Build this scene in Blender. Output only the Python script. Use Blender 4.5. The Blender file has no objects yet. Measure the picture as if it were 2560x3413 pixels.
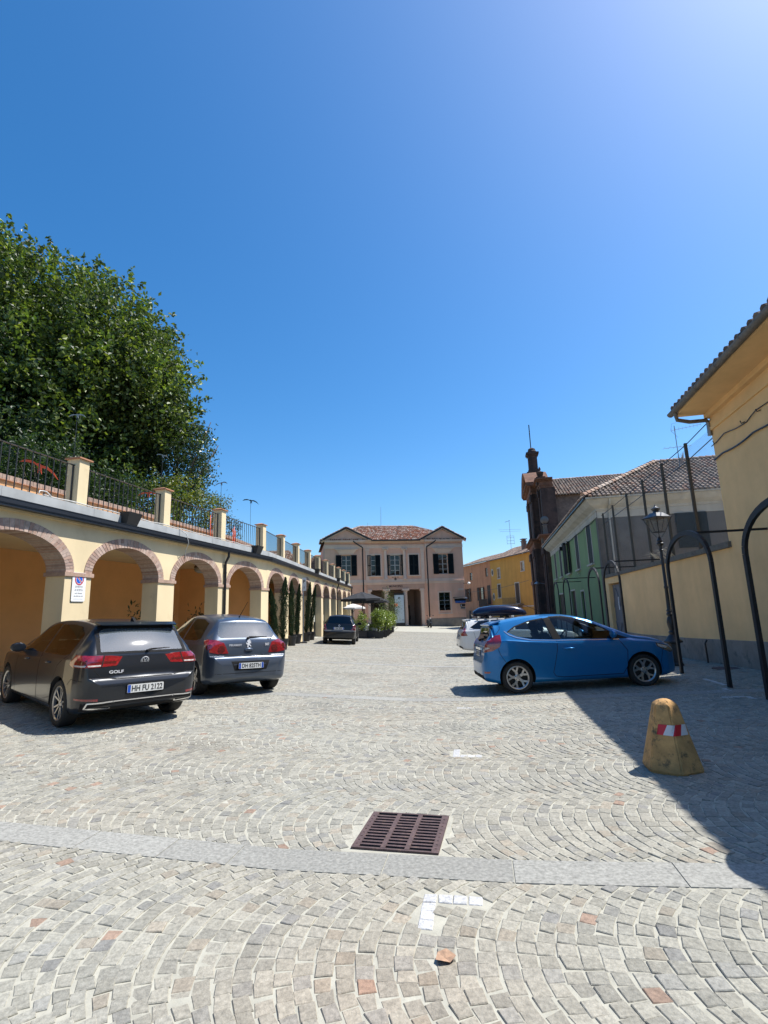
import bpy, bmesh, math, random
import numpy as np
from mathutils import Vector, Matrix
from mathutils.bvhtree import BVHTree
from mathutils.geometry import delaunay_2d_cdt
rnd = random.Random(7)
rng = np.random.default_rng(11)
R = math.radians
S = bpy.context.scene
C = S.collection

# ------------------------------------------------------------------ camera
CAM_H = 1.55
cam = bpy.data.cameras.new('camera')
cam.sensor_fit = 'HORIZONTAL'; cam.sensor_width = 36.0; cam.lens = 36.0 * 1700 / 2560
cam.clip_start = 0.05; cam.clip_end = 2000
cam_o = bpy.data.objects.new('camera', cam); C.objects.link(cam_o)
cam_o.matrix_world = Matrix.Translation((0, 0, CAM_H)) @ Matrix.Rotation(R(90 + 10.85), 4, 'X') @ Matrix.Rotation(R(-1.86), 4, 'Z')
S.camera = cam_o

# ------------------------------------------------------------------ sky, sun, exposure
SUN = Vector((0.593, 0.16, 1.0)).normalized()
EL = math.asin(SUN.z); AZ = math.atan2(SUN.x, SUN.y)
W = bpy.data.worlds.new('World'); S.world = W; W.use_nodes = True
nt = W.node_tree; nt.nodes.clear()
sky = nt.nodes.new('ShaderNodeTexSky'); sky.sky_type = 'NISHITA'; sky.sun_disc = False
sky.sun_elevation = EL; sky.sun_rotation = AZ
sky.altitude = 200; sky.air_density = 1.0; sky.dust_density = 1.3; sky.ozone_density = 5.0
hs = nt.nodes.new('ShaderNodeHueSaturation'); hs.inputs['Saturation'].default_value = 1.30; hs.inputs['Hue'].default_value = 0.497
bg = nt.nodes.new('ShaderNodeBackground'); bg.inputs['Strength'].default_value = 0.135
wo = nt.nodes.new('ShaderNodeOutputWorld')
nt.links.new(sky.outputs[0], hs.inputs['Color']); nt.links.new(hs.outputs[0], bg.inputs[0]); nt.links.new(bg.outputs[0], wo.inputs[0])
sl = bpy.data.lights.new('sun', 'SUN'); sl.energy = 5.0; sl.angle = R(0.53); sl.color = (1.0, 0.965, 0.905)
so = bpy.data.objects.new('sun', sl); C.objects.link(so)
so.rotation_euler = SUN.to_track_quat('Z', 'Y').to_euler(); so.location = SUN * 60
S.view_settings.view_transform = 'Standard'; S.view_settings.look = 'None'
S.view_settings.gamma = 1.0; S.view_settings.exposure = 0.55; S.view_settings.use_curve_mapping = False
S.render.engine = 'CYCLES'
S.cycles.use_denoising = True
S.cycles.max_bounces = 7; S.cycles.transparent_max_bounces = 12; S.cycles.caustics_reflective = False; S.cycles.caustics_refractive = False
S.cycles.sample_clamp_indirect = 6.0

# ------------------------------------------------------------------ materials
def nodes_of(m):
    return m.node_tree.nodes, m.node_tree.links
def mat(name, col, rough=0.7, metal=0.0, var=0.0, vs=3.0, bump=0.0, bs=30.0, coat=0.0, attr=False, spec=0.5, streak=0.0, stain=None, stain_s=2.0, stain_t=0.55, bd=0.01, trans=None):
    m = bpy.data.materials.new(name); m.use_nodes = True
    n, l = nodes_of(m); b = n['Principled BSDF']
    b.inputs['Roughness'].default_value = rough; b.inputs['Metallic'].default_value = metal
    b.inputs['Coat Weight'].default_value = coat; b.inputs['Coat Roughness'].default_value = 0.03
    b.inputs['Specular IOR Level'].default_value = spec
    b.inputs['Base Color'].default_value = (*col, 1)
    tc = n.new('ShaderNodeTexCoord'); cur = None
    def mul(a, bsock):
        x = n.new('ShaderNodeMix'); x.data_type = 'RGBA'; x.blend_type = 'MULTIPLY'; x.inputs[0].default_value = 1
        l.new(a, x.inputs[6]) if not isinstance(a, tuple) else setattr(x.inputs[6], 'default_value', a)
        l.new(bsock, x.inputs[7]); return x.outputs[2]
    base = (*col, 1)
    if attr:
        a = n.new('ShaderNodeAttribute'); a.attribute_name = 'Col'; cur = mul(base, a.outputs['Color'])
    def ramp(fac, lo, hi, p0=0.3, p1=0.7):
        r = n.new('ShaderNodeValToRGB'); r.color_ramp.elements[0].position = p0; r.color_ramp.elements[1].position = p1
        r.color_ramp.elements[0].color = (*([lo] * 3), 1) if not isinstance(lo, tuple) else (*lo, 1)
        r.color_ramp.elements[1].color = (*([hi] * 3), 1) if not isinstance(hi, tuple) else (*hi, 1)
        l.new(fac, r.inputs[0]); return r.outputs[0]
    if var > 0:
        t = n.new('ShaderNodeTexNoise'); t.inputs['Scale'].default_value = vs; t.inputs['Detail'].default_value = 6; t.inputs['Roughness'].default_value = 0.65
        l.new(tc.outputs['Object'], t.inputs['Vector'])
        o = ramp(t.outputs[0], 1 - var, 1 + var * 0.6); cur = mul(cur if cur is not None else base, o)
    if streak > 0:
        mp = n.new('ShaderNodeMapping'); mp.inputs['Scale'].default_value = (1.7, 1.7, 0.22)
        t = n.new('ShaderNodeTexNoise'); t.inputs['Scale'].default_value = 1.0; t.inputs['Detail'].default_value = 5
        l.new(tc.outputs['Object'], mp.inputs[0]); l.new(mp.outputs[0], t.inputs['Vector'])
        cur = mul(cur if cur is not None else base, ramp(t.outputs[0], 1 - streak, 1.0, 0.3, 0.55))
    if stain is not None:
        t = n.new('ShaderNodeTexNoise'); t.inputs['Scale'].default_value = stain_s; t.inputs['Detail'].default_value = 8; t.inputs['Roughness'].default_value = 0.7
        l.new(tc.outputs['Object'], t.inputs['Vector'])
        f = ramp(t.outputs[0], 0.0, 1.0, stain_t, stain_t + 0.12)
        x = n.new('ShaderNodeMix'); x.data_type = 'RGBA'; l.new(f, x.inputs[0])
        if cur is not None: l.new(cur, x.inputs[6])
        else: x.inputs[6].default_value = base
        x.inputs[7].default_value = (*stain, 1); cur = x.outputs[2]
    if cur is not None: l.new(cur, b.inputs['Base Color'])
    if bump > 0:
        t = n.new('ShaderNodeTexNoise'); t.inputs['Scale'].default_value = bs; t.inputs['Detail'].default_value = 5; t.inputs['Roughness'].default_value = 0.6
        l.new(tc.outputs['Object'], t.inputs['Vector'])
        bp = n.new('ShaderNodeBump'); bp.inputs['Strength'].default_value = bump; bp.inputs['Distance'].default_value = bd
        l.new(t.outputs[0], bp.inputs['Height']); l.new(bp.outputs[0], b.inputs['Normal'])
    if trans is not None:
        tr = n.new('ShaderNodeBsdfTranslucent'); mx = n.new('ShaderNodeMixShader'); mx.inputs[0].default_value = trans
        if cur is not None:
            br = n.new('ShaderNodeMix'); br.data_type = 'RGBA'; br.blend_type = 'MULTIPLY'; br.inputs[0].default_value = 1
            l.new(cur, br.inputs[6]); br.inputs[7].default_value = (1.5, 1.7, 0.6, 1); l.new(br.outputs[2], tr.inputs[0])
        else: tr.inputs[0].default_value = base
        l.new(b.outputs[0], mx.inputs[1]); l.new(tr.outputs[0], mx.inputs[2]); l.new(mx.outputs[0], n['Material Output'].inputs[0])
    return m
def glass(name, tint=(0.5, 0.55, 0.55), rough=0.02, refl=1.0, opaque=None, ior=1.55):
    m = bpy.data.materials.new(name); m.use_nodes = True
    n, l = nodes_of(m); n.remove(n['Principled BSDF'])
    t = n.new('ShaderNodeBsdfTransparent'); t.inputs[0].default_value = (*tint, 1)
    first = t.outputs[0]
    if opaque is not None:
        d = n.new('ShaderNodeBsdfDiffuse'); d.inputs[0].default_value = (*opaque[:3], 1)
        x0 = n.new('ShaderNodeMixShader'); x0.inputs[0].default_value = opaque[3]
        l.new(t.outputs[0], x0.inputs[1]); l.new(d.outputs[0], x0.inputs[2]); first = x0.outputs[0]
    g = n.new('ShaderNodeBsdfGlossy'); g.inputs['Roughness'].default_value = rough; g.inputs[0].default_value = (refl,) * 3 + (1,)
    f = n.new('ShaderNodeFresnel'); f.inputs[0].default_value = ior
    x = n.new('ShaderNodeMixShader'); l.new(f.outputs[0], x.inputs[0]); l.new(first, x.inputs[1]); l.new(g.outputs[0], x.inputs[2])
    l.new(x.outputs[0], n['Material Output'].inputs[0])
    return m

# ------------------------------------------------------------------ mesh collector
class MB:
    def __init__(self, M=None):
        self.v = []; self.f = []; self.c = []; self.m = []; self.M = M; self.col = (1, 1, 1); self.mi = 0
    def add(self, vs, fs, col=None, mi=None):
        b = len(self.v)
        if self.M is not None: vs = [self.M @ Vector(p) for p in vs]
        self.v += [tuple(p) for p in vs]
        for f in fs:
            self.f.append(tuple(b + i for i in f)); self.c.append(col or self.col); self.m.append(self.mi if mi is None else mi)
        return self
    def box(self, x0, x1, y0, y1, z0, z1, **k):
        return self.add([(x0, y0, z0), (x1, y0, z0), (x1, y1, z0), (x0, y1, z0), (x0, y0, z1), (x1, y0, z1), (x1, y1, z1), (x0, y1, z1)],
                        [(0, 3, 2, 1), (4, 5, 6, 7), (0, 1, 5, 4), (1, 2, 6, 5), (2, 3, 7, 6), (3, 0, 4, 7)], **k)
    def hexa(self, p, **k):   # 8 corners, bottom ring then top ring
        return self.add(p, [(0, 3, 2, 1), (4, 5, 6, 7), (0, 1, 5, 4), (1, 2, 6, 5), (2, 3, 7, 6), (3, 0, 4, 7)], **k)
    def quad(self, a, b, c, d, **k): return self.add([a, b, c, d], [(0, 1, 2, 3)], **k)
    def tube(self, pts, r, n=8, caps=True, **k):
        pts = [Vector(p) for p in pts]; rs = r if isinstance(r, (list, tuple)) else [r] * len(pts)
        vs = []; fs = []
        t0 = (pts[1] - pts[0]).normalized()
        a = t0.orthogonal().normalized()
        for i, p in enumerate(pts):
            t = (pts[min(i + 1, len(pts) - 1)] - pts[max(i - 1, 0)]).normalized()
            a = (a - t * a.dot(t)); a = a.normalized() if a.length > 1e-6 else t.orthogonal().normalized()
            b = t.cross(a)
            for j in range(n):
                q = 2 * math.pi * j / n
                vs.append(p + (a * math.cos(q) + b * math.sin(q)) * rs[i])
        for i in range(len(pts) - 1):
            for j in range(n):
                fs.append((i * n + j, i * n + (j + 1) % n, (i + 1) * n + (j + 1) % n, (i + 1) * n + j))
        if caps: fs += [tuple(range(n - 1, -1, -1)), tuple((len(pts) - 1) * n + j for j in range(n))]
        return self.add(vs, fs, **k)
    def bar(self, p, q, w, h=None, up=(0, 0, 1), **k):   # rectangular bar
        p = Vector(p); q = Vector(q); t = (q - p).normalized(); h = h or w
        u = Vector(up); u = u - t * u.dot(t)
        u = u.normalized() if u.length > 1e-5 else t.orthogonal().normalized()
        s = t.cross(u)
        c = [(-w / 2, -h / 2), (w / 2, -h / 2), (w / 2, h / 2), (-w / 2, h / 2)]
        return self.hexa([p + s * a + u * b for a, b in c] + [q + s * a + u * b for a, b in c], **k)
    def lathe(self, prof, n=20, c=(0, 0, 0), axis='z', ph=0.0, caps=True, **k):
        vs = []; fs = []
        for r, z in prof:
            for j in range(n):
                q = 2 * math.pi * j / n + ph; x, y = r * math.cos(q), r * math.sin(q)
                p = (x, y, z) if axis == 'z' else ((z, x, y) if axis == 'x' else (y, z, x))
                vs.append((p[0] + c[0], p[1] + c[1], p[2] + c[2]))
        m = len(prof)
        for i in range(m - 1):
            for j in range(n):
                fs.append((i * n + j, i * n + (j + 1) % n, (i + 1) * n + (j + 1) % n, (i + 1) * n + j))
        if caps and prof[0][0] > 1e-6: fs.append(tuple(range(n - 1, -1, -1)))
        if caps and prof[-1][0] > 1e-6: fs.append(tuple((m - 1) * n + j for j in range(n)))
        return self.add(vs, fs, **k)
    def prism(self, poly, fn, a, b, **k):    # poly of 2-D points, fn(u, v, w) -> 3-D, extruded w = a..b
        n = len(poly)
        vs = [fn(u, v, a) for u, v in poly] + [fn(u, v, b) for u, v in poly]
        fs = [tuple(range(n - 1, -1, -1)), tuple(range(n, 2 * n))] + [(i, (i + 1) % n, n + (i + 1) % n, n + i) for i in range(n)]
        return self.add(vs, fs, **k)
    def sphere(self, c, r, n=12, m=8, sz=1.0, **k):
        return self.lathe([(max(1e-4, r * math.sin(math.pi * i / m)), -r * sz * math.cos(math.pi * i / m)) for i in range(m + 1)], n, c, **k)
    def build(self, name, mats, smooth=False, angle=None):
        me = bpy.data.meshes.new(name); me.from_pydata(self.v, [], self.f)
        if not isinstance(mats, (list, tuple)): mats = [mats]
        for x in mats: me.materials.append(x)
        if any(self.m): me.polygons.foreach_set('material_index', self.m)
        if any(c != (1, 1, 1) for c in self.c):
            at = me.attributes.new('Col', 'FLOAT_COLOR', 'FACE')
            at.data.foreach_set('color', np.array([(*c, 1) for c in self.c], dtype=np.float32).ravel())
        bm = bmesh.new(); bm.from_mesh(me); bmesh.ops.recalc_face_normals(bm, faces=bm.faces); bm.to_mesh(me); bm.free()
        if smooth or angle:
            me.polygons.foreach_set('use_smooth', [True] * len(me.polygons))
            if angle: me.set_sharp_from_angle(angle=R(angle))
        me.update()
        o = bpy.data.objects.new(name, me); C.objects.link(o)
        return o
def np_mesh(name, V, nper, mats, cols=None, smooth=False):   # many separate n-gons from an (N*nper, 3) array
    V = np.asarray(V, dtype=np.float32); N = len(V) // nper
    me = bpy.data.meshes.new(name)
    me.vertices.add(len(V)); me.vertices.foreach_set('co', V.ravel())
    me.loops.add(len(V)); me.loops.foreach_set('vertex_index', np.arange(len(V), dtype=np.int32))
    me.polygons.add(N); me.polygons.foreach_set('loop_start', np.arange(0, len(V), nper, dtype=np.int32))
    try: me.polygons.foreach_set('loop_total', np.full(N, nper, dtype=np.int32))
    except Exception: pass
    for x in (mats if isinstance(mats, (list, tuple)) else [mats]): me.materials.append(x)
    if cols is not None:
        at = me.attributes.new('Col', 'FLOAT_COLOR', 'FACE')
        at.data.foreach_set('color', np.concatenate([cols, np.ones((N, 1))], 1).astype(np.float32).ravel())
    me.update(); me.validate()
    o = bpy.data.objects.new(name, me); C.objects.link(o)
    return o
def tag(o, label=None, cat=None, group=None, kind=None):
    if label: o['label'] = label
    if cat: o['category'] = cat
    if group: o['group'] = group
    if kind: o['kind'] = kind
    return o
def empty(name, loc, rz=0.0, label=None, cat=None, group=None):
    o = bpy.data.objects.new(name, None); C.objects.link(o); o.empty_display_size = 0.2
    o.location = loc; o.rotation_euler = (0, 0, rz)
    o.matrix_basis = Matrix.Translation(loc) @ Matrix.Rotation(rz, 4, 'Z')
    return tag(o, label, cat, group)
def wpart(name, mb, mats, parent, **k):          # part whose mesh is in world coordinates
    o = mb.build(name, mats, **k); o.parent = parent; o.matrix_parent_inverse = parent.matrix_basis.inverted(); return o
def lpart(name, mb, mats, parent, **k):          # part whose mesh is in its parent's own coordinates
    o = mb.build(name, mats, **k) if isinstance(mb, MB) else mb
    o.parent = parent; return o
def copy_tree(o, parent=None):
    c = o.copy(); C.objects.link(c)
    if parent is not None: c.parent = parent; c.matrix_parent_inverse = o.matrix_parent_inverse
    for ch in list(o.children): copy_tree(ch, c)
    return c
def text_mesh(txt, size, depth=0.0, align='CENTER', space=1.0, bold=0.018):
    cu = bpy.data.curves.new('lettering', 'FONT'); cu.body = txt; cu.size = size; cu.extrude = depth
    cu.align_x = align; cu.align_y = 'CENTER'; cu.space_character = space; cu.resolution_u = 3; cu.offset = size * bold
    o = bpy.data.objects.new('lettering', cu); C.objects.link(o)
    bpy.context.view_layer.update()
    me = bpy.data.meshes.new_from_object(o.evaluated_get(bpy.context.evaluated_depsgraph_get()))
    vs = [v.co.copy() for v in me.vertices]; fs = [tuple(p.vertices) for p in me.polygons]
    bpy.data.objects.remove(o); bpy.data.curves.remove(cu); bpy.data.meshes.remove(me)
    return vs, fs
def put_text(mb, txt, size, M, depth=0.002, sx=1.0, **k):
    vs, fs = text_mesh(txt, size, depth)
    mb.add([M @ Vector((v.x * sx, v.y, v.z)) for v in vs], fs, **k)
def frame(o, right, up):
    r = Vector(right).normalized(); u = Vector(up); u = (u - r * u.dot(r)).normalized(); n = r.cross(u)
    return Matrix(((r.x, u.x, n.x, o[0]), (r.y, u.y, n.y, o[1]), (r.z, u.z, n.z, o[2]), (0, 0, 0, 1)))

# ------------------------------------------------------------------ ground
def z0(y): return np.interp(y, [-20, 0, 4, 8, 11, 21, 60, 200], [.10, .03, -.03, -.13, -.17, -.35, -.60, -.7])
def ground(x, y):
    xc = np.interp(y, [-2, 4, 23, 60], [-.98, .1, 3.5, 8.5]); d = x - xc
    sl_ = np.interp(y, [0, 8, 25, 50], [.04, .045, .062, .045]); sr = np.interp(y, [0, 5, 11, 16, 21], [.03, .03, .03, .01, 0])
    d = np.clip(d, -14, 14)
    return z0(y) + np.where(d < 0, sl_ * np.maximum(0, -d - .8), sr * np.maximum(0, d - .8))
def G(x, y): return float(ground(x, y))
# ------------------------------------------------------------------ shared materials
m_sand = mat('sandy_joint', (.385, .372, .31), .95, var=.2, vs=9, bump=.3, bs=60, bd=.01)
m_stone = mat('cobble_stone', (1, 1, 1), .8, attr=True, var=.34, vs=46, bump=.7, bs=60, bd=.008, spec=.35)
m_slab = mat('granite_slab', (1, 1, 1), .85, attr=True, var=.42, vs=42, bump=.25, bs=90, bd=.004)
m_cream = mat('cream_plaster', (.73, .59, .36), .9, stain=(.60, .47, .28), stain_s=1.3, stain_t=.60, var=.10, vs=.8, streak=.10, bump=.12, bs=60, bd=.006)
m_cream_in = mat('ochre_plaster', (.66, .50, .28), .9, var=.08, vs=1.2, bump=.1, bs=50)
m_orange_in = mat('burnt_orange_plaster', (.80, .42, .165), .92, var=.12, vs=.8, bump=.1, bs=40)
m_brick = mat('arch_brick', (1, 1, 1), .92, attr=True, var=.25, vs=14, bump=.4, bs=45, bd=.008)
m_terra = mat('terracotta', (.42, .2, .11), .85, var=.25, vs=12, bump=.2)
m_conc = mat('grey_concrete', (.40, .41, .40), .85, var=.14, vs=1.6, streak=.22, bump=.15, bs=50)
m_black = mat('black_iron', (.016, .016, .018), .42, spec=.5, var=.2, vs=20)
m_gutter = mat('dark_gutter', (.022, .022, .024), .35, metal=.3)
m_dark = mat('dark_void', (.012, .012, .013), .9)
m_white = mat('white_paint', (.78, .78, .76), .55)
m_grey_metal = mat('grey_metal', (.33, .33, .34), .4, metal=.8, var=.1, vs=15)
m_tile = mat('roof_tile', (1, 1, 1), .9, attr=True, var=.3, vs=7, bump=.3, bs=30, bd=.01)
m_under = mat('roof_underlay', (.06, .045, .035), .95)
m_yellow = mat('ochre_wall', (.84, .55, .26), .92, var=.15, vs=.6, streak=.07, bump=.14, bs=45, bd=.006)
m_dado = mat('grey_render', (.27, .24, .205), .95, var=.3, vs=1.8, bump=.3, bs=30, stain=(.13, .12, .11), stain_s=2.5)
m_pink = mat('pink_plaster', (.80, .45, .30), .92, var=.1, vs=.8, streak=.1, bump=.1)
m_pink2 = mat('pale_pink_trim', (.76, .53, .39), .9, var=.08, vs=1.2, streak=.08)
m_pink3 = mat('pink_band', (.58, .33, .22), .92, var=.1, vs=1)
m_shut = mat('dark_green_shutter', (.009, .012, .012), .6, spec=.2)
m_pane = glass('window_pane', (.03, .04, .05), .03)
m_frame = mat('pale_window_frame', (.42, .38, .33), .6)
m_green = mat('green_plaster', (.20, .29, .135), .92, var=.12, vs=.8, streak=.1, bump=.1)
m_off = mat('off_white_plaster', (.46, .43, .37), .9, var=.14, vs=1.1, streak=.2, bump=.12)
m_rough = mat('old_grey_render', (.125, .112, .10), .95, var=.25, vs=1.4, bump=.35, bs=25)
m_church = mat('dark_church_stone', (.082, .048, .038), .92, var=.4, vs=1.5, streak=.4, bump=.4, bs=14, bd=.03, stain=(.035, .025, .022), stain_s=1.1, stain_t=.5)
m_church2 = mat('church_cornice', (.18, .085, .052), .92, var=.35, vs=2.5, streak=.3, bump=.3, bs=16, bd=.02)
m_oldbrick = mat('old_brick_wall', (.20, .14, .11), .95, var=.4, vs=2.2, bump=.5, bs=9, bd=.04, stain=(.10, .07, .055), stain_s=1.6)
m_wood = mat('dark_wood', (.06, .035, .022), .8, var=.25, vs=12)
m_soil = mat('garden_soil', (.07, .05, .03), .95, var=.3, vs=4)
m_grass = mat('garden_grass', (.05, .085, .025), .95, var=.35, vs=5, bump=.4)
m_cable = mat('pale_cable', (.62, .60, .56), .6)

# ------------------------------------------------------------------ ground sheet
xs = np.unique(np.concatenate([np.linspace(-160, -16, 13), np.linspace(-16, 18, 137), np.linspace(18, 200, 13)]))
ys = np.unique(np.concatenate([np.linspace(-60, -4, 9), np.linspace(-4, 64, 273), np.linspace(64, 400, 14)]))
XX, YY = np.meshgrid(xs, ys); ZZ = ground(XX, YY) - .0048
gv = np.stack([XX, YY, ZZ], -1).reshape(-1, 3); nx = len(xs)
gf = [(j * nx + i, j * nx + i + 1, (j + 1) * nx + i + 1, (j + 1) * nx + i) for j in range(len(ys) - 1) for i in range(nx - 1)]
gm = MB(); gm.v = [tuple(p) for p in gv]; gm.f = gf; gm.c = [(1, 1, 1)] * len(gf); gm.m = [0] * len(gf)
tag(gm.build('ground', m_sand, smooth=True), kind='structure', label='sunlit pale stone paving of the sloping piazza', cat='ground')

E1 = np.array([.9849, -.1733]); E2 = np.array([.1733, .9849])
def pq(p, q): return E1 * p + E2 * q
def to_pq(x, y): return x * E1[0] + y * E1[1], x * E2[0] + y * E2[1]
STRIPS = [(3.365, 3.65), (10.02, 10.36), (16.6, 16.95), (23.4, 23.7), (30.1, 30.4), (36.8, 37.1)]
MARKS = []                      # white setts: rows of (start point, direction, count)
def row(x, y, d, n, pitch=.083): MARKS.append((x, y, d, n, pitch))
row(.185, 3.165, E1, 4); row(.185 + E2[0] * -.083, 3.165 - E2[1] * .083, -E2, 3)
row(.72, 6.14, E1, 4); row(.72 + .014, 6.14 + .083, E2, 3)
row(1.18, 9.25, E1, 3)
row(5.6, 9.40, E1, 4); row(5.95, 9.34, E2, 4)
row(5.48, 8.80, E1, 4); row(5.80, 8.70, -E2, 3)
row(6.28, 10.05, E2, 11)
def marked():
    out = []
    for x, y, d, n, p in MARKS:
        for i in range(n): out.append((x + d[0] * p * i, y + d[1] * p * i))
    return np.array(out)
MK = marked()
GR = np.array([(-.19, 4.43), (.40, 4.29), (.305, 3.68), (-.265, 3.81)])       # the square drain grate
gc = GR.mean(0)
def stone_field():
    PX = []; TH = []; HW = []; HL = []
    edges = []
    q = 3.365
    while q > .8: edges.append((q - 1.276, q)); q -= 1.276
    for a, b in ((3.65, 10.02), (10.36, 16.6), (16.95, 23.4), (23.7, 30.1), (30.4, 36.8), (37.1, 43.5)):
        n = 5; w = (b - a) / n
        edges += [(a + i * w, a + (i + 1) * w) for i in range(n)]
    for a, b in edges:
        w = b - a; r = w * .72; half = math.asin(w / 2 / r); n = int(round(2 * half * r / .089))
        ph = (np.arange(n) + .5) / n * 2 * half - half
        qq = (a + b) / 2 + r * np.sin(ph); cc = -(r * np.cos(ph) - r * math.cos(half))
        ks = np.arange(-9.5, 12.5, .092) + rnd.random() * .09
        K, I = np.meshgrid(ks, np.arange(n), indexing='ij')
        off = rng.normal(0, .003, K.shape)
        p = K + cc[I] + off; qv = qq[I] + rng.normal(0, .004, K.shape)
        PX.append(np.stack([p.ravel(), qv.ravel()], 1)); TH.append(ph[I].ravel())
        HL.append(np.full(K.size, 2 * half * r / n / 2)); HW.append((.046 * np.cos(ph))[I].ravel())
    P = np.concatenate(PX); th = np.concatenate(TH); hl = np.concatenate(HL); hw = np.concatenate(HW)
    xy = P[:, :1] * E1 + P[:, 1:] * E2
    x, y = xy[:, 0], xy[:, 1]
    fx = np.interp(y, [0, 20.37, 40], [-8.72, -4.72, -3.77]) - .1
    keep = (y > 1.6) & (y < 44) & (np.abs(x) < .80 * y + .8) & (x > fx) & (x < 8.1 + .205 * (y - 11.58))
    lx, ly = to_pq(gc[0], gc[1]); dp = P[:, 0] - lx; dq = P[:, 1] - ly
    keep &= ~((np.abs(dp) < .345) & (np.abs(dq) < .36))
    for m in MK: keep &= ((x - m[0]) ** 2 + (y - m[1]) ** 2) > .068 ** 2
    return xy[keep], th[keep], hl[keep], hw[keep]
def emit_stones(xy, th, hl, hw, base_cols, name, matl, jit=.0048, gap=.0021, hj=.0014):
    N = len(xy); x, y = xy[:, 0], xy[:, 1]
    t1 = np.cos(th)[:, None] * E2 + np.sin(th)[:, None] * E1       # along the arc
    t2 = np.cos(th)[:, None] * E1 - np.sin(th)[:, None] * E2
    a = hl - gap * .55; b = hw - gap * 1.9
    sg = np.array([(-1, -1), (1, -1), (1, 1), (-1, 1)])
    cor = []
    for s in sg:
        jx = rng.normal(0, jit, (N, 2))
        cor.append(xy + t1 * (s[0] * a)[:, None] + t2 * (s[1] * b)[:, None] + jx)
    zc = ground(x, y) + rng.normal(0, hj, N); tilt = rng.normal(0, .015, (N, 2))
    def ring(f, dz, tl=1.0):
        out = []
        for c in cor:
            d = (c - xy) * f; z = zc + dz + tl * (d * tilt).sum(1); out.append(np.concatenate([xy + d, z[:, None]], 1))
        return out
    r0 = ring(1.0, -.024, 0); r1 = ring(.985, -.0034); r2 = ring(.90, 0.0)
    Q = [np.stack(r2, 1)]
    for A, B in ((r0, r1), (r1, r2)):
        for i in range(4):
            j = (i + 1) % 4; Q.append(np.stack([A[i], A[j], B[j], B[i]], 1))
    Q = np.stack(Q, 1)                                              # N, 9, 4, 3
    cols = np.repeat(base_cols[:, None, :], 9, 1).reshape(-1, 3)
    return np_mesh(name, Q.reshape(-1, 3), 4, matl, cols)
xy, th, hl, hw = stone_field(); N = len(xy)
pal = np.array([(.375, .365, .315), (.355, .348, .305), (.40, .388, .335), (.325, .322, .295), (.375, .34, .28), (.37, .265, .205), (.275, .273, .258)])
w_ = np.array([.37, .26, .2, .08, .07, .007, .018]); idx = rng.choice(len(pal), N, p=w_ / w_.sum())
cc_ = pal[idx] * rng.uniform(.84, 1.13, (N, 1))
def lowf(x, y, s): return .5 + .25 * (np.sin(x * 1.1 * s + 1.3 * np.sin(y * .7 * s + s)) + np.sin(y * 1.4 * s + 1.1 * np.sin(x * .9 * s + 2.1 * s)))
f1 = lowf(xy[:, 0], xy[:, 1], 1.0)[:, None]; f2 = lowf(xy[:, 0] + 7, xy[:, 1] - 3, 1.7)[:, None]
cc_ *= (.84 - .06 * f1) * np.array([[1.0, .995, .975]])
for ox, oy, orad, k in ((-1.2, 9.6, .3, .25), (3.9, 12.9, .35, .25), (.9, 7.7, .22, .18), (-2.3, 6.6, .3, .2), (1.7, 16.2, .5, .25), (-.9, 14.1, .4, .2), (.35, 12.2, .25, .22), (-1.8, 4.9, .18, .15), (1.5, 5.6, .16, .15)):
    cc_ *= 1 - k * np.exp(-(((xy[:, 0] - ox) / orad) ** 2 + ((xy[:, 1] - oy) / orad / 1.3) ** 2))[:, None]
cc_ *= 1 + f2 * np.array([[.03, -.002, -.03]])
br = np.exp(-(((xy[:, 0] + .15) / .75) ** 2 + ((xy[:, 1] - 2.45) / .33) ** 2))[:, None]; cc_ *= 1 + br * np.array([[.02, -.05, -.09]])
st = emit_stones(xy, th, hl, hw, cc_, 'pavement', m_stone)
tag(st, 'grey cobbles laid in repeating arcs across the piazza', 'paving', kind='structure')
st = emit_stones(MK, np.zeros(len(MK)), np.full(len(MK), .041), np.full(len(MK), .041), np.full((len(MK), 3), .52) * rng.uniform(.82, 1.05, (len(MK), 1)), 'road_marking', m_stone, jit=.0015, gap=.002, hj=.001)
tag(st, 'white stone setts marking parking bay corners', 'road marking', kind='structure')
mb = MB()
for q0, q1 in STRIPS:
    p = -9.0
    while p < 11:
        L_ = rnd.uniform(.4, 1.2); c = rnd.uniform(.255, .31); col = (c * 1.0, c * .985, c * .89)
        n = 3
        for i in range(n):
            pa = p + (.004 if i == 0 else 0) + (L_ - .004) * i / n; pb = p + (L_ - .004) * (i + 1) / n
            cs = [pq(pa, q0), pq(pb, q0), pq(pb, q1), pq(pa, q1)]
            mb.hexa([(c_[0], c_[1], G(*c_) - .03) for c_ in cs] + [(c_[0], c_[1], G(*c_) + .001) for c_ in cs], col=col)
        p += L_
tag(mb.build('path', m_slab), 'flush granite slab strips crossing the cobbles', 'slab strip', kind='structure')

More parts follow.
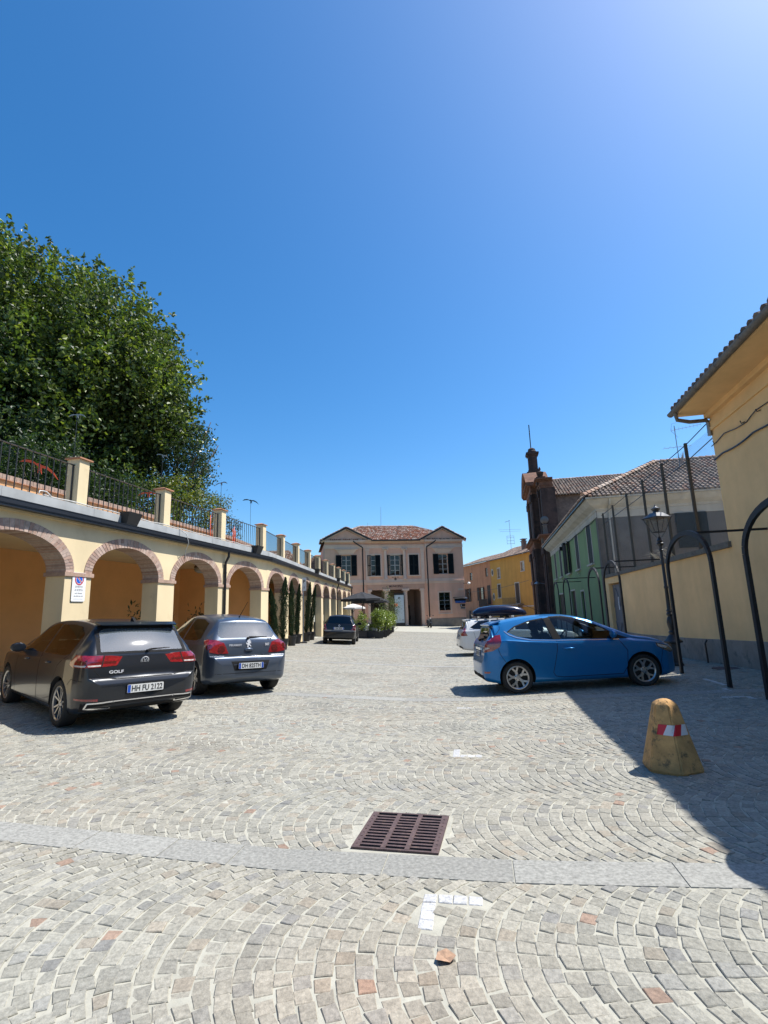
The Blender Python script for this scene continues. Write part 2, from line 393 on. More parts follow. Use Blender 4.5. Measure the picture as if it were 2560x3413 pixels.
# ------------------------------------------------------------------ drain grate
m_rust = mat('rusty_cast_iron', (.115, .075, .072), .7, metal=.35, var=.35, vs=30, bump=.3, bs=80, stain=(.17, .11, .085), stain_s=25)
gz = G(*gc)
gr = empty('drain_grate', (gc[0], gc[1], gz), 0, 'rusty square cast iron drain grate set in the cobbles', 'drain grate')
ux = (GR[1] + GR[2] - GR[0] - GR[3]) / 2; uy = (GR[0] + GR[1] - GR[2] - GR[3]) / 2
hx = np.linalg.norm(ux) / 2; hy = np.linalg.norm(uy) / 2; ax = math.atan2(ux[1], ux[0])
gr.rotation_euler = (0, 0, ax); gr.matrix_basis = Matrix.Translation((gc[0], gc[1], gz)) @ Matrix.Rotation(ax, 4, 'Z')
mb = MB(); z1 = .014; z2 = -.02
mb.box(-hx, -hx + .05, -hy, hy, z2, z1); mb.box(hx - .05, hx, -hy, hy, z2, z1)
mb.box(-hx + .05, hx - .05, -hy, -hy + .018, z2, z1); mb.box(-hx + .05, hx - .05, hy - .018, hy, z2, z1)
wi = 2 * hx - .1
for i in (1, 2): mb.box(-hx + .05 + wi * i / 3 - .016, -hx + .05 + wi * i / 3 + .016, -hy + .018, hy - .018, z2, z1 + .001)
for i in range(1, 12):
    yy = -hy + .018 + (2 * hy - .036) * i / 12
    for j in range(3):
        a = -hx + .05 + wi * j / 3 + (.016 if j else 0); b = -hx + .05 + wi * (j + 1) / 3 - (.016 if j < 2 else 0)
        mb.box(a, b, yy - .011, yy + .011, .002, z1 - .002)
for i in range(9):
    for s in (-1, 1): mb.box(s * (hx - .025) - .006, s * (hx - .025) + .006, -hy + .06 + i * .06 - .006, -hy + .06 + i * .06 + .006, z1, z1 + .003)
lpart('frame', mb, m_rust, gr)
mb = MB(); mb.box(-hx + .02, hx - .02, -hy + .005, hy - .005, -.03, .0015); lpart('pit_shade', mb, m_dark, gr)  # black plate just under the bars, painted as the dark of the pit
mb = MB(); mb.box(-hx - .025, hx + .025, -hy - .03, -hy, -.03, .0); mb.box(-hx - .025, hx + .025, hy, hy + .03, -.03, .0); mb.box(-hx - .03, -hx, -hy, hy, -.03, .0); mb.box(hx, hx + .035, -hy, hy, -.03, 0)
lpart('mortar_bed', mb, m_sand, gr)

# ------------------------------------------------------------------ roof tiles
def tiled(poly, o, u, v, w=.22, e=.33, r=.085, cols=None, mb=None, ridge=False):
    """barrel tiles over the polygon poly (a along u, b up the slope v) starting from o"""
    mb = mb or MB(); u = Vector(u).normalized(); v = Vector(v).normalized(); n = u.cross(v); o = Vector(o)
    if n.z < 0: n = -n
    def inside(a, b):
        c = False; m = len(poly)
        for i in range(m):
            (x1, y1), (x2, y2) = poly[i], poly[(i + 1) % m]
            if (y1 > b) != (y2 > b) and a < (x2 - x1) * (b - y1) / (y2 - y1) + x1: c = not c
        return c
    cols = cols or [(.30, .155, .095), (.36, .20, .13), (.22, .12, .08), (.42, .29, .21), (.26, .19, .145), (.46, .36, .28)]
    A = [p[0] for p in poly]; B = [p[1] for p in poly]
    mb.add([o + u * a + v * b - n * .02 for a, b in poly], [tuple(range(len(poly)))], col=(.12, .09, .07))
    b = min(B)
    while b < max(B):
        a = min(A) + w / 2
        while a < max(A):
            if inside(a, min(b + e * .5, max(B) - .01)):
                c0 = rnd.choice(cols); k = rnd.uniform(.75, 1.2); col = (c0[0] * k, c0[1] * k, c0[2] * k)
                vs = []; ja = rnd.uniform(-.012, .012); jz = rnd.uniform(0, .012)
                for bb, rr, zz in ((b - .05, r, .045 + jz), (b + e, r * .82, .012)):
                    for i in range(5):
                        t = math.pi * i / 4
                        vs.append(o + u * (a + ja - rr * math.cos(t) * 1.15) + v * bb + n * (zz + rr * math.sin(t)))
                fs = [(i, i + 1, 6 + i, 5 + i) for i in range(4)] + [(0, 5, 9, 4), (4, 3, 2, 1, 0)]
                mb.add(vs, fs, col=col)
            a += w
        b += e
    return mb
def ridge_tiles(mb, p, q, r=.11, e=.36, cols=None):
    p = Vector(p); q = Vector(q); L_ = (q - p).length; t = (q - p) / L_; s = t.cross(Vector((0, 0, 1))).normalized(); n = s.cross(t)
    k = 0
    cols = cols or [(.42, .29, .21), (.36, .22, .15), (.48, .38, .3)]
    while k < L_:
        c0 = rnd.choice(cols); f = rnd.uniform(.85, 1.15); vs = []
        for d, rr, zz in ((k - .04, r, .03), (min(k + e, L_), r * .85, 0)):
            for i in range(6):
                a = math.pi * i / 5; vs.append(p + t * d + s * (-rr * math.cos(a)) + n * (zz + rr * math.sin(a)))
        mb.add(vs, [(i, i + 1, 7 + i, 6 + i) for i in range(5)] + [(5, 4, 3, 2, 1, 0)], col=(c0[0] * f, c0[1] * f, c0[2] * f)); k += e

# ------------------------------------------------------------------ arcade
BY = 20.37
nN = Vector((.9812, -.1928, 0)); nF = Vector((.99883, -.04825, 0)); nB = (nN + nF).normalized() * 1.0027
def AP(y, d, z):
    x = -4.72 + (.1965 if y < BY else .0483) * (y - BY)
    n = nB if abs(y - BY) < .02 else (nN if y < BY else nF)
    return Vector((x, y, z)) + n * d
PIL = [1.9, 4.9, 7.92, 10.93, 13.95, 17.0, 20.18, 23.55, 26.6, 29.6, 32.9, 36.1, 39.2, 42.3, 45.4, 48.4]
HWP = .355
arc = empty('arcade', AP(BY, 0, 0), 0, 'long cream arcade with brick arches and a railed terrace on top', 'arcade')
IMP = 2.53; RISE = .70; TOPW = 3.62
def zfloor(y): return G(*AP(y, .2, 0)[:2]) - .05
bays = []
for i in range(len(PIL) - 1):
    y0, y1 = PIL[i], PIL[i + 1]; o0, o1 = y0 + HWP, y1 - HWP
    if abs(y0 - 20.18) < .01: y0 = BY
    if abs(y1 - 20.18) < .01: y1 = BY
    bays.append((y0, y1, o0, o1))
NA = 20
def ell(o0, o1, k, g=0.0):
    t = math.pi * (1 - k); c = (o0 + o1) / 2; a = (o1 - o0) / 2 + g
    return c + a * math.cos(t), IMP + (RISE + g) * math.sin(t)
wall = MB(); inner = MB()
TH = .46
for y0, y1, o0, o1 in bays:
    def q(ya, za, yb, zb, yc, zc, yd, zd):
        wall.quad(AP(ya, 0, za), AP(yb, 0, zb), AP(yc, 0, zc), AP(yd, 0, zd))
        inner.quad(AP(ya, -TH, za), AP(yb, -TH, zb), AP(yc, -TH, zc), AP(yd, -TH, zd))
    f0, f1 = zfloor(o0), zfloor(o1)
    q(y0, f0, o0, f0, o0, IMP, y0, IMP); q(o1, f1, y1, f1, y1, IMP, o1, IMP)
    q(y0, IMP, o0, IMP, o0, TOPW, y0, TOPW); q(o1, IMP, y1, IMP, y1, TOPW, o1, TOPW)
    for k in range(NA):
        ya, za = ell(o0, o1, k / NA, .03); yb, zb = ell(o0, o1, (k + 1) / NA, .03)
        ya = min(max(ya, o0), o1); yb = min(max(yb, o0), o1)
        q(ya, za, yb, zb, yb, TOPW, ya, TOPW)
    wall.quad(AP(o0, 0, f0), AP(o0, -TH, f0), AP(o0, -TH, IMP), AP(o0, 0, IMP)); wall.quad(AP(o1, 0, f1), AP(o1, -TH, f1), AP(o1, -TH, IMP), AP(o1, 0, IMP))
wall.quad(AP(48.4, 0, -.5), AP(48.4, -8, -.5), AP(48.4, -8, 3.9), AP(48.4, 0, 3.9))
wpart('wall', wall, m_cream, arc); wpart('inner_wall', inner, m_cream_in, arc)
for y0, y1, o0, o1 in bays:                     # brick archivolts, one ring of voussoirs each
    mb = MB(); n = 38
    for k in range(n):
        g = .0022; ka, kb = k / n + g, (k + 1) / n - g
        if o1 - o0 < 1: continue
        pts = []
        split = k % 2 == 0
        rad = [(0, .105), (.112, .215)] if split else [(0, .215)]
        for r0, r1 in rad:
            p = [ell(o0, o1, ka, r0), ell(o0, o1, kb, r0), ell(o0, o1, kb, r1), ell(o0, o1, ka, r1)]
            c = rnd.choice([(.40, .27, .205), (.44, .315, .25), (.36, .235, .18), (.46, .345, .28), (.38, .26, .21)]); f = rnd.uniform(.88, 1.1)
            pr = .012 + rnd.uniform(0, .005)
            mb.hexa([AP(a, -TH - .01, b) for a, b in p] + [AP(a, pr, b) for a, b in p], col=(c[0] * f, c[1] * f, c[2] * f))
    for k in range(NA):                         # mortar between the bricks
        pa = ell(o0, o1, k / NA, .004); pb = ell(o0, o1, (k + 1) / NA, .004); pc = ell(o0, o1, (k + 1) / NA, .211); pd = ell(o0, o1, k / NA, .211)
        mb.hexa([AP(a, -TH, b) for a, b in (pa, pb, pc, pd)] + [AP(a, .006, b) for a, b in (pa, pb, pc, pd)], col=(.44, .40, .34))
    wpart('brick_arch', mb, m_brick, arc)
for i, yc in enumerate(PIL):
    mb = MB(); y = yc - HWP - .04
    cut = [yc - HWP - .04, yc - .15, yc + .12, yc + HWP + .04] if abs(yc - 20.18) > .01 else [yc - HWP - .04, BY, yc + HWP + .04]
    for a, b in zip(cut[:-1], cut[1:]):
        f = rnd.uniform(.9, 1.1)
        mb.hexa([AP(a + .003, -TH - .03, 2.45), AP(b, -TH - .03, 2.45), AP(b, .035, 2.45), AP(a + .003, .035, 2.45), AP(a + .003, -TH - .03, 2.532), AP(b, -TH - .03, 2.532), AP(b, .035, 2.532), AP(a + .003, .035, 2.532)], col=(.40 * f, .27 * f, .20 * f))
    wpart('impost', mb, m_brick, arc)
mb = MB(); mc = MB(); segs = [1.9, 10, BY, 30, 48.4]
for a, b in zip(segs[:-1], segs[1:]):
    mb.quad(AP(a, -3.6, -.4), AP(b, -3.6, -.4), AP(b, -3.6, 3.5), AP(a, -3.6, 3.5))
    mc.quad(AP(a, -TH + .01, 3.42), AP(b, -TH + .01, 3.42), AP(b, -3.6, 3.42), AP(a, -3.6, 3.42))
mb.quad(AP(1.9, -3.6, -.4), AP(1.9, -.46, -.4), AP(1.9, -.46, 3.6), AP(1.9, -3.6, 3.6))
for yc in (BY + .1, 33.0): mb.quad(AP(yc, -.47, -.4), AP(yc, -3.6, -.4), AP(yc, -3.6, 3.5), AP(yc, -.47, 3.5))
wpart('back_wall', mb, m_orange_in, arc); wpart('ceiling', mc, m_cream_in, arc)
def run(y0, y1, d0, d1, za, zb, mb):
    cuts = [y0] + ([BY] if y0 < BY - .05 and y1 > BY + .05 else []) + [y1]
    for a, b in zip(cuts[:-1], cuts[1:]):
        mb.hexa([AP(a, d0, za), AP(b, d0, za), AP(b, d1, za), AP(a, d1, za), AP(a, d0, zb), AP(b, d0, zb), AP(b, d1, zb), AP(a, d1, zb)])
    return mb
wpart('cornice', run(1.9, 48.42, -.1, .07, 3.56, 3.62, MB()), m_cream, arc)
par = MB(); y = 1.9
while y < 48.4:
    b = min(y + rnd.uniform(2.2, 2.8), 48.42)
    if y < BY < b: b = BY
    run(y, b - .006, -3.9, .055 + rnd.uniform(0, .004), 3.64, 3.985, par); y = b
wpart('parapet', par, m_conc, arc)
gu = MB()
run(1.9, 48.45, .075, .20, 3.60, 3.645, gu); run(1.9, 48.45, .185, .215, 3.645, 3.745, gu); run(1.9, 48.45, .075, .10, 3.645, 3.70, gu); run(1.9, 48.45, .175, .225, 3.745, 3.757, gu); run(1.9, 48.45, .20, .222, 3.66, 3.70, gu)
wpart('gutter', gu, m_gutter, arc)
PIER = [10.92, 13.93, 17.0, 20.2, 23.3, 26.4, 29.45, 32.55, 35.65, 38.85, 41.95, 45.05, 48.25]
PIER = [1.9, 4.9, 7.92] + PIER
for y in PIER:
    mb = MB(); h = .14
    mb.hexa([AP(a, d, z) for z in (3.985, 5.04) for a, d in ((y - h, -.36), (y + h, -.36), (y + h, -.06), (y - h, -.06))])
    p = wpart('pier', mb, m_cream, arc)
    mb = MB(); h = .19
    mb.hexa([AP(a, d, 5.04) for a, d in ((y - h, -.41), (y + h, -.41), (y + h, -.01), (y - h, -.01))] + [AP(a, d, 5.07) for a, d in ((y - h, -.41), (y + h, -.41), (y + h, -.01), (y - h, -.01))])
    h2 = .05; mb.hexa([AP(a, d, 5.07) for a, d in ((y - h, -.41), (y + h, -.41), (y + h, -.01), (y - h, -.01))] + [AP(a, d, 5.125) for a, d in ((y - h2, -.26), (y + h2, -.26), (y + h2, -.16), (y - h2, -.16))])
    wpart('cap', mb, m_terra, p)
m_rail = mat('railing_iron', (.05, .046, .04), .45, metal=.4, var=.2, vs=30)
for a, b in zip(PIER[:-1], PIER[1:]):
    mb = MB(); a += .14; b -= .14
    mb.bar(AP(a, -.2, 4.9), AP(b, -.2, 4.9), .045, .014); mb.bar(AP(a, -.2, 4.03), AP(b, -.2, 4.03), .03, .012)
    n = max(2, int(round((b - a) / .165)))
    for i in range(n + 1):
        y = a + .02 + (b - a - .04) * i / n
        mb.bar(AP(y, -.2, 3.985), AP(y, -.2, 4.893), .016 if 0 < i < n else .035, .016, up=(0, 1, 0))
    wpart('railing', mb, m_rail, arc)
mb = MB(); run(1.9, 47, -3.9, -3.85, 3.985, 4.0, mb)
gw = MB(); run(1.9, 40, -1.85, -1.65, 3.985, 4.6, gw)
gw.mi = 1; run(1.9, 40, -1.9, -1.60, 4.60, 4.615, gw); gw.mi = 2
y = 1.9
while y < 40:
    f = rnd.uniform(.85, 1.15); b = y + .085
    if not (y < BY < b):
        gw.hexa([AP(y, -1.88, 4.615), AP(b - .008, -1.88, 4.615), AP(b - .008, -1.63, 4.615), AP(y, -1.63, 4.615), AP(y, -1.88, 4.73), AP(b - .008, -1.88, 4.73), AP(b - .008, -1.63, 4.73), AP(y, -1.63, 4.73)], col=(.36 * f, .25 * f, .19 * f))
    y = b
m_peach = mat('peach_plaster', (.62, .33, .15), .9, var=.1, vs=1.5)
o = wpart('garden_wall', gw, [m_peach, m_terra, m_brick], arc)
for y in (16.99, 39.2):
    mb = MB(); mb.tube([AP(y, .17, 3.62), AP(y, .16, 3.45), AP(y, .055, 3.25), AP(y, .055, zfloor(y))], .042, 8)
    for z in (2.9, 1.5): mb.tube([AP(y, .055, z), AP(y, .055, z + .05)], .05, 8)
    wpart('downpipe', mb, m_gutter, arc)
mb = MB(); mb.tube([AP(48.37, .1, 3.6), AP(48.37, .06, -.4)], .05, 8)
wpart('downpipe', mb, m_gutter, arc)
# glazed fronts of the far bays and dark doorways behind the plants
for i, (y0, y1, o0, o1) in enumerate(bays):
    if y0 < BY - .1: continue
    mb = MB(); d = -.40
    if y0 > 29:
        for k in range(4):
            y = o0 + (o1 - o0) * k / 3; y = min(max(y, o0 + .03), o1 - .03); mb.bar(AP(y, d, zfloor(y)), AP(y, d, 3.1 if 0 < k < 3 else 2.5), .06, .06, up=(0, 1, 0))
        mb.bar(AP(o0, d, 2.46), AP(o1, d, 2.46), .06, .06)
        f = wpart('glass_front', mb, m_black, arc)
        gl = MB(); pts = [AP(o0, d - .01, zfloor(o0))] + [AP(*(lambda a: (a[0], d - .01, a[1]))(ell(o0, o1, k / 10, 0))) for k in range(11)] + [AP(o1, d - .01, zfloor(o1))]
        gl.add(pts, [tuple(range(len(pts)))]); wpart('pane', gl, glass('shop_glass', (.12, .13, .12), .04), f)
        fr = MB(); fr.quad(AP(o0 + .05, d + .012, .95), AP(o1 - .05, d + .012, .95), AP(o1 - .05, d + .012, 1.35), AP(o0 + .05, d + .012, 1.35)); wpart('frosted_band', fr, mat('frosted', (.50, .50, .44), .4), f)
    else:
        yc = (o0 + o1) / 2
        mb.hexa([AP(a, dd, z) for z in (zfloor(yc), 2.4) for a, dd in ((yc - .9, -3.6), (yc + .9, -3.6), (yc + .9, -3.53), (yc - .9, -3.53))])
        wpart('door', mb, m_dark, arc)
mb = MB()
for z, d in ((4.005, -.02), (4.0, .02)):
    pts = [AP(y, d + .02 * math.sin(y * 2.3), z + .012 + .02 * abs(math.sin(y * 3.1))) for y in np.arange(9.9, 19.5, .18)]
    mb.tube(pts, .011, 5)
mb.tube([AP(9.75, .03, 4.01), AP(9.8, .0, 4.09), AP(9.95, .0, 4.1), AP(10.05, .02, 4.02)], .012, 5)
mb.tube([AP(14.35, .03, 4.02), AP(14.45, .23, 3.85), AP(14.55, .24, 3.6), AP(14.7, .05, 3.42), AP(14.72, .03, 3.2)], .012, 5)
tag(mb.build('cable', m_cable, smooth=True), 'white cables lying loose along the terrace edge above the arches', 'cable')
mb = MB(); mb.hexa([AP(a, d, z) for z in (1.15, 1.75) for a, d in ((19.0, -3.6), (19.45, -3.6), (19.45, -3.54), (19.0, -3.54))]); wpart('notice_case', mb, m_grey_metal, arc)
# wedge floodlights on the gutter
fl0 = None
for k, (y, lab) in enumerate([(12.2, 'black wedge floodlight above the pillar between the two nearest whole arches'), (19.1, 'black wedge floodlight above the fourth arch by the bend'), (30.4, 'black wedge floodlight beside the far potted cypresses'), (39.3, 'black wedge floodlight over the glazed arches'), (44.2, 'small black wedge floodlight near the far end of the arcade')]):
    if fl0 is None:
        fl = empty('floodlight', AP(y, .05, 3.75), -.19); mb = MB()
        mb.hexa([(-.02, -.17, 0), (.16, -.19, .0), (.16, .19, .0), (-.02, .17, 0), (-.04, -.2, .32), (.27, -.24, .30), (.27, .24, .30), (-.04, .2, .32)])
        lpart('housing', mb, mat('matt_black', (.018, .018, .018), .6), fl)
        mb = MB(); mb.bar((.02, -.2, .02), (-.1, -.2, -.0), .03, .01); mb.bar((.02, .2, .02), (-.1, .2, -.0), .03, .01); lpart('bracket', mb, m_black, fl)
        fl0 = fl
    else:
        fl = copy_tree(fl0)
        fl.location = AP(y, .05, 3.75); fl.rotation_euler = (0, 0, -.19 if y < BY else -.05)
    tag(fl, lab, 'floodlight', 'floodlights along the arcade gutter')
# glass bowl lamps under the vault
m_bowl = glass('bowl_glass', (.8, .8, .78), .08, opaque=(.7, .69, .64, .45))
bl0 = None
for y, lab in ((9.45, 'glass bowl lamp under the nearest arch, over the black hatchback'), (12.5, 'glass bowl lamp under the arch right of the parking notice'), (18.7, 'glass bowl lamp under the arch before the arcade bends')):
    p = AP(y, -1.9, 3.42)
    if bl0 is None:
        b = empty('ceiling_lamp', p); mb = MB(); mb.lathe([(.05, 0), (.2, -.02), (.24, -.08), (.23, -.11), (.0, -.11)], 16); lpart('lamp_cover', mb, m_wood, b, angle=40)
        mb = MB(); mb.lathe([(.22, -.11), (.24, -.16), (.2, -.25), (.1, -.31), (.001, -.32)], 18); lpart('bowl', mb, m_bowl, b, smooth=True); bl0 = b
    else: b = copy_tree(bl0); b.location = p
    tag(b, lab, 'ceiling lamp', 'bowl lamps under the arcade')
# no parking notice on the pillar
sg = empty('parking_notice', AP(10.76, .02, 1.92), 0, 'white no parking notice screwed to the first whole cream pillar', 'sign')
F = frame(AP(10.94, .018, 2.235), AP(11.1, 0, 0) - AP(10.8, 0, 0), (0, 0, 1))
mb = MB(); w, h = .185, .305
def rrect(w, h, r, n=5):
    out = []
    for cx, cy, a0 in ((w - r, h - r, 0), (-w + r, h - r, 90), (-w + r, -h + r, 180), (w - r, -h + r, 270)):
        for i in range(n + 1): a = R(a0 + 90 * i / n); out.append((cx + r * math.cos(a), cy + r * math.sin(a)))
    return out
def fn(Fm): return lambda u, v, q: Fm @ Vector((u, v, q))
mb.prism(rrect(w, h, .03), fn(F), -.006, .004); wpart('plate', mb, m_white, sg)
def ring_strip(mb, Fm, cx, cy, r0, r1, q, n=40, a0=0, a1=2 * math.pi):
    vs = []; fs = []
    for i in range(n + 1):
        a = a0 + (a1 - a0) * i / n
        vs += [Fm @ Vector((cx + r0 * math.cos(a), cy + r0 * math.sin(a), q)), Fm @ Vector((cx + r1 * math.cos(a), cy + r1 * math.sin(a), q))]
    for i in range(n): fs.append((2 * i, 2 * i + 1, 2 * i + 3, 2 * i + 2))
    mb.add(vs, fs)
cy = .16
m_red = mat('sign_red', (.48, .025, .06), .5); m_blue = mat('sign_blue', (.015, .11, .55), .5)
mb = MB(); ring_strip(mb, F, 0, cy, .096, .122, .0065); mb.quad(*[F @ Vector(p) for p in ((-.078, cy + .066, .0068), (-.066, cy + .078, .0068), (.078, cy - .066, .0068), (.066, cy - .078, .0068))]); wpart('red_ring', mb, m_red, sg)
mb = MB()
for a0 in (45, 225):
    hr = .084; half = 76
    c = a0; pts = [F @ Vector((hr * math.cos(R(c + t)), cy + hr * math.sin(R(c + t)), .0062)) for t in np.linspace(-half, half, 18)]
    mb.add(pts, [tuple(range(len(pts)))])
wpart('blue_field', mb, m_blue, sg)
mb = MB(); mt_ = mat('sign_grey_letters', (.22, .22, .23), .6)
for t, s, v in (('DIVIETO', .062, -.0), ('di SOSTA', .062, -.068), ('tutti i Martedì', .04, -.135), ('dalle 08.00 alle 14.00', .033, -.195)):
    put_text(mb, t, s, F @ Matrix.Translation((0, v, .0045)), .0008, sx=.9 if s > .05 else .88)
bor = rrect(w * .93, .055, .03)
ring = MB()
mb.add([F @ Vector(p) for p in ((-.13, -.252, .0055), (.13, -.252, .0055), (.13, -.256, .0055), (-.13, -.256, .0055))], [(0, 1, 2, 3)])
wpart('lettering', mb, mt_, sg)
# terrace garden ground behind the wall
mb = MB()
for a, b in zip([-10, BY, 60], [BY, 60]): mb.hexa([AP(a, -40, 3.6), AP(b, -40, 3.6), AP(b, -1.86, 3.6), AP(a, -1.86, 3.6), AP(a, -40, 5.2), AP(b, -40, 5.2), AP(b, -1.86, 4.45), AP(a, -1.86, 4.45)])
tag(mb.build('terrain', m_grass), 'raised garden ground behind the terrace', 'terrain', kind='structure')
# swallow cut-outs on poles
m_or = mat('orange_enamel', (.75, .09, .02), .45); m_bk = mat('black_enamel', (.02, .022, .026), .4); m_pl = mat('pale_enamel', (.30, .31, .29), .5)
def swallow(y, d, zb, zt, m, lab, s=.42, rot=0.0, tilt=.2):
    o = empty('swallow_figure', AP(y, d, zb)); o.rotation_euler = (0, 0, rot); tag(o, lab, 'garden ornament', 'swallow cut-outs on thin poles')
    mb = MB(); mb.tube([(0, 0, 0), (0, 0, zt - zb)], .007, 6); lpart('pole', mb, m_rail, o)
    mb = MB(); h = zt - zb
    out = [(-1.05, .02), (-.8, .24), (-.45, .30), (-.14, .22), (-.02, .27), (.09, .2), (.4, .22), (.75, .05), (1.05, -.32), (.66, -.04), (.32, .08), (.13, .06), (.16, -.3), (.05, -.12), (-.06, -.3), (-.05, .06), (-.3, .17), (-.7, .12)]
    mb.prism([(a * s, b * s) for a, b in out], lambda u, v, w: (u, w, h + v + u * tilt), -.006, .006); lpart('bird', mb, m, o)
swallow(22.8, -1.5, 4.3, 6.62, m_bk, 'black swallow on a thin pole against the sky, right of the trees', .36, .1, -.1)
swallow(19.3, -1.5, 4.3, 6.65, m_bk, 'black swallow on a pole at the edge of the yellow shrub', .27, .9, .5)
swallow(12.1, -1.5, 4.3, 6.7, m_pl, 'pale swallow on a tall pole before the big tree', .22, 0, .1)
swallow(15.6, -1.5, 4.3, 6.68, m_pl, 'pale swallow on a pole before the dark small tree', .2, 0, -.2)
swallow(11.15, -1.5, 4.3, 5.05, m_or, 'orange swallow behind the nearest railing', .42, .1, -.35)
swallow(15.0, -1.5, 4.3, 5.27, m_or, 'orange swallow low behind the second railing', .3, 0, .1)
for k, (y, zt) in enumerate([(18.55, 5.25), (18.66, 5.36), (18.78, 5.3), (20.45, 5.0), (20.6, 5.1), (20.75, 4.95)]):
    mb = MB(); p = AP(y, -1.45, 4.0); mb.tube([p, p + Vector((rnd.uniform(-.03, .03), rnd.uniform(-.05, .05), zt - 4.0))], [.022, .012], 6)
    tag(mb.build('garden_stake', m_or, smooth=True), ['bright orange stake behind the third railing'] * 3 and ('bright orange stake behind the railing, in the left cluster of three' if k < 3 else 'bright orange stake behind the railing, in the right cluster of three'), 'stake', 'orange stakes in the left cluster' if k < 3 else 'orange stakes in the right cluster')
mb = MB(); mb.tube([(-22.4, 26, 5), (-22.4, 26, 25.9)], [.04, .02], 6)
tag(mb.build('antenna_mast', m_grey_metal), 'thin pale mast rising above the big tree', 'mast')
# ------------------------------------------------------------------ facade helper: wall in the plane y=v with rectangular holes
def holed(mb, u0, u1, za, zb, holes, v=0.0, depth=.25, sgn=1, **k):
    us = sorted({u0, u1, *[h[0] for h in holes], *[h[1] for h in holes]}); zs = sorted({za, zb, *[h[2] for h in holes], *[h[3] for h in holes]})
    us = [u for u in us if u0 <= u <= u1]; zs = [z for z in zs if za <= z <= zb]
    for a, b in zip(us[:-1], us[1:]):
        for c, d in zip(zs[:-1], zs[1:]):
            m, n = (a + b) / 2, (c + d) / 2
            if any(h[0] < m < h[1] and h[2] < n < h[3] for h in holes): continue
            mb.quad((a, v, c), (b, v, c), (b, v, d), (a, v, d), **k)
    for h in holes:
        a, b, c, d = h[:4]; w = v + depth * sgn
        mb.quad((a, v, c), (a, w, c), (a, w, d), (a, v, d), **k); mb.quad((b, v, c), (b, w, c), (b, w, d), (b, v, d), **k)
        mb.quad((a, v, c), (b, v, c), (b, w, c), (a, w, c), **k); mb.quad((a, v, d), (b, v, d), (b, w, d), (a, w, d), **k)
def casement(parent, u0, u1, z0_, z1, v, rows=4, cols=2, fm=None, pm=None, sgn=1, bar=.05, trans=None):
    mb = MB(); fw = .07
    mb.box(u0, u0 + fw, v - .03, v + .03, z0_, z1); mb.box(u1 - fw, u1, v - .03, v + .03, z0_, z1)
    mb.box(u0 + fw, u1 - fw, v - .03, v + .03, z0_, z0_ + fw); mb.box(u0 + fw, u1 - fw, v - .03, v + .03, z1 - fw, z1)
    for i in range(1, cols): c = u0 + (u1 - u0) * i / cols; mb.box(c - .05, c + .05, v - .028, v + .028, z0_ + fw, z1 - fw)
    for j in range(1, rows):
        z = z0_ + (z1 - z0_) * j / rows; b = bar if j != rows // 2 else .075
        for i in range(cols):
            a = u0 + (u1 - u0) * i / cols + (fw if i == 0 else .05); e = u0 + (u1 - u0) * (i + 1) / cols - (fw if i == cols - 1 else .05)
            mb.box(a, e, v - .026, v + .026, z - b / 2, z + b / 2)
    w = lpart('window', mb, fm or m_frame, parent)
    g = MB(); g.quad((u0 + .03, v + .012 * sgn, z0_ + .03), (u1 - .03, v + .012 * sgn, z0_ + .03), (u1 - .03, v + .012 * sgn, z1 - .03), (u0 + .03, v + .012 * sgn, z1 - .03))
    g.mi = 0; lpart('pane', g, pm or m_pane, w)
    d = MB(); d.box(u0, u1, *(sorted((v + .3 * sgn, v + .32 * sgn))), z0_, z1); lpart('dark_room', d, m_dark, w)
    return w
def shutter(parent, hinge, w, z0_, z1, v, ang, m=None, label=None):
    """louvred leaf hinged at u=hinge, opening width w (signed), rotated ang about the hinge"""
    mb = MB(Matrix.Translation((hinge, v, 0)) @ Matrix.Rotation(R(ang), 4, 'Z')); a, b = sorted((0, w))
    mb.box(a, a + .07, -.025, .025, z0_, z1); mb.box(b - .07, b, -.025, .025, z0_, z1)
    for z in (z0_, (z0_ + z1) / 2 - .04, z1 - .08): mb.box(a + .07, b - .07, -.024, .024, z, z + .08)
    n = int((z1 - z0_) / .075)
    for i in range(n):
        z = z0_ + .09 + (z1 - z0_ - .18) * i / n
        mb.add([(a + .07, -.022, z), (b - .07, -.022, z), (b - .07, .018, z + .055), (a + .07, .018, z + .055)], [(0, 1, 2, 3)])
    mb.box(a + .07, b - .07, .019, .022, z0_ + .08, z1 - .08)
    o = lpart('shutter', mb, m or m_shut, parent)
    if label: o['label'] = label
    return o

# ------------------------------------------------------------------ town hall
MA = R(9.5)
mun = empty('town_hall', (2.25, 59.8, 0), MA, 'pale pink two storey town hall with twin pediments closing the piazza', 'town hall')
U0, U1 = -9.35, 7.03; UC = -1.16; FL = -1.2
WL, WR = -4.72, 2.4
b = MB()
wins = [(-7.44, -6.31, 5.48, 7.85), (4.0, 5.16, 5.48, 7.85)]
lows = [(-7.5, -6.2, 1.07, 3.33), (3.85, 5.21, 1.07, 3.33)]
holed(b, U0, WL, FL, 9.3, [wins[0], lows[0]], v=-.18); holed(b, WR, U1, FL, 9.3, [wins[1], lows[1]], v=-.18)
b.quad((WL, -.18, FL), (WL, 0, FL), (WL, 0, 9.3), (WL, -.18, 9.3)); b.quad((WR, -.18, FL), (WR, 0, FL), (WR, 0, 9.3), (WR, -.18, 9.3))
cw = [(-4.03, -3.46 + .55, 5.42, 7.82), (-1.76, -.6, 5.42, 7.82), (.5, 1.62, 5.42, 7.82)]
holed(b, WL, WR, 3.8, 9.3, cw, v=0)
holed(b, WL, WR, FL, 3.8, [(-4.14, 1.78, FL, 3.8)], v=0, depth=.5)
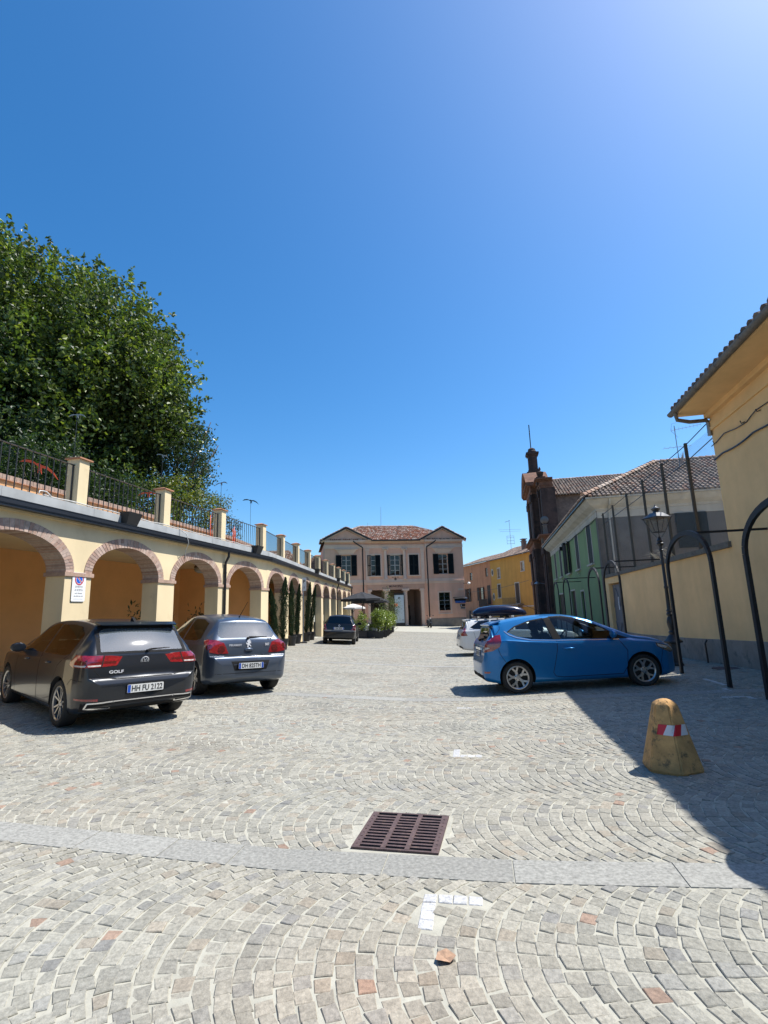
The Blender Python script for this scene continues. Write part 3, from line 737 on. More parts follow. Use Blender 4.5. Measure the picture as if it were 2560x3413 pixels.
for x in (U0, U1): b.quad((x, -.18, FL), (x, 11, FL), (x, 11, 9.3), (x, -.18, 9.3))
b.quad((U0, 11, FL), (U1, 11, FL), (U1, 11, 9.3), (U0, 11, 9.3))
lpart('wall', b, m_pink, mun)
b = MB()                                         # portico inside
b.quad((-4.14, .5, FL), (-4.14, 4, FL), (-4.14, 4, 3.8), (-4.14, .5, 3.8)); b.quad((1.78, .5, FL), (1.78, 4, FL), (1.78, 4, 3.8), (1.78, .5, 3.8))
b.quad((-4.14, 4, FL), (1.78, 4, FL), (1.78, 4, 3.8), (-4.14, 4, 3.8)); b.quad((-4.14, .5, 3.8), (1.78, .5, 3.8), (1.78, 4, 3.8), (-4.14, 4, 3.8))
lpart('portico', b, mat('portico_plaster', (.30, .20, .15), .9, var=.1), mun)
b = MB(); b.box(.2, 1.2, 3.9, 3.98, FL, 2.0); b.box(-3.2, -1.6, 3.9, 3.98, FL, 2.6); lpart('door', b, m_wood, mun)
b = MB(); b.box(-.1, .95, 3.92, 3.97, 1.75, 3.3); lpart('notice_board', b, m_dark, mun)
b = MB(); b.lathe([(.27, 0), (.27, .02), (.001, .02)], 18, axis='y', c=(.62, 3.9, 2.55)); lpart('round_sign', b, m_white, mun)
b = MB(); b.box(.75, 1.25, 3.8, 3.9, .3, .75); lpart('wall_box', b, m_wood, mun)
for uc in (-2.31, -.06):                        # ground floor columns
    b = MB(); z = -.45
    b.lathe([(.31, z), (.31, z + .12), (.27, z + .16), (.255, z + .2), (.255, 1.2), (.225, 3.35), (.25, 3.38), (.25, 3.43), (.23, 3.45), (.25, 3.55), (.36, 3.66)], 20, (uc, .1, 0))
    b.box(uc - .41, uc + .41, -.2, .5, 3.66, 3.88); lpart('column', b, m_pink2, mun, angle=40)
for uc in (-4.3, 1.94):
    b = MB(); b.box(uc - .17, uc + .17, -.06, .3, FL, 3.6); b.box(uc - .3 if uc > 0 else uc - .2, uc + .2 if uc > 0 else uc + .3, -.12, .4, 3.6, 3.86); lpart('pilaster', b, m_pink2, mun)
for uc in (-2.31, -.06):                        # upper half columns
    b = MB(); b.lathe([(.26, 4.98), (.26, 5.08), (.21, 5.14), (.205, 6.5), (.185, 8.2), (.22, 8.24), (.19, 8.3), (.3, 8.44)], 16, (uc, -.02, 0))
    for s in (-1, 1): b.lathe([(.09, -.2), (.09, .12)], 10, (uc + s * .27, 0, 8.42), axis='y')
    b.box(uc - .36, uc + .36, -.24, .1, 8.5, 8.6); lpart('column', b, m_pink2, mun, angle=40)
for uc in (-4.45, 2.12):
    b = MB(); b.box(uc - .2, uc + .2, -.06, .0, 4.98, 8.3); b.box(uc - .28, uc + .28, -.12, 0, 8.3, 8.58); lpart('pilaster', b, m_pink2, mun)
def trim(prof, u0, u1, v, m, name='cornice'):
    b = MB()
    for i, (za, zb, pr) in enumerate(prof): b.box(u0, u1, v - pr, v + .002, za, zb)
    return lpart(name, b, m, mun)
for u0, u1, v in ((U0 - .02, WL + .02, -.18), (WL + .02, WR - .02, 0), (WR - .02, U1 + .02, -.18)):
    trim([(8.6, 8.95, .07), (8.95, 9.02, .12), (9.25, 9.36, .16), (9.36, 9.5, .3)], u0, u1, v, m_pink2)
    trim([(4.42, 4.62, .05), (4.62, 4.7, .16), (4.7, 4.98, .06)], u0, u1, v, m_pink2)
trim([(3.8, 4.42, .025)], -4.6, 2.25, 0, m_pink3, 'frieze')
for u0, u1, v, g in ((U0, WL, -.18, 1), (WR, U1, -.18, 1)):
    b = MB()                                    # rusticated courses and plinth
    hole = lows[0] if u0 < 0 else lows[1]
    for z in np.arange(.42, 4.3, .43):
        for a, c in ((u0 + .02, hole[0] - .12), (hole[1] + .12, u1 - .02)) if hole[2] - .15 < z < hole[3] + .1 else ((u0 + .02, u1 - .02),): b.box(a, c, v - .022, v + .002, z + .02, z + .42)
    lpart('rustication', b, m_pink, mun)
    b = MB(); b.box(u0 - .02, u1 + .02, v - .05, v + .002, FL, .38); lpart('plinth', b, mat('plinth_render', (.26, .22, .18), .9, var=.2, streak=.2), mun)
for h in wins + cw: casement(mun, h[0], h[1], h[2], h[3], .1, rows=4)
for i, h in enumerate(wins):
    b = MB(); z = h[3]
    b.box(h[0] - .75, h[1] + .75, -.42, -.178, z + .62, z + .72); b.add([(h[0] - .2, -.2, z + .1), (h[1] + .2, -.2, z + .1), (h[1] + .65, -.36, z + .6), (h[0] - .65, -.36, z + .6)], [(0, 1, 2, 3)]); b.box(h[0] - .25, h[1] + .25, -.24, -.18, z + .05, z + .12)
    lpart('window_hood', b, m_pink2, mun)
def leafs(h, v, wl, l=True, r=True):
    if l: shutter(mun, h[0], -wl, h[2], h[3], v - .04, 4)
    if r: shutter(mun, h[1], wl, h[2], h[3], v - .04, -4)
leafs(wins[0], -.18, .64); leafs(wins[1], -.18, .66)
leafs(cw[0], 0, .40, True, False); shutter(mun, cw[0][1], -.60, cw[0][2], cw[0][3], -.06, 4)
leafs(cw[1], 0, .55)
shutter(mun, cw[2][0], .56, cw[2][2], cw[2][3], -.03, 0); shutter(mun, cw[2][1], -.56, cw[2][2], cw[2][3], -.03, 0)
for h in cw:
    b = MB(); b.box(h[0] - .15, h[0], -.05, .002, h[2], h[3] + .15); b.box(h[1], h[1] + .15, -.05, .002, h[2], h[3] + .15); b.box(h[0], h[1], -.05, .002, h[3], h[3] + .15); b.box(h[0] - .2, h[1] + .2, -.12, .002, h[2] - .12, h[2])
    lpart('window_surround', b, m_pink2, mun)
for i, h in enumerate(lows):
    b = MB(); v = -.18
    b.box(h[0] - .13, h[0], v - .05, v + .002, h[2] - .1, h[3] + .13); b.box(h[1], h[1] + .13, v - .05, v + .002, h[2] - .1, h[3] + .13); b.box(h[0], h[1], v - .05, v + .002, h[3], h[3] + .13); b.box(h[0] - .2, h[1] + .2, v - .12, v + .002, h[2] - .22, h[2] - .1)
    lpart('window_surround', b, m_pink2, mun)
    w = casement(mun, h[0], h[1], h[2], h[3], .0, rows=5, cols=2, fm=mat('grey_window', (.05, .07, .07), .5), bar=.03)
    b = MB(); m = (h[0] + h[1]) / 2
    b.tube([(m + .05 * math.sin(k * 1.1), -.1, h[2] + .1 + k * .11) for k in range(20)], .03, 6); b.tube([(h[0] + .1 + k * .06, -.1, 2.4 + .04 * math.sin(k * 1.6)) for k in range(20)], .028, 6)
    lpart('window_grille', b, m_grey_metal, w)
b = MB(); F = frame((-1.18, -.03, 4.17), (1, 0, 0), (0, 0, 1)); put_text(b, 'MUNICIPIO', .34, F, .015, sx=.92); lpart('lettering', b, mat('bronze_letters', (.07, .03, .02), .5), mun)
for uc, dirn in ((-4.98, -1), (2.62, 1)):
    b = MB(); u = uc
    b.tube([(u - dirn * 1.1 * -1, -.5, 9.45), (u - dirn * .9 * -1, -.45, 9.25), (u, -.3, 8.7), (u, -.26, 8.4), (u, -.26, 5.0), (u, -.36, 4.8), (u, -.26, 4.3), (u, -.26, .6)], .065, 8); lpart('downpipe', b, m_gutter, mun)
# pediments and roof
for (a, c) in ((U0 - .42, -3.86), (1.78, U1 + .45)):
    m = (a + c) / 2 - (.02 if a < 0 else -.02); b = MB(); z = 9.5; ap = 10.98
    b.add([(a + .3, -.2, z), (c - .3, -.2, z), (m, -.2, ap - .22)], [(0, 1, 2)]); lpart('tympanum', b, m_pink, mun)
    b = MB()
    for s, e in (((a, z), (m, ap)), ((m, ap), (c, z))):
        b.hexa([(s[0], -.5, s[1] - .06), (e[0], -.5, e[1] - .06), (e[0], .3, e[1] - .06), (s[0], .3, s[1] - .06), (s[0], -.5, s[1] + .12), (e[0], -.5, e[1] + .12), (e[0], .3, e[1] + .12), (s[0], .3, s[1] + .12)], mi=1)
        b.hexa([(s[0] + (e[0] - s[0]) * .04, -.34, s[1] - .2), (e[0], -.34, e[1] - .2), (e[0], -.1, e[1] - .2), (s[0] + (e[0] - s[0]) * .04, -.1, s[1] - .2), (s[0], -.34, s[1] - .07), (e[0], -.34, e[1] - .07), (e[0], -.1, e[1] - .07), (s[0], -.1, s[1] - .07)], mi=0)
    b.box(a + .1, c - .1, -.46, -.1, z - .02, z + .06, mi=0)
    lpart('pediment', b, [m_pink2, m_gutter], mun)
    rt = MB(); L_ = math.hypot(m - a, ap - z)
    for s in (-1, 1):
        x0 = a if s < 0 else c
        sl_ = Vector((m - x0, 0, ap - z)).normalized(); tiled([(0, 0), (4.5, 0), (4.5, L_), (0, L_)] if s > 0 else [(0, 0), (4.5, 0), (4.5, L_), (0, L_)], (x0, -.45, z + .12), (0, 1, 0), sl_, mb=rt)
    lpart('gable_roof', rt, m_tile, mun)
rt = MB(); ez = 9.52; rz = 12.0; V0 = -.42; D_ = 5.5
sl_ = math.hypot(D_, rz - ez); ua, ub = U0 - .3, U1 + .3
cols = [(.36, .15, .085), (.42, .2, .12), (.30, .12, .07), (.50, .36, .28), (.24, .17, .13), (.55, .44, .36)]
tiled([(0, 0), (ub - ua, 0), (ub - ua - 5.0, sl_), (5.0, sl_)], (ua, V0, ez), (1, 0, 0), (0, D_, rz - ez), mb=rt, cols=cols)
rt.add([(ua, V0, ez), (ua, 11.4, ez), (ua + 5, V0 + D_, rz)], [(0, 1, 2)], col=(.3, .16, .1)); rt.add([(ub, V0, ez), (ub, 11.4, ez), (ub - 5, V0 + D_, rz)], [(0, 1, 2)], col=(.3, .16, .1)); rt.add([(ua, 11.4, ez), (ub, 11.4, ez), (ub - 5, V0 + D_, rz), (ua + 5, V0 + D_, rz)], [(0, 1, 2, 3)], col=(.3, .16, .1))
ridge_tiles(rt, (ua + 5, V0 + D_, rz + .03), (ub - 5, V0 + D_, rz + .03)); ridge_tiles(rt, (ua, V0, ez + .05), (ua + 5, V0 + D_, rz + .03)); ridge_tiles(rt, (ub, V0, ez + .05), (ub - 5, V0 + D_, rz + .03))
rf = lpart('roof', rt, m_tile, mun)
b = MB(); b.box(WL + .9, WR - .6, -.62, -.42, 9.42, 9.55); lpart('gutter', b, m_gutter, mun)
b = MB(); b.tube([(-1.9, 5.0, 11.9), (-1.85, 5.0, 14.6)], [.03, .015], 6); b.tube([(-3.6, 5.0, 11.9), (-3.6, 5, 12.5)], .02, 6); lpart('aerial', b, m_grey_metal, rf)
b = MB(); b.lathe([(.14, 0), (.14, .03), (.001, .04)], 14, axis='y', c=(-1.2, -.06, 5.0)); 
for k in (-.3, 0, .3): b.box(-1.2 + k - .09, -1.2 + k + .09, -.03, .0, 5.2, 5.25)
lpart('bell_fitting', b, m_wood, mun)
b = MB(); b.box(-4.25, -3.95, -.03, .0, 4.75, 5.0); lpart('vent', b, m_pink2, mun)
# signs on the right wing
o = empty('shop_canopy', (0, 0, 0)); o.matrix_basis = mun.matrix_basis.copy(); o.rotation_euler = (0, 0, MA); o.location = mun.location; tag(o, 'black canopy over a blue shop panel on the right end of the town hall', 'canopy')
b = MB(); b.hexa([(5.55, -.75, 2.5), (7.15, -.75, 2.5), (7.15, -.2, 2.66), (5.55, -.2, 2.66), (5.55, -.75, 2.55), (7.15, -.75, 2.55), (7.15, -.2, 2.74), (5.55, -.2, 2.74)]); b.box(5.7, 7.05, -.3, -.2, 2.3, 2.5); lpart('hood', b, m_black, o)
b = MB(); b.box(5.75, 6.98, -.36, -.3, 2.05, 2.32); lpart('panel', b, mat('shop_blue', (.02, .08, .32), .5), o)
b = MB(); put_text(b, 'Sala le Manzoni', .15, frame((6.3, -.365, 2.18), (1, 0, 0), (0, 0, 1)), .002); lpart('lettering', b, mat('shop_letter', (.2, .4, .8), .5), o)
for u0, u1, za, zb, m, lab in ((6.34, 6.95, 1.66, 1.92, m_wood, 'small dark plate below the blue shop panel'), (6.38, 6.97, 1.38, 1.6, m_pl, 'small pale plate, lowest on the right end of the town hall'), (6.2, 6.85, 3.5, 3.75, m_pink2, 'faded pale street plate high on the town hall corner')):
    o = empty('wall_plate', mun.location, MA, lab, 'sign', 'plates on the town hall corner'); b = MB(); b.box(u0, u1, -.25, -.2, za, zb); lpart('plate', b, m, o)
    if za < 1.5: b = MB(); b.box(u0 + .06, u1 - .06, -.256, -.251, za + .06, zb - .06); lpart('inscription', b, m_wood, o)
    elif za < 2: b = MB(); b.lathe([(.07, 0), (.07, .004), (.001, .005)], 12, axis='y', c=(u0 + .12, -.257, 1.79)); lpart('emblem', b, m_white, o)
o = empty('wall_lamp', mun.location, MA, 'small white lamp on a bracket at the town hall corner', 'lamp'); b = MB(); b.tube([(6.9, -.2, 4.3), (7.4, -.55, 4.35)], .025, 6); lpart('bracket', b, m_black, o)
b = MB(); b.lathe([(.05, .16), (.16, .05), (.2, 0), (.12, -.1), (.001, -.12)], 12, (7.45, -.6, 4.3)); lpart('shade', b, m_white, o)
# low tiled houses glimpsed behind the arcade
for k, (x0, x1, y, ez, rz, lab) in enumerate([(-19, -10.8, 62, 6.9, 9.4, 'low house with a brown tiled roof behind the far terrace, left one'), (-11.2, -7.2, 66, 7.0, 9.1, 'low house with a red tiled roof beside the town hall')]):
    o = empty('tiled_house', ((x0 + x1) / 2, y, 0), 0, lab, 'house'); b = MB(); w = (x1 - x0) / 2; b.box(-w, w, 0, 8, -1, ez); lpart('wall', b, mat('house_plaster', (.32, .24, .16), .9, var=.2), o)
    rt = MB(); tiled([(0, 0), (2 * w + .8, 0), (2 * w - 1.2, 4.9), (2, 4.9)], (-w - .4, -.4, ez), (1, 0, 0), (0, 4.2, rz - ez), mb=rt); rt.add([(-w - .4, -.4, ez), (-w - .4, 8.4, ez), (-w + 1.6, 3.8, rz)], [(0, 1, 2)], col=(.3, .16, .1)); rt.add([(w + .4, -.4, ez), (w + .4, 8.4, ez), (w - 1.6, 3.8, rz)], [(0, 1, 2)], col=(.3, .16, .1)); ridge_tiles(rt, (-w + 1.6, 3.8, rz), (w - 1.6, 3.8, rz)); lpart('roof', rt, m_tile, o)
    b = MB(); b.box(-w + 1.5, -w + 2.3, -.03, .0, ez - 2.2, ez - .8); b.box(w - 2.3, w - 1.5, -.03, 0, ez - 2.2, ez - .8); lpart('window', b, m_dark, o)

# ------------------------------------------------------------------ right hand side: frame along the wall (x = along, y = towards the piazza)
WA = math.atan2(.9796, .2008)
def wloc(): return (8.18, 11.58, 0)
def ys(y): return (y - 11.58) / .9796
def wempty(name, lab, cat, group=None): return empty(name, wloc(), WA, lab, cat, group)
MW = Matrix.Translation(wloc()) @ Matrix.Rotation(WA, 4, 'Z')
MWi = MW.inverted()
def wg(s, t): p = MW @ Vector((s, t, 0)); return G(p.x, p.y)
E0 = .755
tb = wempty('yellow_house', 'tall ochre house with deep eaves at the right edge', 'house')
b = MB(); b.box(-18, E0, -9, 0, -.6, 6.24); lpart('wall', b, m_yellow, tb)
b = MB(); b.box(-18, E0 + .002, 0, .05, 5.72, 5.80); b.box(-18, E0 + .002, 0, .03, 5.80, 5.95); lpart('string_course', b, m_yellow, tb)
b = MB(); b.box(-18, E0 + .01, .0, .80, 6.17, 6.215); b.box(-18, E0 + .01, .0, .12, 6.05, 6.17); lpart('soffit', b, m_yellow, tb)
b = MB()
n = 10; r = .085
prof = [(r * math.cos(math.pi + math.pi * i / n), r * math.sin(math.pi + math.pi * i / n)) for i in range(n + 1)]
for i in range(n):
    (a, c), (d, e) = prof[i], prof[i + 1]
    b.quad((-18, .87 + a, 6.27 + c), (E0 + .04, .87 + a, 6.27 + c), (E0 + .04, .87 + d, 6.27 + e), (-18, .87 + d, 6.27 + e))
for s in np.arange(-17.5, E0, 1.1): b.lathe([(r + .006, s), (r + .006, s + .03)], 14, (0, .87, 6.27), axis='x')
b.add([(E0 + .04, .87 + a, 6.27 + c) for a, c in prof], [tuple(range(n + 1))])
b.tube([(E0 - .25, .86, 6.2), (E0 - .22, .82, 6.02), (E0 - .1, .5, 5.98), (E0 - .04, .1, 6.0), (E0 - .02, .05, 5.95)], .05, 8)
lpart('gutter', b, mat('old_zinc', (.17, .155, .14), .6, metal=.4, var=.25, vs=8), tb, angle=50)
b = MB(); b.tube([(E0 - .02, .05, 5.99), (E0 - .02, .055, 5.6)], .05, 8); lpart('downpipe', b, m_grey_metal, tb)
rt = MB(); tiled([(0, 0), (18.8, 0), (18.8, 10.5), (0, 10.5)], (-18, .80, 6.30), (1, 0, 0), (0, -10, 3.6), mb=rt, w=.24, r=.095, cols=[(.12, .09, .075), (.16, .11, .085), (.2, .15, .12)])
lpart('roof', rt, m_tile, tb)
b = MB(); b.tube([(-3 + k * .25, .03 + .02 * math.sin(k * 2.2), 5.36 - .05 * math.sin(k * .9)) for k in range(16)], .012, 5); b.tube([(-6 + k * .25, .04, 5.0 - .05 * abs(math.sin(k * .5))) for k in range(28)], .02, 5)
for s in (-1.6, .55, -.9): b.tube([(s, .0, 5.36), (s, .07, 5.33), (s + .04, .07, 5.4)], .012, 5)
lpart('wiring', b, m_black, tb)
# low wall with coping, dado, gate
lw = wempty('boundary_wall', 'low ochre wall with grey coping and grey render base', 'wall')
g0, g1 = ys(23.3), ys(25.75); wend = ys(26.65)
b = MB(); holed(b, E0 + .003, wend, -.8, 2.76, [(g0, g1, -.8, 2.46)], v=0, depth=-.35); b.quad((E0 + .003, -.35, -.8), (wend, -.35, -.8), (wend, -.35, 2.76), (E0 + .003, -.35, 2.76)); lpart('wall', b, m_yellow, lw)
b = MB(); s = -3.0
while s < wend:
    e = min(s + .8, wend)
    if not (g0 - .4 < s < g1): b.hexa([(s, .002, -.7), (e, .002, -.7), (e, .022, -.7), (s, .022, -.7), (s, .002, wg(s, 0) + .62), (e, .002, wg(e, 0) + .62), (e, .022, wg(e, 0) + .61), (s, .022, wg(s, 0) + .61)])
    s = e
lpart('dado', b, m_dado, lw)
b = MB(); s = E0 - .10
while s < wend: e = min(s + rnd.uniform(.8, 1.2), wend); b.box(s, e - .008, -.42, .075 + rnd.uniform(0, .01), 2.765, 2.90 + rnd.uniform(-.01, .01)); s = e
lpart('coping', b, mat('mossy_coping', (.16, .145, .12), .95, var=.35, vs=4, bump=.4, bs=25, stain=(.07, .07, .05), stain_s=4), lw)
gt = wempty('sheet_metal_gate', 'grey sheet metal double gate with curved bars in the ochre wall', 'gate')
m_gate = mat('grey_gate_paint', (.15, .15, .165), .6, var=.15, streak=.15); gm_ = (g0 + g1) / 2
b = MB()
for a, c in ((g0 + .03, gm_ - .01), (gm_ + .01, g1 - .03)):
    b.box(a, c, -.2, -.17, wg(a, 0) + .05, 2.4)
    for z in (.6, 1.3): b.box(a, c, -.17, -.145, z, z + .06)
    b.tube([(a + .05 + (c - a - .1) * k / 8, -.155, 1.35 + .9 * math.sin(math.pi * k / 8)) for k in range(9)], .02, 5); b.tube([(a + .05 + (c - a - .1) * k / 8, -.155, .6 - .5 * math.sin(math.pi * k / 8)) for k in range(9)], .02, 5)
lpart('leaf', b, m_gate, gt)
b = MB(); b.lathe([(.16, 0), (.16, .01), (.001, .01)], 16, axis='y', c=(gm_ - .5, -.142, 1.75)); b.box(gm_ + .1, gm_ + .25, -.15, -.143, 1.2, 1.8); lpart('notice', b, m_white, gt)
# fence above the wall
m_post = mat('fence_post', (.05, .05, .042), .85, var=.25, vs=10)
m_mesh = bpy.data.materials.new('wire_mesh'); m_mesh.use_nodes = True
n_, l_ = nodes_of(m_mesh); pb = n_['Principled BSDF']; pb.inputs['Base Color'].default_value = (.20, .20, .19, 1); pb.inputs['Roughness'].default_value = .5; pb.inputs['Metallic'].default_value = .5
tcn = n_.new('ShaderNodeTexCoord'); tr_ = n_.new('ShaderNodeBsdfTransparent'); mxs = n_.new('ShaderNodeMixShader'); prev = None
for sgn in (1, -1):
    mp = n_.new('ShaderNodeMapping'); mp.inputs['Rotation'].default_value = (0, R(45 * sgn), 0); l_.new(tcn.outputs['Object'], mp.inputs[0])
    sp = n_.new('ShaderNodeSeparateXYZ'); l_.new(mp.outputs[0], sp.inputs[0])
    q1 = n_.new('ShaderNodeMath'); q1.operation = 'MULTIPLY'; q1.inputs[1].default_value = 1 / .055; l_.new(sp.outputs[0], q1.inputs[0])
    q2 = n_.new('ShaderNodeMath'); q2.operation = 'FRACT'; l_.new(q1.outputs[0], q2.inputs[0])
    q3 = n_.new('ShaderNodeMath'); q3.operation = 'LESS_THAN'; q3.inputs[1].default_value = .11; l_.new(q2.outputs[0], q3.inputs[0])
    if prev is None: prev = q3
    else: q4 = n_.new('ShaderNodeMath'); q4.operation = 'MAXIMUM'; l_.new(prev.outputs[0], q4.inputs[0]); l_.new(q3.outputs[0], q4.inputs[1]); prev = q4
l_.new(prev.outputs[0], mxs.inputs[0]); l_.new(tr_.outputs[0], mxs.inputs[1]); l_.new(pb.outputs[0], mxs.inputs[2]); l_.new(mxs.outputs[0], n_['Material Output'].inputs[0])
fe = wempty('mesh_fence', 'tall wire mesh fence on rusty posts above the low wall', 'fence')
PST = [14.4, 16.58, 18.85, 21.2, 23.75, 25.9]
for y in PST:
    b = MB(); s = ys(y); b.bar((s, -.14, 2.85), (s, -.14, 6.06), .075, .075, up=(0, 1, 0)); lpart('post', b, m_post, fe)
b = MB(); b.quad((E0, -.19, 2.9), (ys(26.4), -.19, 2.9), (ys(26.4), -.19, 5.93), (E0, -.19, 5.93)); lpart('wire_netting', b, m_mesh, fe)
b = MB(); s0, s1 = E0, ys(26.4)
def sag(z, a, c): return [(a + (c - a) * k / 6, -.16, z - .03 * math.sin(math.pi * k / 6)) for k in range(7)]
for z in (6.02, 5.55): b.tube([(E0, -.02, z)] + sag(z, ys(14.4), s1), .014, 5)
b.tube([(E0 - .02, .03, 5.98)] + [(E0 + .05, .0, 5.7), (E0 + .2, -.05, 5.75), (E0 + .1, -.02, 5.98)], .02, 6)
lpart('cable', b, m_black, fe)
mb = MB()
for k in range(26):
    s = ys(17.2) + rnd.uniform(-.7, 1.2); L_ = rnd.uniform(.3, .8); a = rnd.uniform(-1, 1)
    mb.tube([MW @ Vector((s, -.2, 2.9)), MW @ Vector((s + a * L_ * .5, .05, 2.9 + L_ * .5)), MW @ Vector((s + a * L_, .2, 2.9 + L_ * .45))], [.006, .005, .002], 4)
tag(mb.build('dry_grass', mat('dry_straw', (.42, .38, .28), .9)), 'dry grass blades growing on the wall coping by the lamp', 'grass', kind='stuff')
# steel hoops
HO = Vector((6.14, 9.67, 0))
def HP(s, t): return MW.to_3x3() @ Vector((s, t, 0)) + HO
def hs_(y): return (y - 9.67) / .9796
m_hoop = mat('hoop_paint', (.014, .014, .016), .55, var=.2, vs=6, spec=.3)
labs = ['nearest black steel hoop, cut by the right picture edge', 'black steel hoop behind the bollard, tied to the tall ochre house', 'black steel hoop in front of the grey sheet metal gate', 'black steel hoop just beyond the gate, against the near green wall', 'black steel hoop before the far end of the green house', 'last and farthest black steel hoop, near the dark church']
for (ya, yb), lab in zip([(5.92, 8.33), (9.67, 12.08), (16.75, 19.13), (20.0, 22.3), (27.95, 30.3), (32.7, 35.1)], labs):
    s0, s1 = hs_(ya), hs_(yb); pc = HP((s0 + s1) / 2, 0); o = empty('steel_hoop', (pc.x, pc.y, G(pc.x, pc.y)), WA, lab, 'hoop', 'row of black steel hoops along the right side')
    a = (s1 - s0) / 2; gz = o.location.z; b = MB()
    p0 = HP(s0, 0); p1 = HP(s1, 0); pts = [(-a, 0, G(p0.x, p0.y) - gz), (-a, 0, 2.2 - gz)]
    pts += [(-a * math.cos(math.pi * k / 18), 0, 2.25 - gz + .70 * math.sin(math.pi * k / 18)) for k in range(19)] + [(a, 0, 2.2 - gz), (a, 0, G(p1.x, p1.y) - gz)]
    for i in range(len(pts) - 1): b.bar(pts[i], pts[i + 1], .055, .10, up=(1, 0, .01) if abs(pts[i][0] - pts[i + 1][0]) < .2 * a else (0, 0, 1))
    for i in (1,): pass
    lpart('arch', b, m_hoop, o)
    b = MB(); b.bar((0, 0, 2.955 - gz), (0, -1.64, 2.955 - gz), .045, .045); lpart('tie_bar', b, m_hoop, o)
# lantern post
lp = empty('street_lamp', (7.56, 13.98, G(7.56, 13.98)), WA + .5, 'black cast iron lantern post beside the hoop behind the blue car', 'street lamp')
b = MB(); b.lathe([(.19, 0), (.19, .05), (.165, .08), (.155, .56), (.17, .58), (.24, .60), (.24, .63), (.17, .68), (.12, .76), (.075, .80)], 8, ph=R(22.5)); b.lathe([(.07, .79), (.09, .86), (.06, .9), (.085, 1.0), (.10, 1.12), (.08, 1.22), (.055, 1.27), (.075, 1.3), (.085, 1.34), (.06, 1.38), (.075, 1.42), (.052, 1.46), (.045, 2.0), (.055, 2.02), (.055, 2.06), (.043, 2.08), (.038, 3.02), (.065, 3.05), (.04, 3.08), (.045, 3.16), (.10, 3.22), (.10, 3.24), (.06, 3.27), (.08, 3.31), (.05, 3.37), (.03, 3.42)], 14)
lpart('post', b, m_black, lp, angle=35)
b = MB(); zb, zt, wb, wt = 3.55, 3.93, .115, .245
for i in range(4):
    c = [(1, 1), (-1, 1), (-1, -1), (1, -1)]; (ax_, ay), (bx, by) = c[i], c[(i + 1) % 4]
    b.bar((ax_ * wb, ay * wb, zb), (ax_ * wt, ay * wt, zt), .018); b.bar((ax_ * wb, ay * wb, zb), (bx * wb, by * wb, zb), .018); b.bar((ax_ * .04, ay * .04, 3.4), (ax_ * wb, ay * wb, zb), .014)
    m0 = ((ax_ + bx) / 2, (ay + by) / 2)
    b.bar((m0[0] * wb, m0[1] * wb, zb), (m0[0] * wt, m0[1] * wt, zt), .008)
b.box(-.27, .27, -.27, .27, zt, zt + .025)
lan = lpart('lantern', b, m_black, lp)
b = MB(); r2 = math.sqrt(2); b.lathe([(.25 * r2, zt + .025), (.12 * r2, zt + .15), (.11 * r2, zt + .16)], 4, ph=R(45)); b.lathe([(.085, zt + .16), (.075, zt + .2), (.12, zt + .26), (.125, zt + .28), (.03, zt + .335), (.012, zt + .36), (.022, zt + .38), (.001, zt + .41)], 14); lpart('lantern_roof', b, mat('lantern_sheet', (.06, .062, .066), .3, metal=.5), lan, angle=30)
b = MB()
for i in range(4):
    (ax_, ay), (bx, by) = c[i], c[(i + 1) % 4]; b.quad((ax_ * wb, ay * wb, zb), (bx * wb, by * wb, zb), (bx * wt, by * wt, zt), (ax_ * wt, ay * wt, zt))
lpart('glass', b, glass('lantern_glass', (.9, .92, .92), .05, ior=1.25), lan)
b = MB(); p = MW @ Vector((ys(14.3), .02, 0)); b.tube([(p.x - .12, p.y, G(p.x, p.y)), (p.x - .13, p.y, .38), (p.x - .08, p.y - .02, .47)], .025, 6); tag(b.build('standpipe', m_black), 'short black pipe standing against the ochre wall behind the lamp', 'pipe')
# traffic bollard
bo = empty('concrete_bollard', (2.655, 5.22, G(2.655, 5.22) - .005), 0, 'squat yellow painted concrete bollard with red and white tape', 'bollard')
m_bol = mat('yellow_bollard_paint', (.52, .30, .115), .92, var=.35, vs=7, bump=.6, bs=70, bd=.007, stain=(.10, .08, .05), stain_s=9, stain_t=.54)
phb = R(-101)
b = MB()
def brad(z): return .268 - (.268 - .117) * (z - .03) / .56
prof = [(.255, 0), (.268, .03)] + [(brad(z), z) for z in (.15, .3, .45, .575)] + [(.112, .59), (.10, .605), (.075, .622), (.04, .634), (.001, .638)]
b.lathe(prof, 6, ph=phb)
bod = lpart('body', b, m_bol, bo)
bm_ = bmesh.new(); bm_.from_mesh(bod.data); bmesh.ops.bevel(bm_, geom=[e for e in bm_.edges if e.calc_length() > .02 and abs((e.verts[0].co - e.verts[1].co).normalized().z) > .5], offset=.012, segments=2, affect='EDGES'); bm_.to_mesh(bod.data); bm_.free()
bod.data.polygons.foreach_set('use_smooth', [True] * len(bod.data.polygons)); bod.data.set_sharp_from_angle(angle=R(28))
m_tw = mat('tape_white', (.62, .62, .64), .4); m_tr = mat('tape_red', (.55, .015, .03), .4)
b = MB()
def bpt(k, z, off=.007):     # position around the hexagon, k = corner number
    i = math.floor(k); f = k - i; r = brad(z) + off
    a = phb + 2 * math.pi * i / 6; c = phb + 2 * math.pi * (i + 1) / 6
    return (r * ((1 - f) * math.cos(a) + f * math.cos(c)), r * ((1 - f) * math.sin(a) + f * math.sin(c)), z)
ta, tb_ = .335, .425; kk = -.78; pw = .36
i = 0
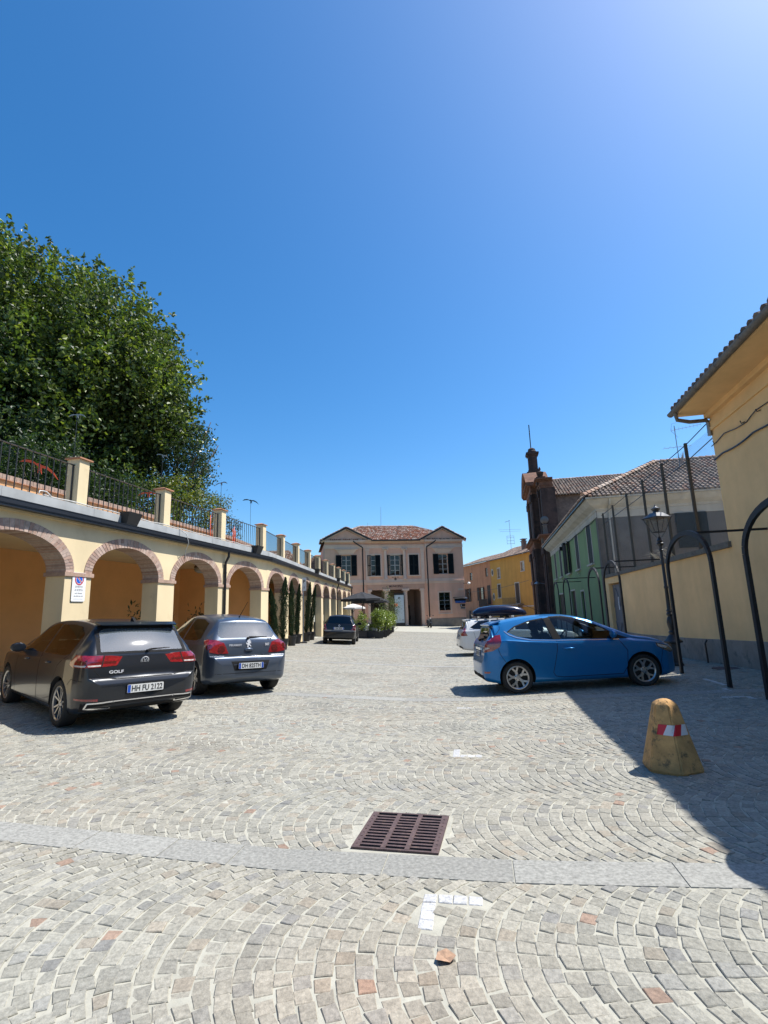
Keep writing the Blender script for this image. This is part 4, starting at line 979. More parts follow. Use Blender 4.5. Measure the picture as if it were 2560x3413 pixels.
for k0, k1, mi in ((-.74, -.40, 0), (-.40, .04, 1), (.04, .50, 0), (.50, .84, 1)):
    nn = 6
    for j in range(nn):
        a0 = k0 + (k1 - k0) * j / nn; a1 = k0 + (k1 - k0) * (j + 1) / nn; sh = .12; s0_ = sh if k0 > -.7 or j else 0; s1_ = 0 if k1 > .8 and j == nn - 1 else sh
        b.quad(bpt(a0 - s0_, ta), bpt(a1 - s1_, ta), bpt(a1 + s1_, tb_), bpt(a0 + s0_, tb_), mi=mi)
lpart('reflective_tape', b, [m_tr, m_tw], bo)
# unseen bin just outside the right edge of the picture, added for its shadow
lb = empty('shadow_caster', (3.17, 3.50, G(3.17, 3.50)), 0, 'unseen round dark green object added to cast a rounded shadow at the right edge', 'shadow-casting bin')
b = MB(); b.lathe([(.27, 0), (.30, .05), (.31, 1.35), (.325, 1.36), (.325, 1.42)], 24); lpart('bin', b, mat('drum_green', (.02, .05, .03), .5), lb, angle=40)
b = MB(); b.lathe([(.325, 1.42), (.315, 1.52), (.27, 1.62), (.16, 1.70), (.001, 1.72)], 24); lpart('lid', b, m_black, lb, angle=40)

# ------------------------------------------------------------------ green house
gh = wempty('green_house', 'two storey green plastered house with closed dark shutters', 'house')
A0, A1 = ys(26.68), ys(48.75)
up = [(ys(28.75), ys(30.0)), (ys(33.2), ys(34.35)), (ys(37.3), ys(38.6)), (ys(41.6), ys(42.8)), (ys(45.1), ys(46.3))]
dn = [(ys(32.85), ys(34.0), -.9, 2.31), (ys(36.4), ys(38.3), -.9, 2.45), (ys(42.3), ys(45.6), -.9, 2.35)]
b = MB(); holed(b, A0, A1, -1.2, 6.35, [(a, c, 3.78, 6.0) for a, c in up] + dn, v=0, depth=-.2); b.quad((A1, 0, -1.2), (A1, -11, -1.2), (A1, -11, 6.35), (A1, 0, 6.35)); lpart('wall', b, m_green, gh)
b = MB(); b.box(A0 - .03, A0 + .42, -.02, .012, -1.2, 6.35); lpart('corner_strip', b, m_rough, gh)
b = MB(); b.box(A0, A1, .002, .02, -1.2, .35); lpart('plinth', b, m_dado, gh)
b = MB(); b.quad((A0, -13, -1.2), (A0, 0, -1.2), (A0, 0, 5.95), (A0, -13, 5.95)); lpart('end_wall', b, m_rough, gh)
b = MB()
cp = [(0, 6.3), (.05, 6.36), (.06, 6.45), (.14, 6.5), (.36, 6.62), (.55, 6.82), (.58, 6.9)]
for (t0, za), (t1, zb) in zip(cp[:-1], cp[1:]):
    b.quad((A0 - t0, t0, za), (A1, t0, za), (A1, t1, zb), (A0 - t1, t1, zb)); b.quad((A0 - t0, t0, za), (A0 - t0, -13, za), (A0 - t1, -13, zb), (A0 - t1, t1, zb))
b.box(A0 - .02, A1, 0, .025, 6.02, 6.3); b.box(A0 - .03, A0, -13, -.001, 5.95, 6.31)
lpart('cornice', b, m_off, gh)
b = MB(); b.bar((A0 - .65, .66, 6.94), (A1, .66, 6.94), .1, .1); lpart('gutter', b, m_gutter, gh)
b = MB(); b.bar((A0 - .66, .6, 6.94), (A0 - .66, -13, 6.94), .1, .08); b.tube([(A0 - .6, -.6, 6.9), (A0 - .5, -.6, 6.6), (A0 - .08, -.6, 6.35), (A0 - .08, -.6, 2.6)], .045, 8); lpart('gutter', b, m_off, gh)
for i, (a, c) in enumerate(up):
    w = casement(gh, a, c, 3.78, 6.0, -.12, rows=3, sgn=-1)
    m = (a + c) / 2
    if i == 2:
        shutter(gh, a, -.62, 3.75, 6.02, .05, -12); shutter(gh, c, .62, 3.75, 6.02, .05, 12)
    else:
        shutter(gh, a, m - a - .005, 3.78, 6.0, -.03, 0); shutter(gh, c, m - c + .005, 3.78, 6.0, -.03, 0)
    b = MB(); b.box(a - .12, a, .0, .02, 3.78, 6.12); b.box(c, c + .12, 0, .02, 3.78, 6.12); b.box(a, c, 0, .02, 6.0, 6.12); b.box(a - .2, c + .2, 0, .14, 3.66, 3.76); b.tube([(m, .02, 3.6), (m, .12, 3.5), (m, .02, 3.4)], .03, 6); lpart('window_surround', b, m_off, gh)
for i, (a, c, z_, zt) in enumerate(dn):
    b = MB(); b.box(a, c, -.15, -.11, z_, zt - .02)
    for k in range(1, 4): u = a + (c - a) * k / 4; b.box(u - .02, u + .02, -.11, -.095, z_, zt - .05)
    lpart('door', b, m_shut if i != 1 else m_wood, gh)
    b = MB(); b.box(a - .1, a, .0, .02, z_, zt + .1); b.box(c, c + .1, 0, .02, z_, zt + .1); b.box(a, c, 0, .02, zt, zt + .1); lpart('door_surround', b, m_off, gh)
b = MB(); b.tube([(A0 + .4 + k * .8, .05, 5.95 - .05 * math.sin(k * 1.3)) for k in range(20)], .018, 5); b.box(ys(38.6), ys(39.4), .02, .2, 5.95, 6.12); b.box(ys(40.2), ys(40.5), .02, .25, 5.7, 6.0); lpart('wiring', b, m_shut, gh)
# end wall window with shutters (faces the camera)
eu0, eu1, ez0, ez1 = -5.2, -4.25, 4.15, 5.95
b = MB(); b.box(A0 - .03, A0 - .005, eu0, eu1, ez0, ez1); w = lpart('window', b, m_dark, gh)
for y0_, y1_ in ((eu0 - .02, (eu0 + eu1) / 2 - .01), ((eu0 + eu1) / 2 + .01, eu1 + .5)):
    b = MB(); b.box(A0 - .09, A0 - .04, y0_, y1_, ez0, ez1)
    for z in np.arange(ez0 + .08, ez1 - .08, .09): b.box(A0 - .1, A0 - .09, y0_ + .07, y1_ - .07, z, z + .05)
    lpart('shutter', b, m_shut, gh)
# hipped roof
rt = MB(); cols = [(.23, .185, .15), (.29, .23, .185), (.19, .15, .125), (.34, .26, .2), (.26, .16, .115)]
ez = 6.98; hx_, hz = 5.3, 9.85; s_e = A0 - .7; t_e = .7
ln = math.hypot(hx_ + .0, hz - ez)
tiled([(0, 0), (14, 0), (14, ln), (5.3, ln)], (s_e, t_e, ez), (0, -1, 0), (hx_, 0, hz - ez), mb=rt, cols=cols, w=.23, r=.09)
tiled([(0, 0), (A1 + .3 - s_e, 0), (A1 + .3 - s_e, ln), (5.3, ln)], (s_e, t_e, ez), (1, 0, 0), (0, -hx_, hz - ez), mb=rt, cols=cols, w=.23, r=.09)
ridge_tiles(rt, (s_e, t_e, ez + .1), (s_e + hx_, t_e - 5.3, hz + .08), r=.15); ridge_tiles(rt, (s_e + hx_, t_e - 5.3, hz + .06), (s_e + hx_, -13.4, hz + .06), r=.13)
rt.quad((s_e + hx_, t_e - 5.3, hz), (s_e + hx_, -13.3, hz), (A1, -13.3, hz - 1), (A1, t_e - 5.3, hz), col=(.2, .15, .12))
lpart('roof', rt, m_tile, gh)
o = empty('roof_aerial', MW @ Vector((A0 + 3.0, -5.4, 8.85)), WA, 'tall television aerial on the hipped tiled roof', 'aerial'); b = MB(); b.tube([(0, 0, -.1), (0, 0, 2.75)], .025, 6)
b.tube([(-.1, .2, 2.45), (-.3, -1.3, 2.6)], .012, 5)
for k in range(9): q = k / 8; c_ = Vector((-.1 - .2 * q, .2 - 1.5 * q, 2.45 + .15 * q)); b.tube([c_ + Vector((0, 0, -.12)), c_ + Vector((0, 0, .12))], .005, 4)
for k in (-1, 1): b.tube([(-.1, .25, 2.45), (-.1, .05 + .1 * k, 2.45 + k * .4), (-.1, -.1, 2.45 + k * .45)], .008, 4)
b.tube([(0, .7, 1.42), (0, -.75, 1.5)], .012, 5)
for k in range(6): q = .7 - .28 * k; b.tube([(-.25, q, 1.45), (.25, q, 1.45)], .006, 4)
lpart('mast', b, m_grey_metal, o)
o = empty('satellite_dish', MW @ Vector((A0 + 2.9, -5.6, 9.55)), WA, 'grey satellite dish clamped to the aerial mast', 'satellite dish'); b = MB(Matrix.Rotation(R(-70), 4, 'X') @ Matrix.Rotation(R(18), 4, 'Y')); b.lathe([(.001, .0), (.15, .012), (.3, .05), (.4, .09), (.41, .09)], 20); lpart('dish', b, m_grey_metal, o, smooth=True); b = MB(); b.tube([(0, .1, -.1), (.0, .2, -.15)], .02, 5); b.tube([(0, 0, -.05), (0, -.45, -.1)], .012, 5); lpart('arm', b, m_grey_metal, o)

# ------------------------------------------------------------------ church
ch = wempty('church', 'dark brown baroque church front with a tiled nave behind the green house', 'church')
c0, c1 = ys(49.9), ys(63.4); cm = (c0 + c1) / 2; FB = -1.2
b = MB()
b.box(c0, c1, -1.2, .25, FB, 7.3); b.box(cm - 3.6, cm + 3.6, .25, .95, FB, 7.3)               # lower order
b.box(c0 + .6, c1 - .6, -1.2, .2, 8.3, 13.2); b.box(cm - 3.2, cm + 3.2, .2, .8, 8.3, 13.4)     # upper order
lpart('facade', b, m_church, ch)
b = MB()
def entab(a, e, t, z, k=1.0, n=5):
    for i in range(n):
        pr = [.05, .12, .12, .32, .55][i] * k; za = z + [0, .25, .5, .72, .86][i] * k; zb = z + [.25, .5, .72, .86, 1.0][i] * k
        b.box(a - pr, e + pr, -1.0, t + pr, za, zb)
entab(c0, c1, .25, 7.3, 1.05); entab(cm - 3.6, cm + 3.6, .95, 7.305, 1.04)
entab(c0 + .6, c1 - .6, .2, 13.2, .95); entab(cm - 3.2, cm + 3.2, .8, 13.25, 1.15)
lpart('cornice', b, m_church2, ch)
b = MB()
for u in (c0 + .7, c0 + 2.0, cm - 3.0, cm - 1.9, cm + 1.9, cm + 3.0, c1 - 2.0, c1 - .7):
    t = .95 if abs(u - cm) < 3.3 else .25
    b.box(u - .4, u + .4, t - .01, t + .22, FB, .4); b.box(u - .33, u + .33, t - .01, t + .16, .4, 6.5); b.box(u - .42, u + .42, t - .01, t + .26, 6.5, 7.28)
    t2 = .8 if abs(u - cm) < 3.3 else .2
    if c0 + 1 < u < c1 - 1: b.box(u - .30, u + .30, t2 - .01, t2 + .15, 8.4, 12.5); b.box(u - .38, u + .38, t2 - .01, t2 + .24, 12.5, 13.18)
lpart('pilaster', b, m_church, ch)
b = MB()       # segmental gable above the centre
pts = [(cm - 4.0 + 8.0 * k / 14, 14.45 + 1.9 * math.sin(math.pi * k / 14)) for k in range(15)]
for (a, za), (e, zb) in zip(pts[:-1], pts[1:]):
    b.hexa([(a, -1, za - .4), (e, -1, zb - .4), (e, 1.25, zb - .4), (a, 1.25, za - .4), (a, -1, za), (e, -1, zb), (e, 1.45, zb), (a, 1.45, za)])
b.add([(p[0], .75, p[1] - .35) for p in pts], [tuple(range(len(pts)))])
lpart('gable', b, m_church2, ch)
b = MB(); b.box(cm - 1.1, cm + 1.1, -.55, .95, 15.4, 16.3); b.box(cm - .75, cm + .75, -.45, .75, 16.3, 16.6); b.box(cm - .52, cm + .52, -.34, .62, 16.6, 18.35); b.box(cm - .62, cm + .62, -.46, .74, 18.35, 18.5); b.box(cm - .72, cm + .72, -.56, .84, 18.5, 18.72); b.lathe([(.5, 18.72), (.52, 18.9), (.40, 19.1), (.42, 19.2), (.2, 19.36), (.001, 19.4)], 14, (cm, .14, 0)); lpart('pedestal', b, m_church, ch)
b = MB(); b.tube([(cm, .2, 19.4), (cm, .2, 22.2)], .06, 6); b.tube([(cm - .35, .2, 21.3), (cm + .35, .2, 21.3)], .05, 6); lpart('cross', b, m_black, ch)
for u, z, sc in ((c0 + 1.3, 14.45, 1.05), (c1 - 1.3, 14.45, 1.05), (c0 + .8, 8.4, .95), (c1 - .8, 8.4, .95)):
    b = MB(); b.box(u - .45 * sc, u + .45 * sc, -.4, .5, z - .8, z); 
    if sc > 1: b.lathe([(.16, z - .3), (.1, z - .1), (.30, z + .2), (.36, z + .5), (.38, z + .55), (.2, z + .62), (.07, z + .72), (.14, z + .9), (.001, z + 1.2)], 14, (u, .05, 0)); lpart('urn', b, m_church, ch, angle=50)
    else: b.lathe([(.3, z), (.25, z + .9), (.34, z + 1.0), (.15, z + 1.1)], 14, (u, .05, 0)); b.sphere((u, .05, z + 1.5), .42, 14, 10); lpart('ball_finial', b, mat('pale_stone', (.16, .14, .125), .9, var=.3), ch, angle=50)
b = MB(); b.box(cm - 1.2, cm + 1.2, .94, 1.0, FB, 3.6); b.box(cm - .9, cm + .9, .79, .85, 9.4, 11.8); lpart('door', b, m_dark, ch)
b = MB(); b.box(cm - 1.7, cm + 1.7, .94, 1.35, 3.7, 4.1); b.box(cm - 1.6, cm - 1.25, .94, 1.15, FB, 3.7); b.box(cm + 1.25, cm + 1.6, .94, 1.15, FB, 3.7); lpart('portal', b, m_church2, ch)
n0, n1 = c0 + 1.6, c1 - 1.6
b = MB(); b.box(n0, n1, -32, -1.2, FB, 12.5); lpart('nave_wall', b, m_oldbrick, ch)
b = MB(); b.box(c0, n0, -32, -1.2, FB, 7.4); lpart('aisle', b, m_oldbrick, ch)
b = MB()
for t in (-9.5, -17): b.prism([(-.9, 0), (.9, 0), (.9, .1)] + [(.9 * math.cos(R(a)), .1 + .9 * math.sin(R(a))) for a in range(15, 180, 15)] + [(-.9, .1)], lambda u, v, w_, t=t: (n0 - w_, t + u, 8.6 + v), 0, .02)
lpart('window', b, m_dark, ch)
rt = MB(); hw_ = (n1 - n0) / 2; rz = 15.3; sl_ = math.hypot(hw_ + .4, rz - 12.4)
tiled([(0, 0), (31, 0), (31, sl_), (0, sl_)], (n0 - .4, -1.2, 12.45), (0, -1, 0), (hw_ + .4, 0, rz - 12.4), mb=rt, cols=cols, w=.3, r=.12, e=.42)
rt.quad((n1 + .4, -1.2, 12.4), (n1 + .4, -32, 12.4), (cm, -32, rz), (cm, -1.2, rz), col=(.2, .15, .12)); ridge_tiles(rt, (cm, -1.2, rz + .05), (cm, -32, rz + .05), r=.17)
rt.quad((c0 - .2, -1.2, 7.4), (c0 - .2, -32, 7.4), (n0, -32, 8.4), (n0, -1.2, 8.4), col=(.22, .17, .14))
lpart('roof', rt, m_tile, ch)
b = MB(); b.tube([(c0 + 2, .5, 3.6), (c0 + 2, 1.1, 3.75)], .03, 5); b.lathe([(.08, .2), (.28, .05), (.3, 0), (.001, -.05)], 12, (c0 + 2, 1.2, 3.65)); tag(lpart('lamp_arm', b, m_grey_metal, ch))

# ------------------------------------------------------------------ orange and yellow houses beyond the church
HA = math.atan2(12, -2.9)
def hempty(name, lab): return empty(name, (17.72, 87.0, 0), HA, lab, 'house')
m_or_h = mat('salmon_plaster', (.46, .205, .105), .92, var=.18, vs=.5, streak=.2); m_ye_h = mat('amber_plaster', (.50, .265, .055), .92, var=.14, vs=.5, streak=.15)
def simple_house(o, s0, s1, ez, wm, holes, rise=2.2):
    b = MB(); holed(b, s0, s1, -2, ez, holes, v=0, depth=-.2); b.quad((s0, 0, -2), (s0, -9, -2), (s0, -9, ez), (s0, 0, ez)); b.quad((s1, 0, -2), (s1, -9, -2), (s1, -9, ez), (s1, 0, ez)); lpart('wall', b, wm, o)
    rt = MB(); tiled([(0, 0), (s1 - s0 + .2, 0), (s1 - s0 + .2, 5.6), (0, 5.6)], (s0 - .1, .55, ez - .05), (1, 0, 0), (0, -5.2, rise), mb=rt, w=.3, r=.12, e=.45, cols=[(.3, .2, .15), (.36, .25, .19), (.24, .17, .13), (.42, .33, .26)]); rt.quad((s0, -4.7, ez + rise), (s1, -4.7, ez + rise), (s1, -9.5, ez), (s0, -9.5, ez), col=(.25, .18, .14))
    rf_ = lpart('roof', rt, m_tile, o)
    b = MB(); b.bar((s0 - .1, .58, ez), (s1 + .1, .58, ez), .12, .12); lpart('gutter', b, m_gutter, o)
    return rf_
# s grows away from the camera (towards the left of the picture)
yh = hempty('amber_house', 'amber yellow house with oval windows and a plant balcony'); 
hl = [(-3.6, -2.7, 6.0, 7.6), (-3.4, -2.4, 2.9, 5.0), (-11.6, -10.7, 6.6, 7.9), (-9.6, -8.4, 1.9, 4.9), (-7.2, -5.9, -.6, 1.0)]
rfy = simple_house(yh, -15.5, -.02, 9.1, m_ye_h, hl)
rfy_c = 0
for h in hl:
    casement(yh, h[0], h[1], h[2], h[3], -.12, rows=3, sgn=-1); b = MB(); b.box(h[0] - .14, h[0], 0, .03, h[2], h[3] + .14); b.box(h[1], h[1] + .14, 0, .03, h[2], h[3] + .14); b.box(h[0], h[1], 0, .03, h[3], h[3] + .14); b.box(h[0] - .2, h[1] + .2, 0, .1, h[2] - .12, h[2]); lpart('window_surround', b, m_off, yh)
for h in (hl[1], hl[3]):
    m = (h[0] + h[1]) / 2; shutter(yh, h[0], m - h[0] - .01, h[2], h[3], -.03, 0, m_wood); shutter(yh, h[1], m - h[1] + .01, h[2], h[3], -.03, 0, m_wood)
for u, z in ((-.75, 7.1), (-.75, 3.1)):
    b = MB(); b.lathe([(.55, 0), (.55, .05), (.36, .05), (.36, 0)], 20); 
    vs = [(u + x * .75, .0 + zz, z + y * 1.15) for x, y, zz in b.v]; q = MB(); q.add(vs, b.f); w = lpart('oval_window', q, m_off, yh)
    q = MB(); q.add([(u + .36 * .75 * math.cos(a), .02, z + .36 * 1.15 * math.sin(a)) for a in np.linspace(0, 2 * math.pi, 16)[:-1]], [tuple(range(15))]); lpart('pane', q, m_dark, w)
b = MB(); b.box(-15.4, -.1, 0, .04, 1.35, 1.5); lpart('string_course', b, m_off, yh)
b = MB(); b.box(-10.6, -5.6, 0, 1.0, 1.62, 1.78); b.box(-10.2, -10, 0, .8, 1.2, 1.62); b.box(-6.4, -6.2, 0, .8, 1.2, 1.62); bal = lpart('balcony', b, m_dado, yh)
b = MB()
for k in range(34): s = -10.55 + k * .148; b.bar((s, .96, 1.78), (s, .96, 2.7), .02, .02, up=(0, 1, 0))
b.bar((-10.6, .96, 2.72), (-5.6, .96, 2.72), .05, .03); lpart('railing', b, m_black, bal)
for u, h in ((-9.2, 1.6), (-13.2, 1.9)):
    b = MB(); b.box(u - .3, u + .3, -1.9, -1.3, 9.4, 9.6 + h); b.box(u - .4, u + .4, -2.0, -1.2, 9.6 + h, 9.7 + h); b.box(u - .25, u + .25, -1.85, -1.35, 9.72 + h, 9.95 + h); b.box(u - .42, u + .42, -2.02, -1.18, 9.95 + h, 10.05 + h); lpart('chimney', b, m_oldbrick, rfy)
oh = hempty('salmon_house', 'faded salmon house with brown shutters next to the town hall')
hl = [(1.2, 2.1, 6.6, 8.1), (8.0, 9.0, 6.4, 7.8), (3.6, 5.0, 2.6, 4.9), (.5, 1.7, 1.9, 5.1), (9.6, 10.9, 2.5, 4.9), (6.0, 7.2, -.6, .9), (1.0, 2.2, -.6, 1.0), (9.3, 10.3, -1.5, .9)]
simple_house(oh, .02, 13.5, 9.2, m_or_h, hl, 1.7)
for i, h in enumerate(hl):
    casement(oh, h[0], h[1], h[2], h[3], -.12, rows=2, sgn=-1, fm=m_wood)
    if i in (2, 4): shutter(oh, h[0], -.7, h[2], h[3], .05, -10, m_wood); shutter(oh, h[1], .7, h[2], h[3], .05, 10, m_wood)
    if i in (3, 7): m = (h[0] + h[1]) / 2; shutter(oh, h[0], m - h[0] - .01, h[2], h[3], .02, 0, m_wood); shutter(oh, h[1], m - h[1] + .01, h[2], h[3], .02, 0, m_wood)
b = MB(); b.box(.1, 3.4, 0, 1.0, 1.5, 1.66); b.box(.4, .6, 0, .9, 1.1, 1.5); bal = lpart('balcony', b, m_wood, oh)
b = MB()
for k in range(24): s = .12 + k * .14; b.box(s, s + .09, .93, .97, 1.66, 2.7)
b.box(.1, 3.4, .9, 1.0, 2.7, 2.78); lpart('railing', b, m_wood, bal)
b = MB(); b.box(.1, 13.4, 0, .03, 1.0, 1.12); lpart('string_course', b, m_or_h, oh)
MH = Matrix.Translation((17.72, 87.0, 0)) @ Matrix.Rotation(HA, 4, 'Z')
o = empty('roof_aerial', MH @ Vector((-2.3, -3.0, 10.2)), 0, 'thin television aerial on the amber house roof', 'aerial'); b = MB(); b.tube([(0, 0, 0), (0, 0, 5.6)], .035, 5)
for z, w in ((4.0, 1.9), (3.7, 1.7)): b.tube([(-w, 0, z), (w, 0, z)], .018, 4)
for z in (1.6, 2.1, 2.6, 2.9): b.tube([(-.6, 0, z), (.6, 0, z)], .03, 4)
b.tube([(-.6, 0, 1.5), (-.6, 0, 2.9)], .025, 4); b.tube([(.6, 0, 1.5), (.6, 0, 2.9)], .025, 4); b.tube([(-.7, 0, 5.3), (.1, 0, 5.55)], .05, 4); lpart('mast', b, m_grey_metal, o)
b = MB(); a_, c_ = MH @ Vector((13, .6, 4.4)), MH @ Vector((-14, .6, 5.0))
b.tube([a_ + (c_ - a_) * (k / 12) + Vector((-.3, -.3, -.5 * math.sin(math.pi * k / 12))) for k in range(13)], .03, 4); tag(b.build('cable', m_black), 'black cable strung across the salmon and amber house fronts', 'cable')
# ------------------------------------------------------------------ cars
def paint(name, col, metal=.35, rough=.32, coat=.55):
    m = mat(name, col, rough, metal, coat=coat, var=.04, vs=2, spec=.3); return m
m_rubber = mat('tyre_rubber', (.016, .016, .016), .8, bump=.2, bs=80)
m_alloy = mat('wheel_alloy', (.42, .42, .43), .3, metal=.85)
m_alloy_d = mat('dark_wheel_back', (.012, .012, .012), .7)
m_plast = mat('black_trim', (.014, .014, .015), .75, spec=.15)
m_gap = mat('panel_gap', (.004, .004, .004), .9)
m_chrome = mat('chrome', (.72, .72, .74), .18, metal=.9); m_silver = mat('silver_badge', (.62, .62, .63), .35, metal=.25)
m_cabin = mat('cabin_lining', (.022, .022, .024), .85)
m_seat = mat('seat_cloth', (.03, .03, .034), .9)
m_lampr = mat('tail_lamp_red', (.24, .006, .012), .12, coat=1.0, var=.5, vs=26, spec=.8)
m_lampd = mat('tail_lamp_dark_red', (.10, .005, .008), .12, coat=1.0, var=.4, vs=30, spec=.8)
m_lampw = mat('clear_lamp', (.55, .50, .47), .15, coat=1.0, var=.5, vs=40)
m_lampk = mat('headlamp_inner', (.10, .10, .11), .2, metal=.5, coat=1.0, var=.5, vs=22)
m_plate = mat('plate_white', (.62, .62, .60), .45); m_plate_b = mat('plate_blue', (.01, .07, .38), .45); m_plate_t = mat('plate_ink', (.01, .01, .012), .5)
m_cglass = glass('car_glass', (.40, .47, .47), .02, ior=1.95); m_pglass = glass('privacy_glass', (.05, .055, .06), .025, ior=1.6); m_rglass = glass('sky_sheen_rear_glass', (.42, .50, .52), .02, opaque=(.40, .50, .56, .16), ior=2.1); m_sglass = glass('clear_side_glass', (.62, .70, .70), .02, ior=1.5)  # rear glass mixes in pale blue diffuse as a painted sky reflection

def crom(pts, n):
    """Catmull-Rom through 2-D/3-D points, n samples per segment"""
    P = np.array(pts, float); P = np.vstack([2 * P[0] - P[1], P, 2 * P[-1] - P[-2]]); out = []
    for i in range(1, len(P) - 2):
        for k in range(n):
            t = k / n; a, b, c, d = P[i - 1:i + 3]
            out.append(.5 * ((2 * b) + (-a + c) * t + (2 * a - 5 * b + 4 * c - d) * t * t + (-a + 3 * b - 3 * c + d) * t ** 3))
    out.append(P[-2]); return np.array(out)
class Car:
    def __init__(self, spec):
        self.s = spec; s = spec; self.L = s['L']
        tp = crom(s['top'], 8); self.ty, self.tz = tp[:, 0], np.array(tp[:, 1]); o = np.argsort(self.ty, kind='stable'); self.ty, self.tz = self.ty[o], self.tz[o]
    def ip(self, key, y): a = np.array(self.s[key]); return float(np.interp(y, a[:, 0], a[:, 1]))
    def section(self, y, inset=0.0):
        w = self.ip('plan', y) - inset; zt = float(np.interp(y, self.ty, self.tz)) - inset * .6; zb = self.ip('bot', y) + (.12 if inset else 0)
        zbelt = self.ip('belt', y); wr = self.ip('roofw', y) - inset * .8; zm = self.s.get('zmid', .60)
        zt = max(zt, zb + .05)
        g = min(1, max(0, (zt - zbelt) / .35))
        fl = self.s.get('flare', .0)
        c = [(0, zb), (w * .80, zb), (w * .955, zb + .045), (w * .985, zb + .16), (w, zm), (w * .992 - fl, zbelt - .07), (w - .03 - fl, zbelt)]
        zb2 = min(zbelt, zt - .035 - .02)
        wr2 = min(wr, w - .045); hood = w * .86
        we = hood + (wr2 - hood) * g
        cr = self.s.get('crown', .055)
        c += [(w - .045 + (we - w + .045) * .5 + .018 * g, (zb2 + zt - cr) / 2 if g > .05 else zb2 + .006), (we, zt - cr * g - .018 * (1 - g)), (we * .8, zt - .022 * g - .008), (we * .4, zt - .004), (0, zt)]
        n = len(c); c = [(x, min(z, zt - .0012 * (n - 1 - i))) for i, (x, z) in enumerate(c)]
        zz = -9; cc = []
        for x, z in c: z = max(z, zz + (.0008 if cc else 0)); cc.append((x, z)); zz = z
        out = crom(cc, 4); out[:, 0] = np.maximum(out[:, 0], 0); out[0, 0] = out[-1, 0] = 0
        return out
    def stations(self, y0, y1):
        L = self.L
        ys_ = np.concatenate([np.linspace(0, .14, 11), np.linspace(.16, .6, 16), np.linspace(.66, L - .75, 44), np.linspace(L - .7, L - .12, 16), np.linspace(L - .1, L, 8)])
        return [y for y in ys_ if y0 <= y <= y1]
    def loft(self, y0, y1, inset=0.0):
        st = self.stations(y0, y1); V = []; F = []
        for y in st:
            h = self.section(y, inset); ring = [(x, y, z) for x, z in h] + [(-x, y, z) for x, z in h[-2:0:-1]]
            m = len(ring); V += ring
        for i in range(len(st) - 1):
            for j in range(m): F.append((i * m + j, i * m + (j + 1) % m, (i + 1) * m + (j + 1) % m, (i + 1) * m + j))
        F += [tuple(range(m - 1, -1, -1)), tuple((len(st) - 1) * m + j for j in range(m))]
        me = bpy.data.meshes.new('body'); me.from_pydata(V, [], F)
        bm = bmesh.new(); bm.from_mesh(me); bmesh.ops.recalc_face_normals(bm, faces=bm.faces); bm.to_mesh(me); bm.free()
        return me
    def build(self, root, m_body):
        s = self.s; shell = self.loft(0, self.L)
        bm = bmesh.new(); bm.from_mesh(shell); self.bvh = BVHTree.FromBMesh(bm); bm.free()
        ob = bpy.data.objects.new('body', shell); C.objects.link(ob)
        cutters = []
        def cutter(me):
            o = bpy.data.objects.new('cutter', me) if not isinstance(me, bpy.types.Object) else me
            if o.name not in C.objects: C.objects.link(o)
            md = ob.modifiers.new('cut', 'BOOLEAN'); md.operation = 'DIFFERENCE'; md.solver = 'EXACT'; md.object = o; cutters.append(o)
        mb = MB(); r = s['r'] + .045
        for yw in (s['ro'], s['ro'] + s['wb']):
            for sx in (-1, 1): mb.lathe([(r, .52), (r, 1.2)] if sx > 0 else [(r, -1.2), (r, -.52)], 36, (0, yw, s['r'] + .005), axis='x')
        cutter(mb.build('cutter', m_cabin))
        cutter(self.loft(*s['cabin'], inset=.075))
        mb = MB()
        for poly in s['side_glass']:
            for sx in (-1, 1): mb.prism(poly, lambda u, v, w, sx=sx: (sx * w, u, v), .40, 1.3)
        cutter(mb.build('cutter', m_cabin))
        mb = MB(); mb.prism(s['rear_glass'], lambda u, v, w: (u, w, v), -.3, .62); mb.prism(s['front_glass'], lambda u, v, w: (u, w, v), s['cabin'][1] - .7, self.L + .3)
        cutter(mb.build('cutter', m_cabin))
        bpy.context.view_layer.update()
        me = bpy.data.meshes.new_from_object(ob.evaluated_get(bpy.context.evaluated_depsgraph_get()))
        for c in cutters: bpy.data.objects.remove(c)
        ob.modifiers.clear(); ob.data = me; me.materials.clear(); me.materials.append(m_body); me.materials.append(m_cabin); me.materials.append(m_plast)
        zpl = s.get('plast_z', .0)
        for p in me.polygons:
            loc, nr, ix, d = self.bvh.find_nearest(p.center)
            p.material_index = 1 if d > .0035 else (2 if (p.center.z < zpl) else 0)
            p.use_smooth = True
        me.set_sharp_from_angle(angle=R(32))
        ob.parent = root; self.ob = ob; self.root = root
        return ob
    # thin shaped patch laid on the body: poly of 3-D points, seen along direction d
    def patch(self, name, poly, d, off, m, parent=None, res=.05, skirt=.008, reach=4.0, label=None, smooth=True, mb=None):
        d = Vector(d).normalized(); u = Vector((0, 0, 1)).cross(d); u = u.normalized() if u.length > 1e-4 else Vector((1, 0, 0)); v = d.cross(u)
        P = [(Vector(p).dot(u), Vector(p).dot(v)) for p in poly]; n = len(P)
        B = []
        for i in range(n):
            a, b = Vector(P[i]), Vector(P[(i + 1) % n]); k = max(1, int((b - a).length / res))
            for j in range(k): B.append(a + (b - a) * j / k)
        nb = len(B); E_ = [(i, (i + 1) % nb) for i in range(nb)]
        xs_ = [p.x for p in B]; ys_ = [p.y for p in B]; I = list(B); ee = res * .3
        def inside(x, y):
            c = False
            for i in range(nb):
                p, q = B[i], B[(i + 1) % nb]
                if (p.y > y) != (q.y > y) and x < (q.x - p.x) * (y - p.y) / (q.y - p.y) + p.x: c = not c
            return c
        x = min(xs_) + res / 2
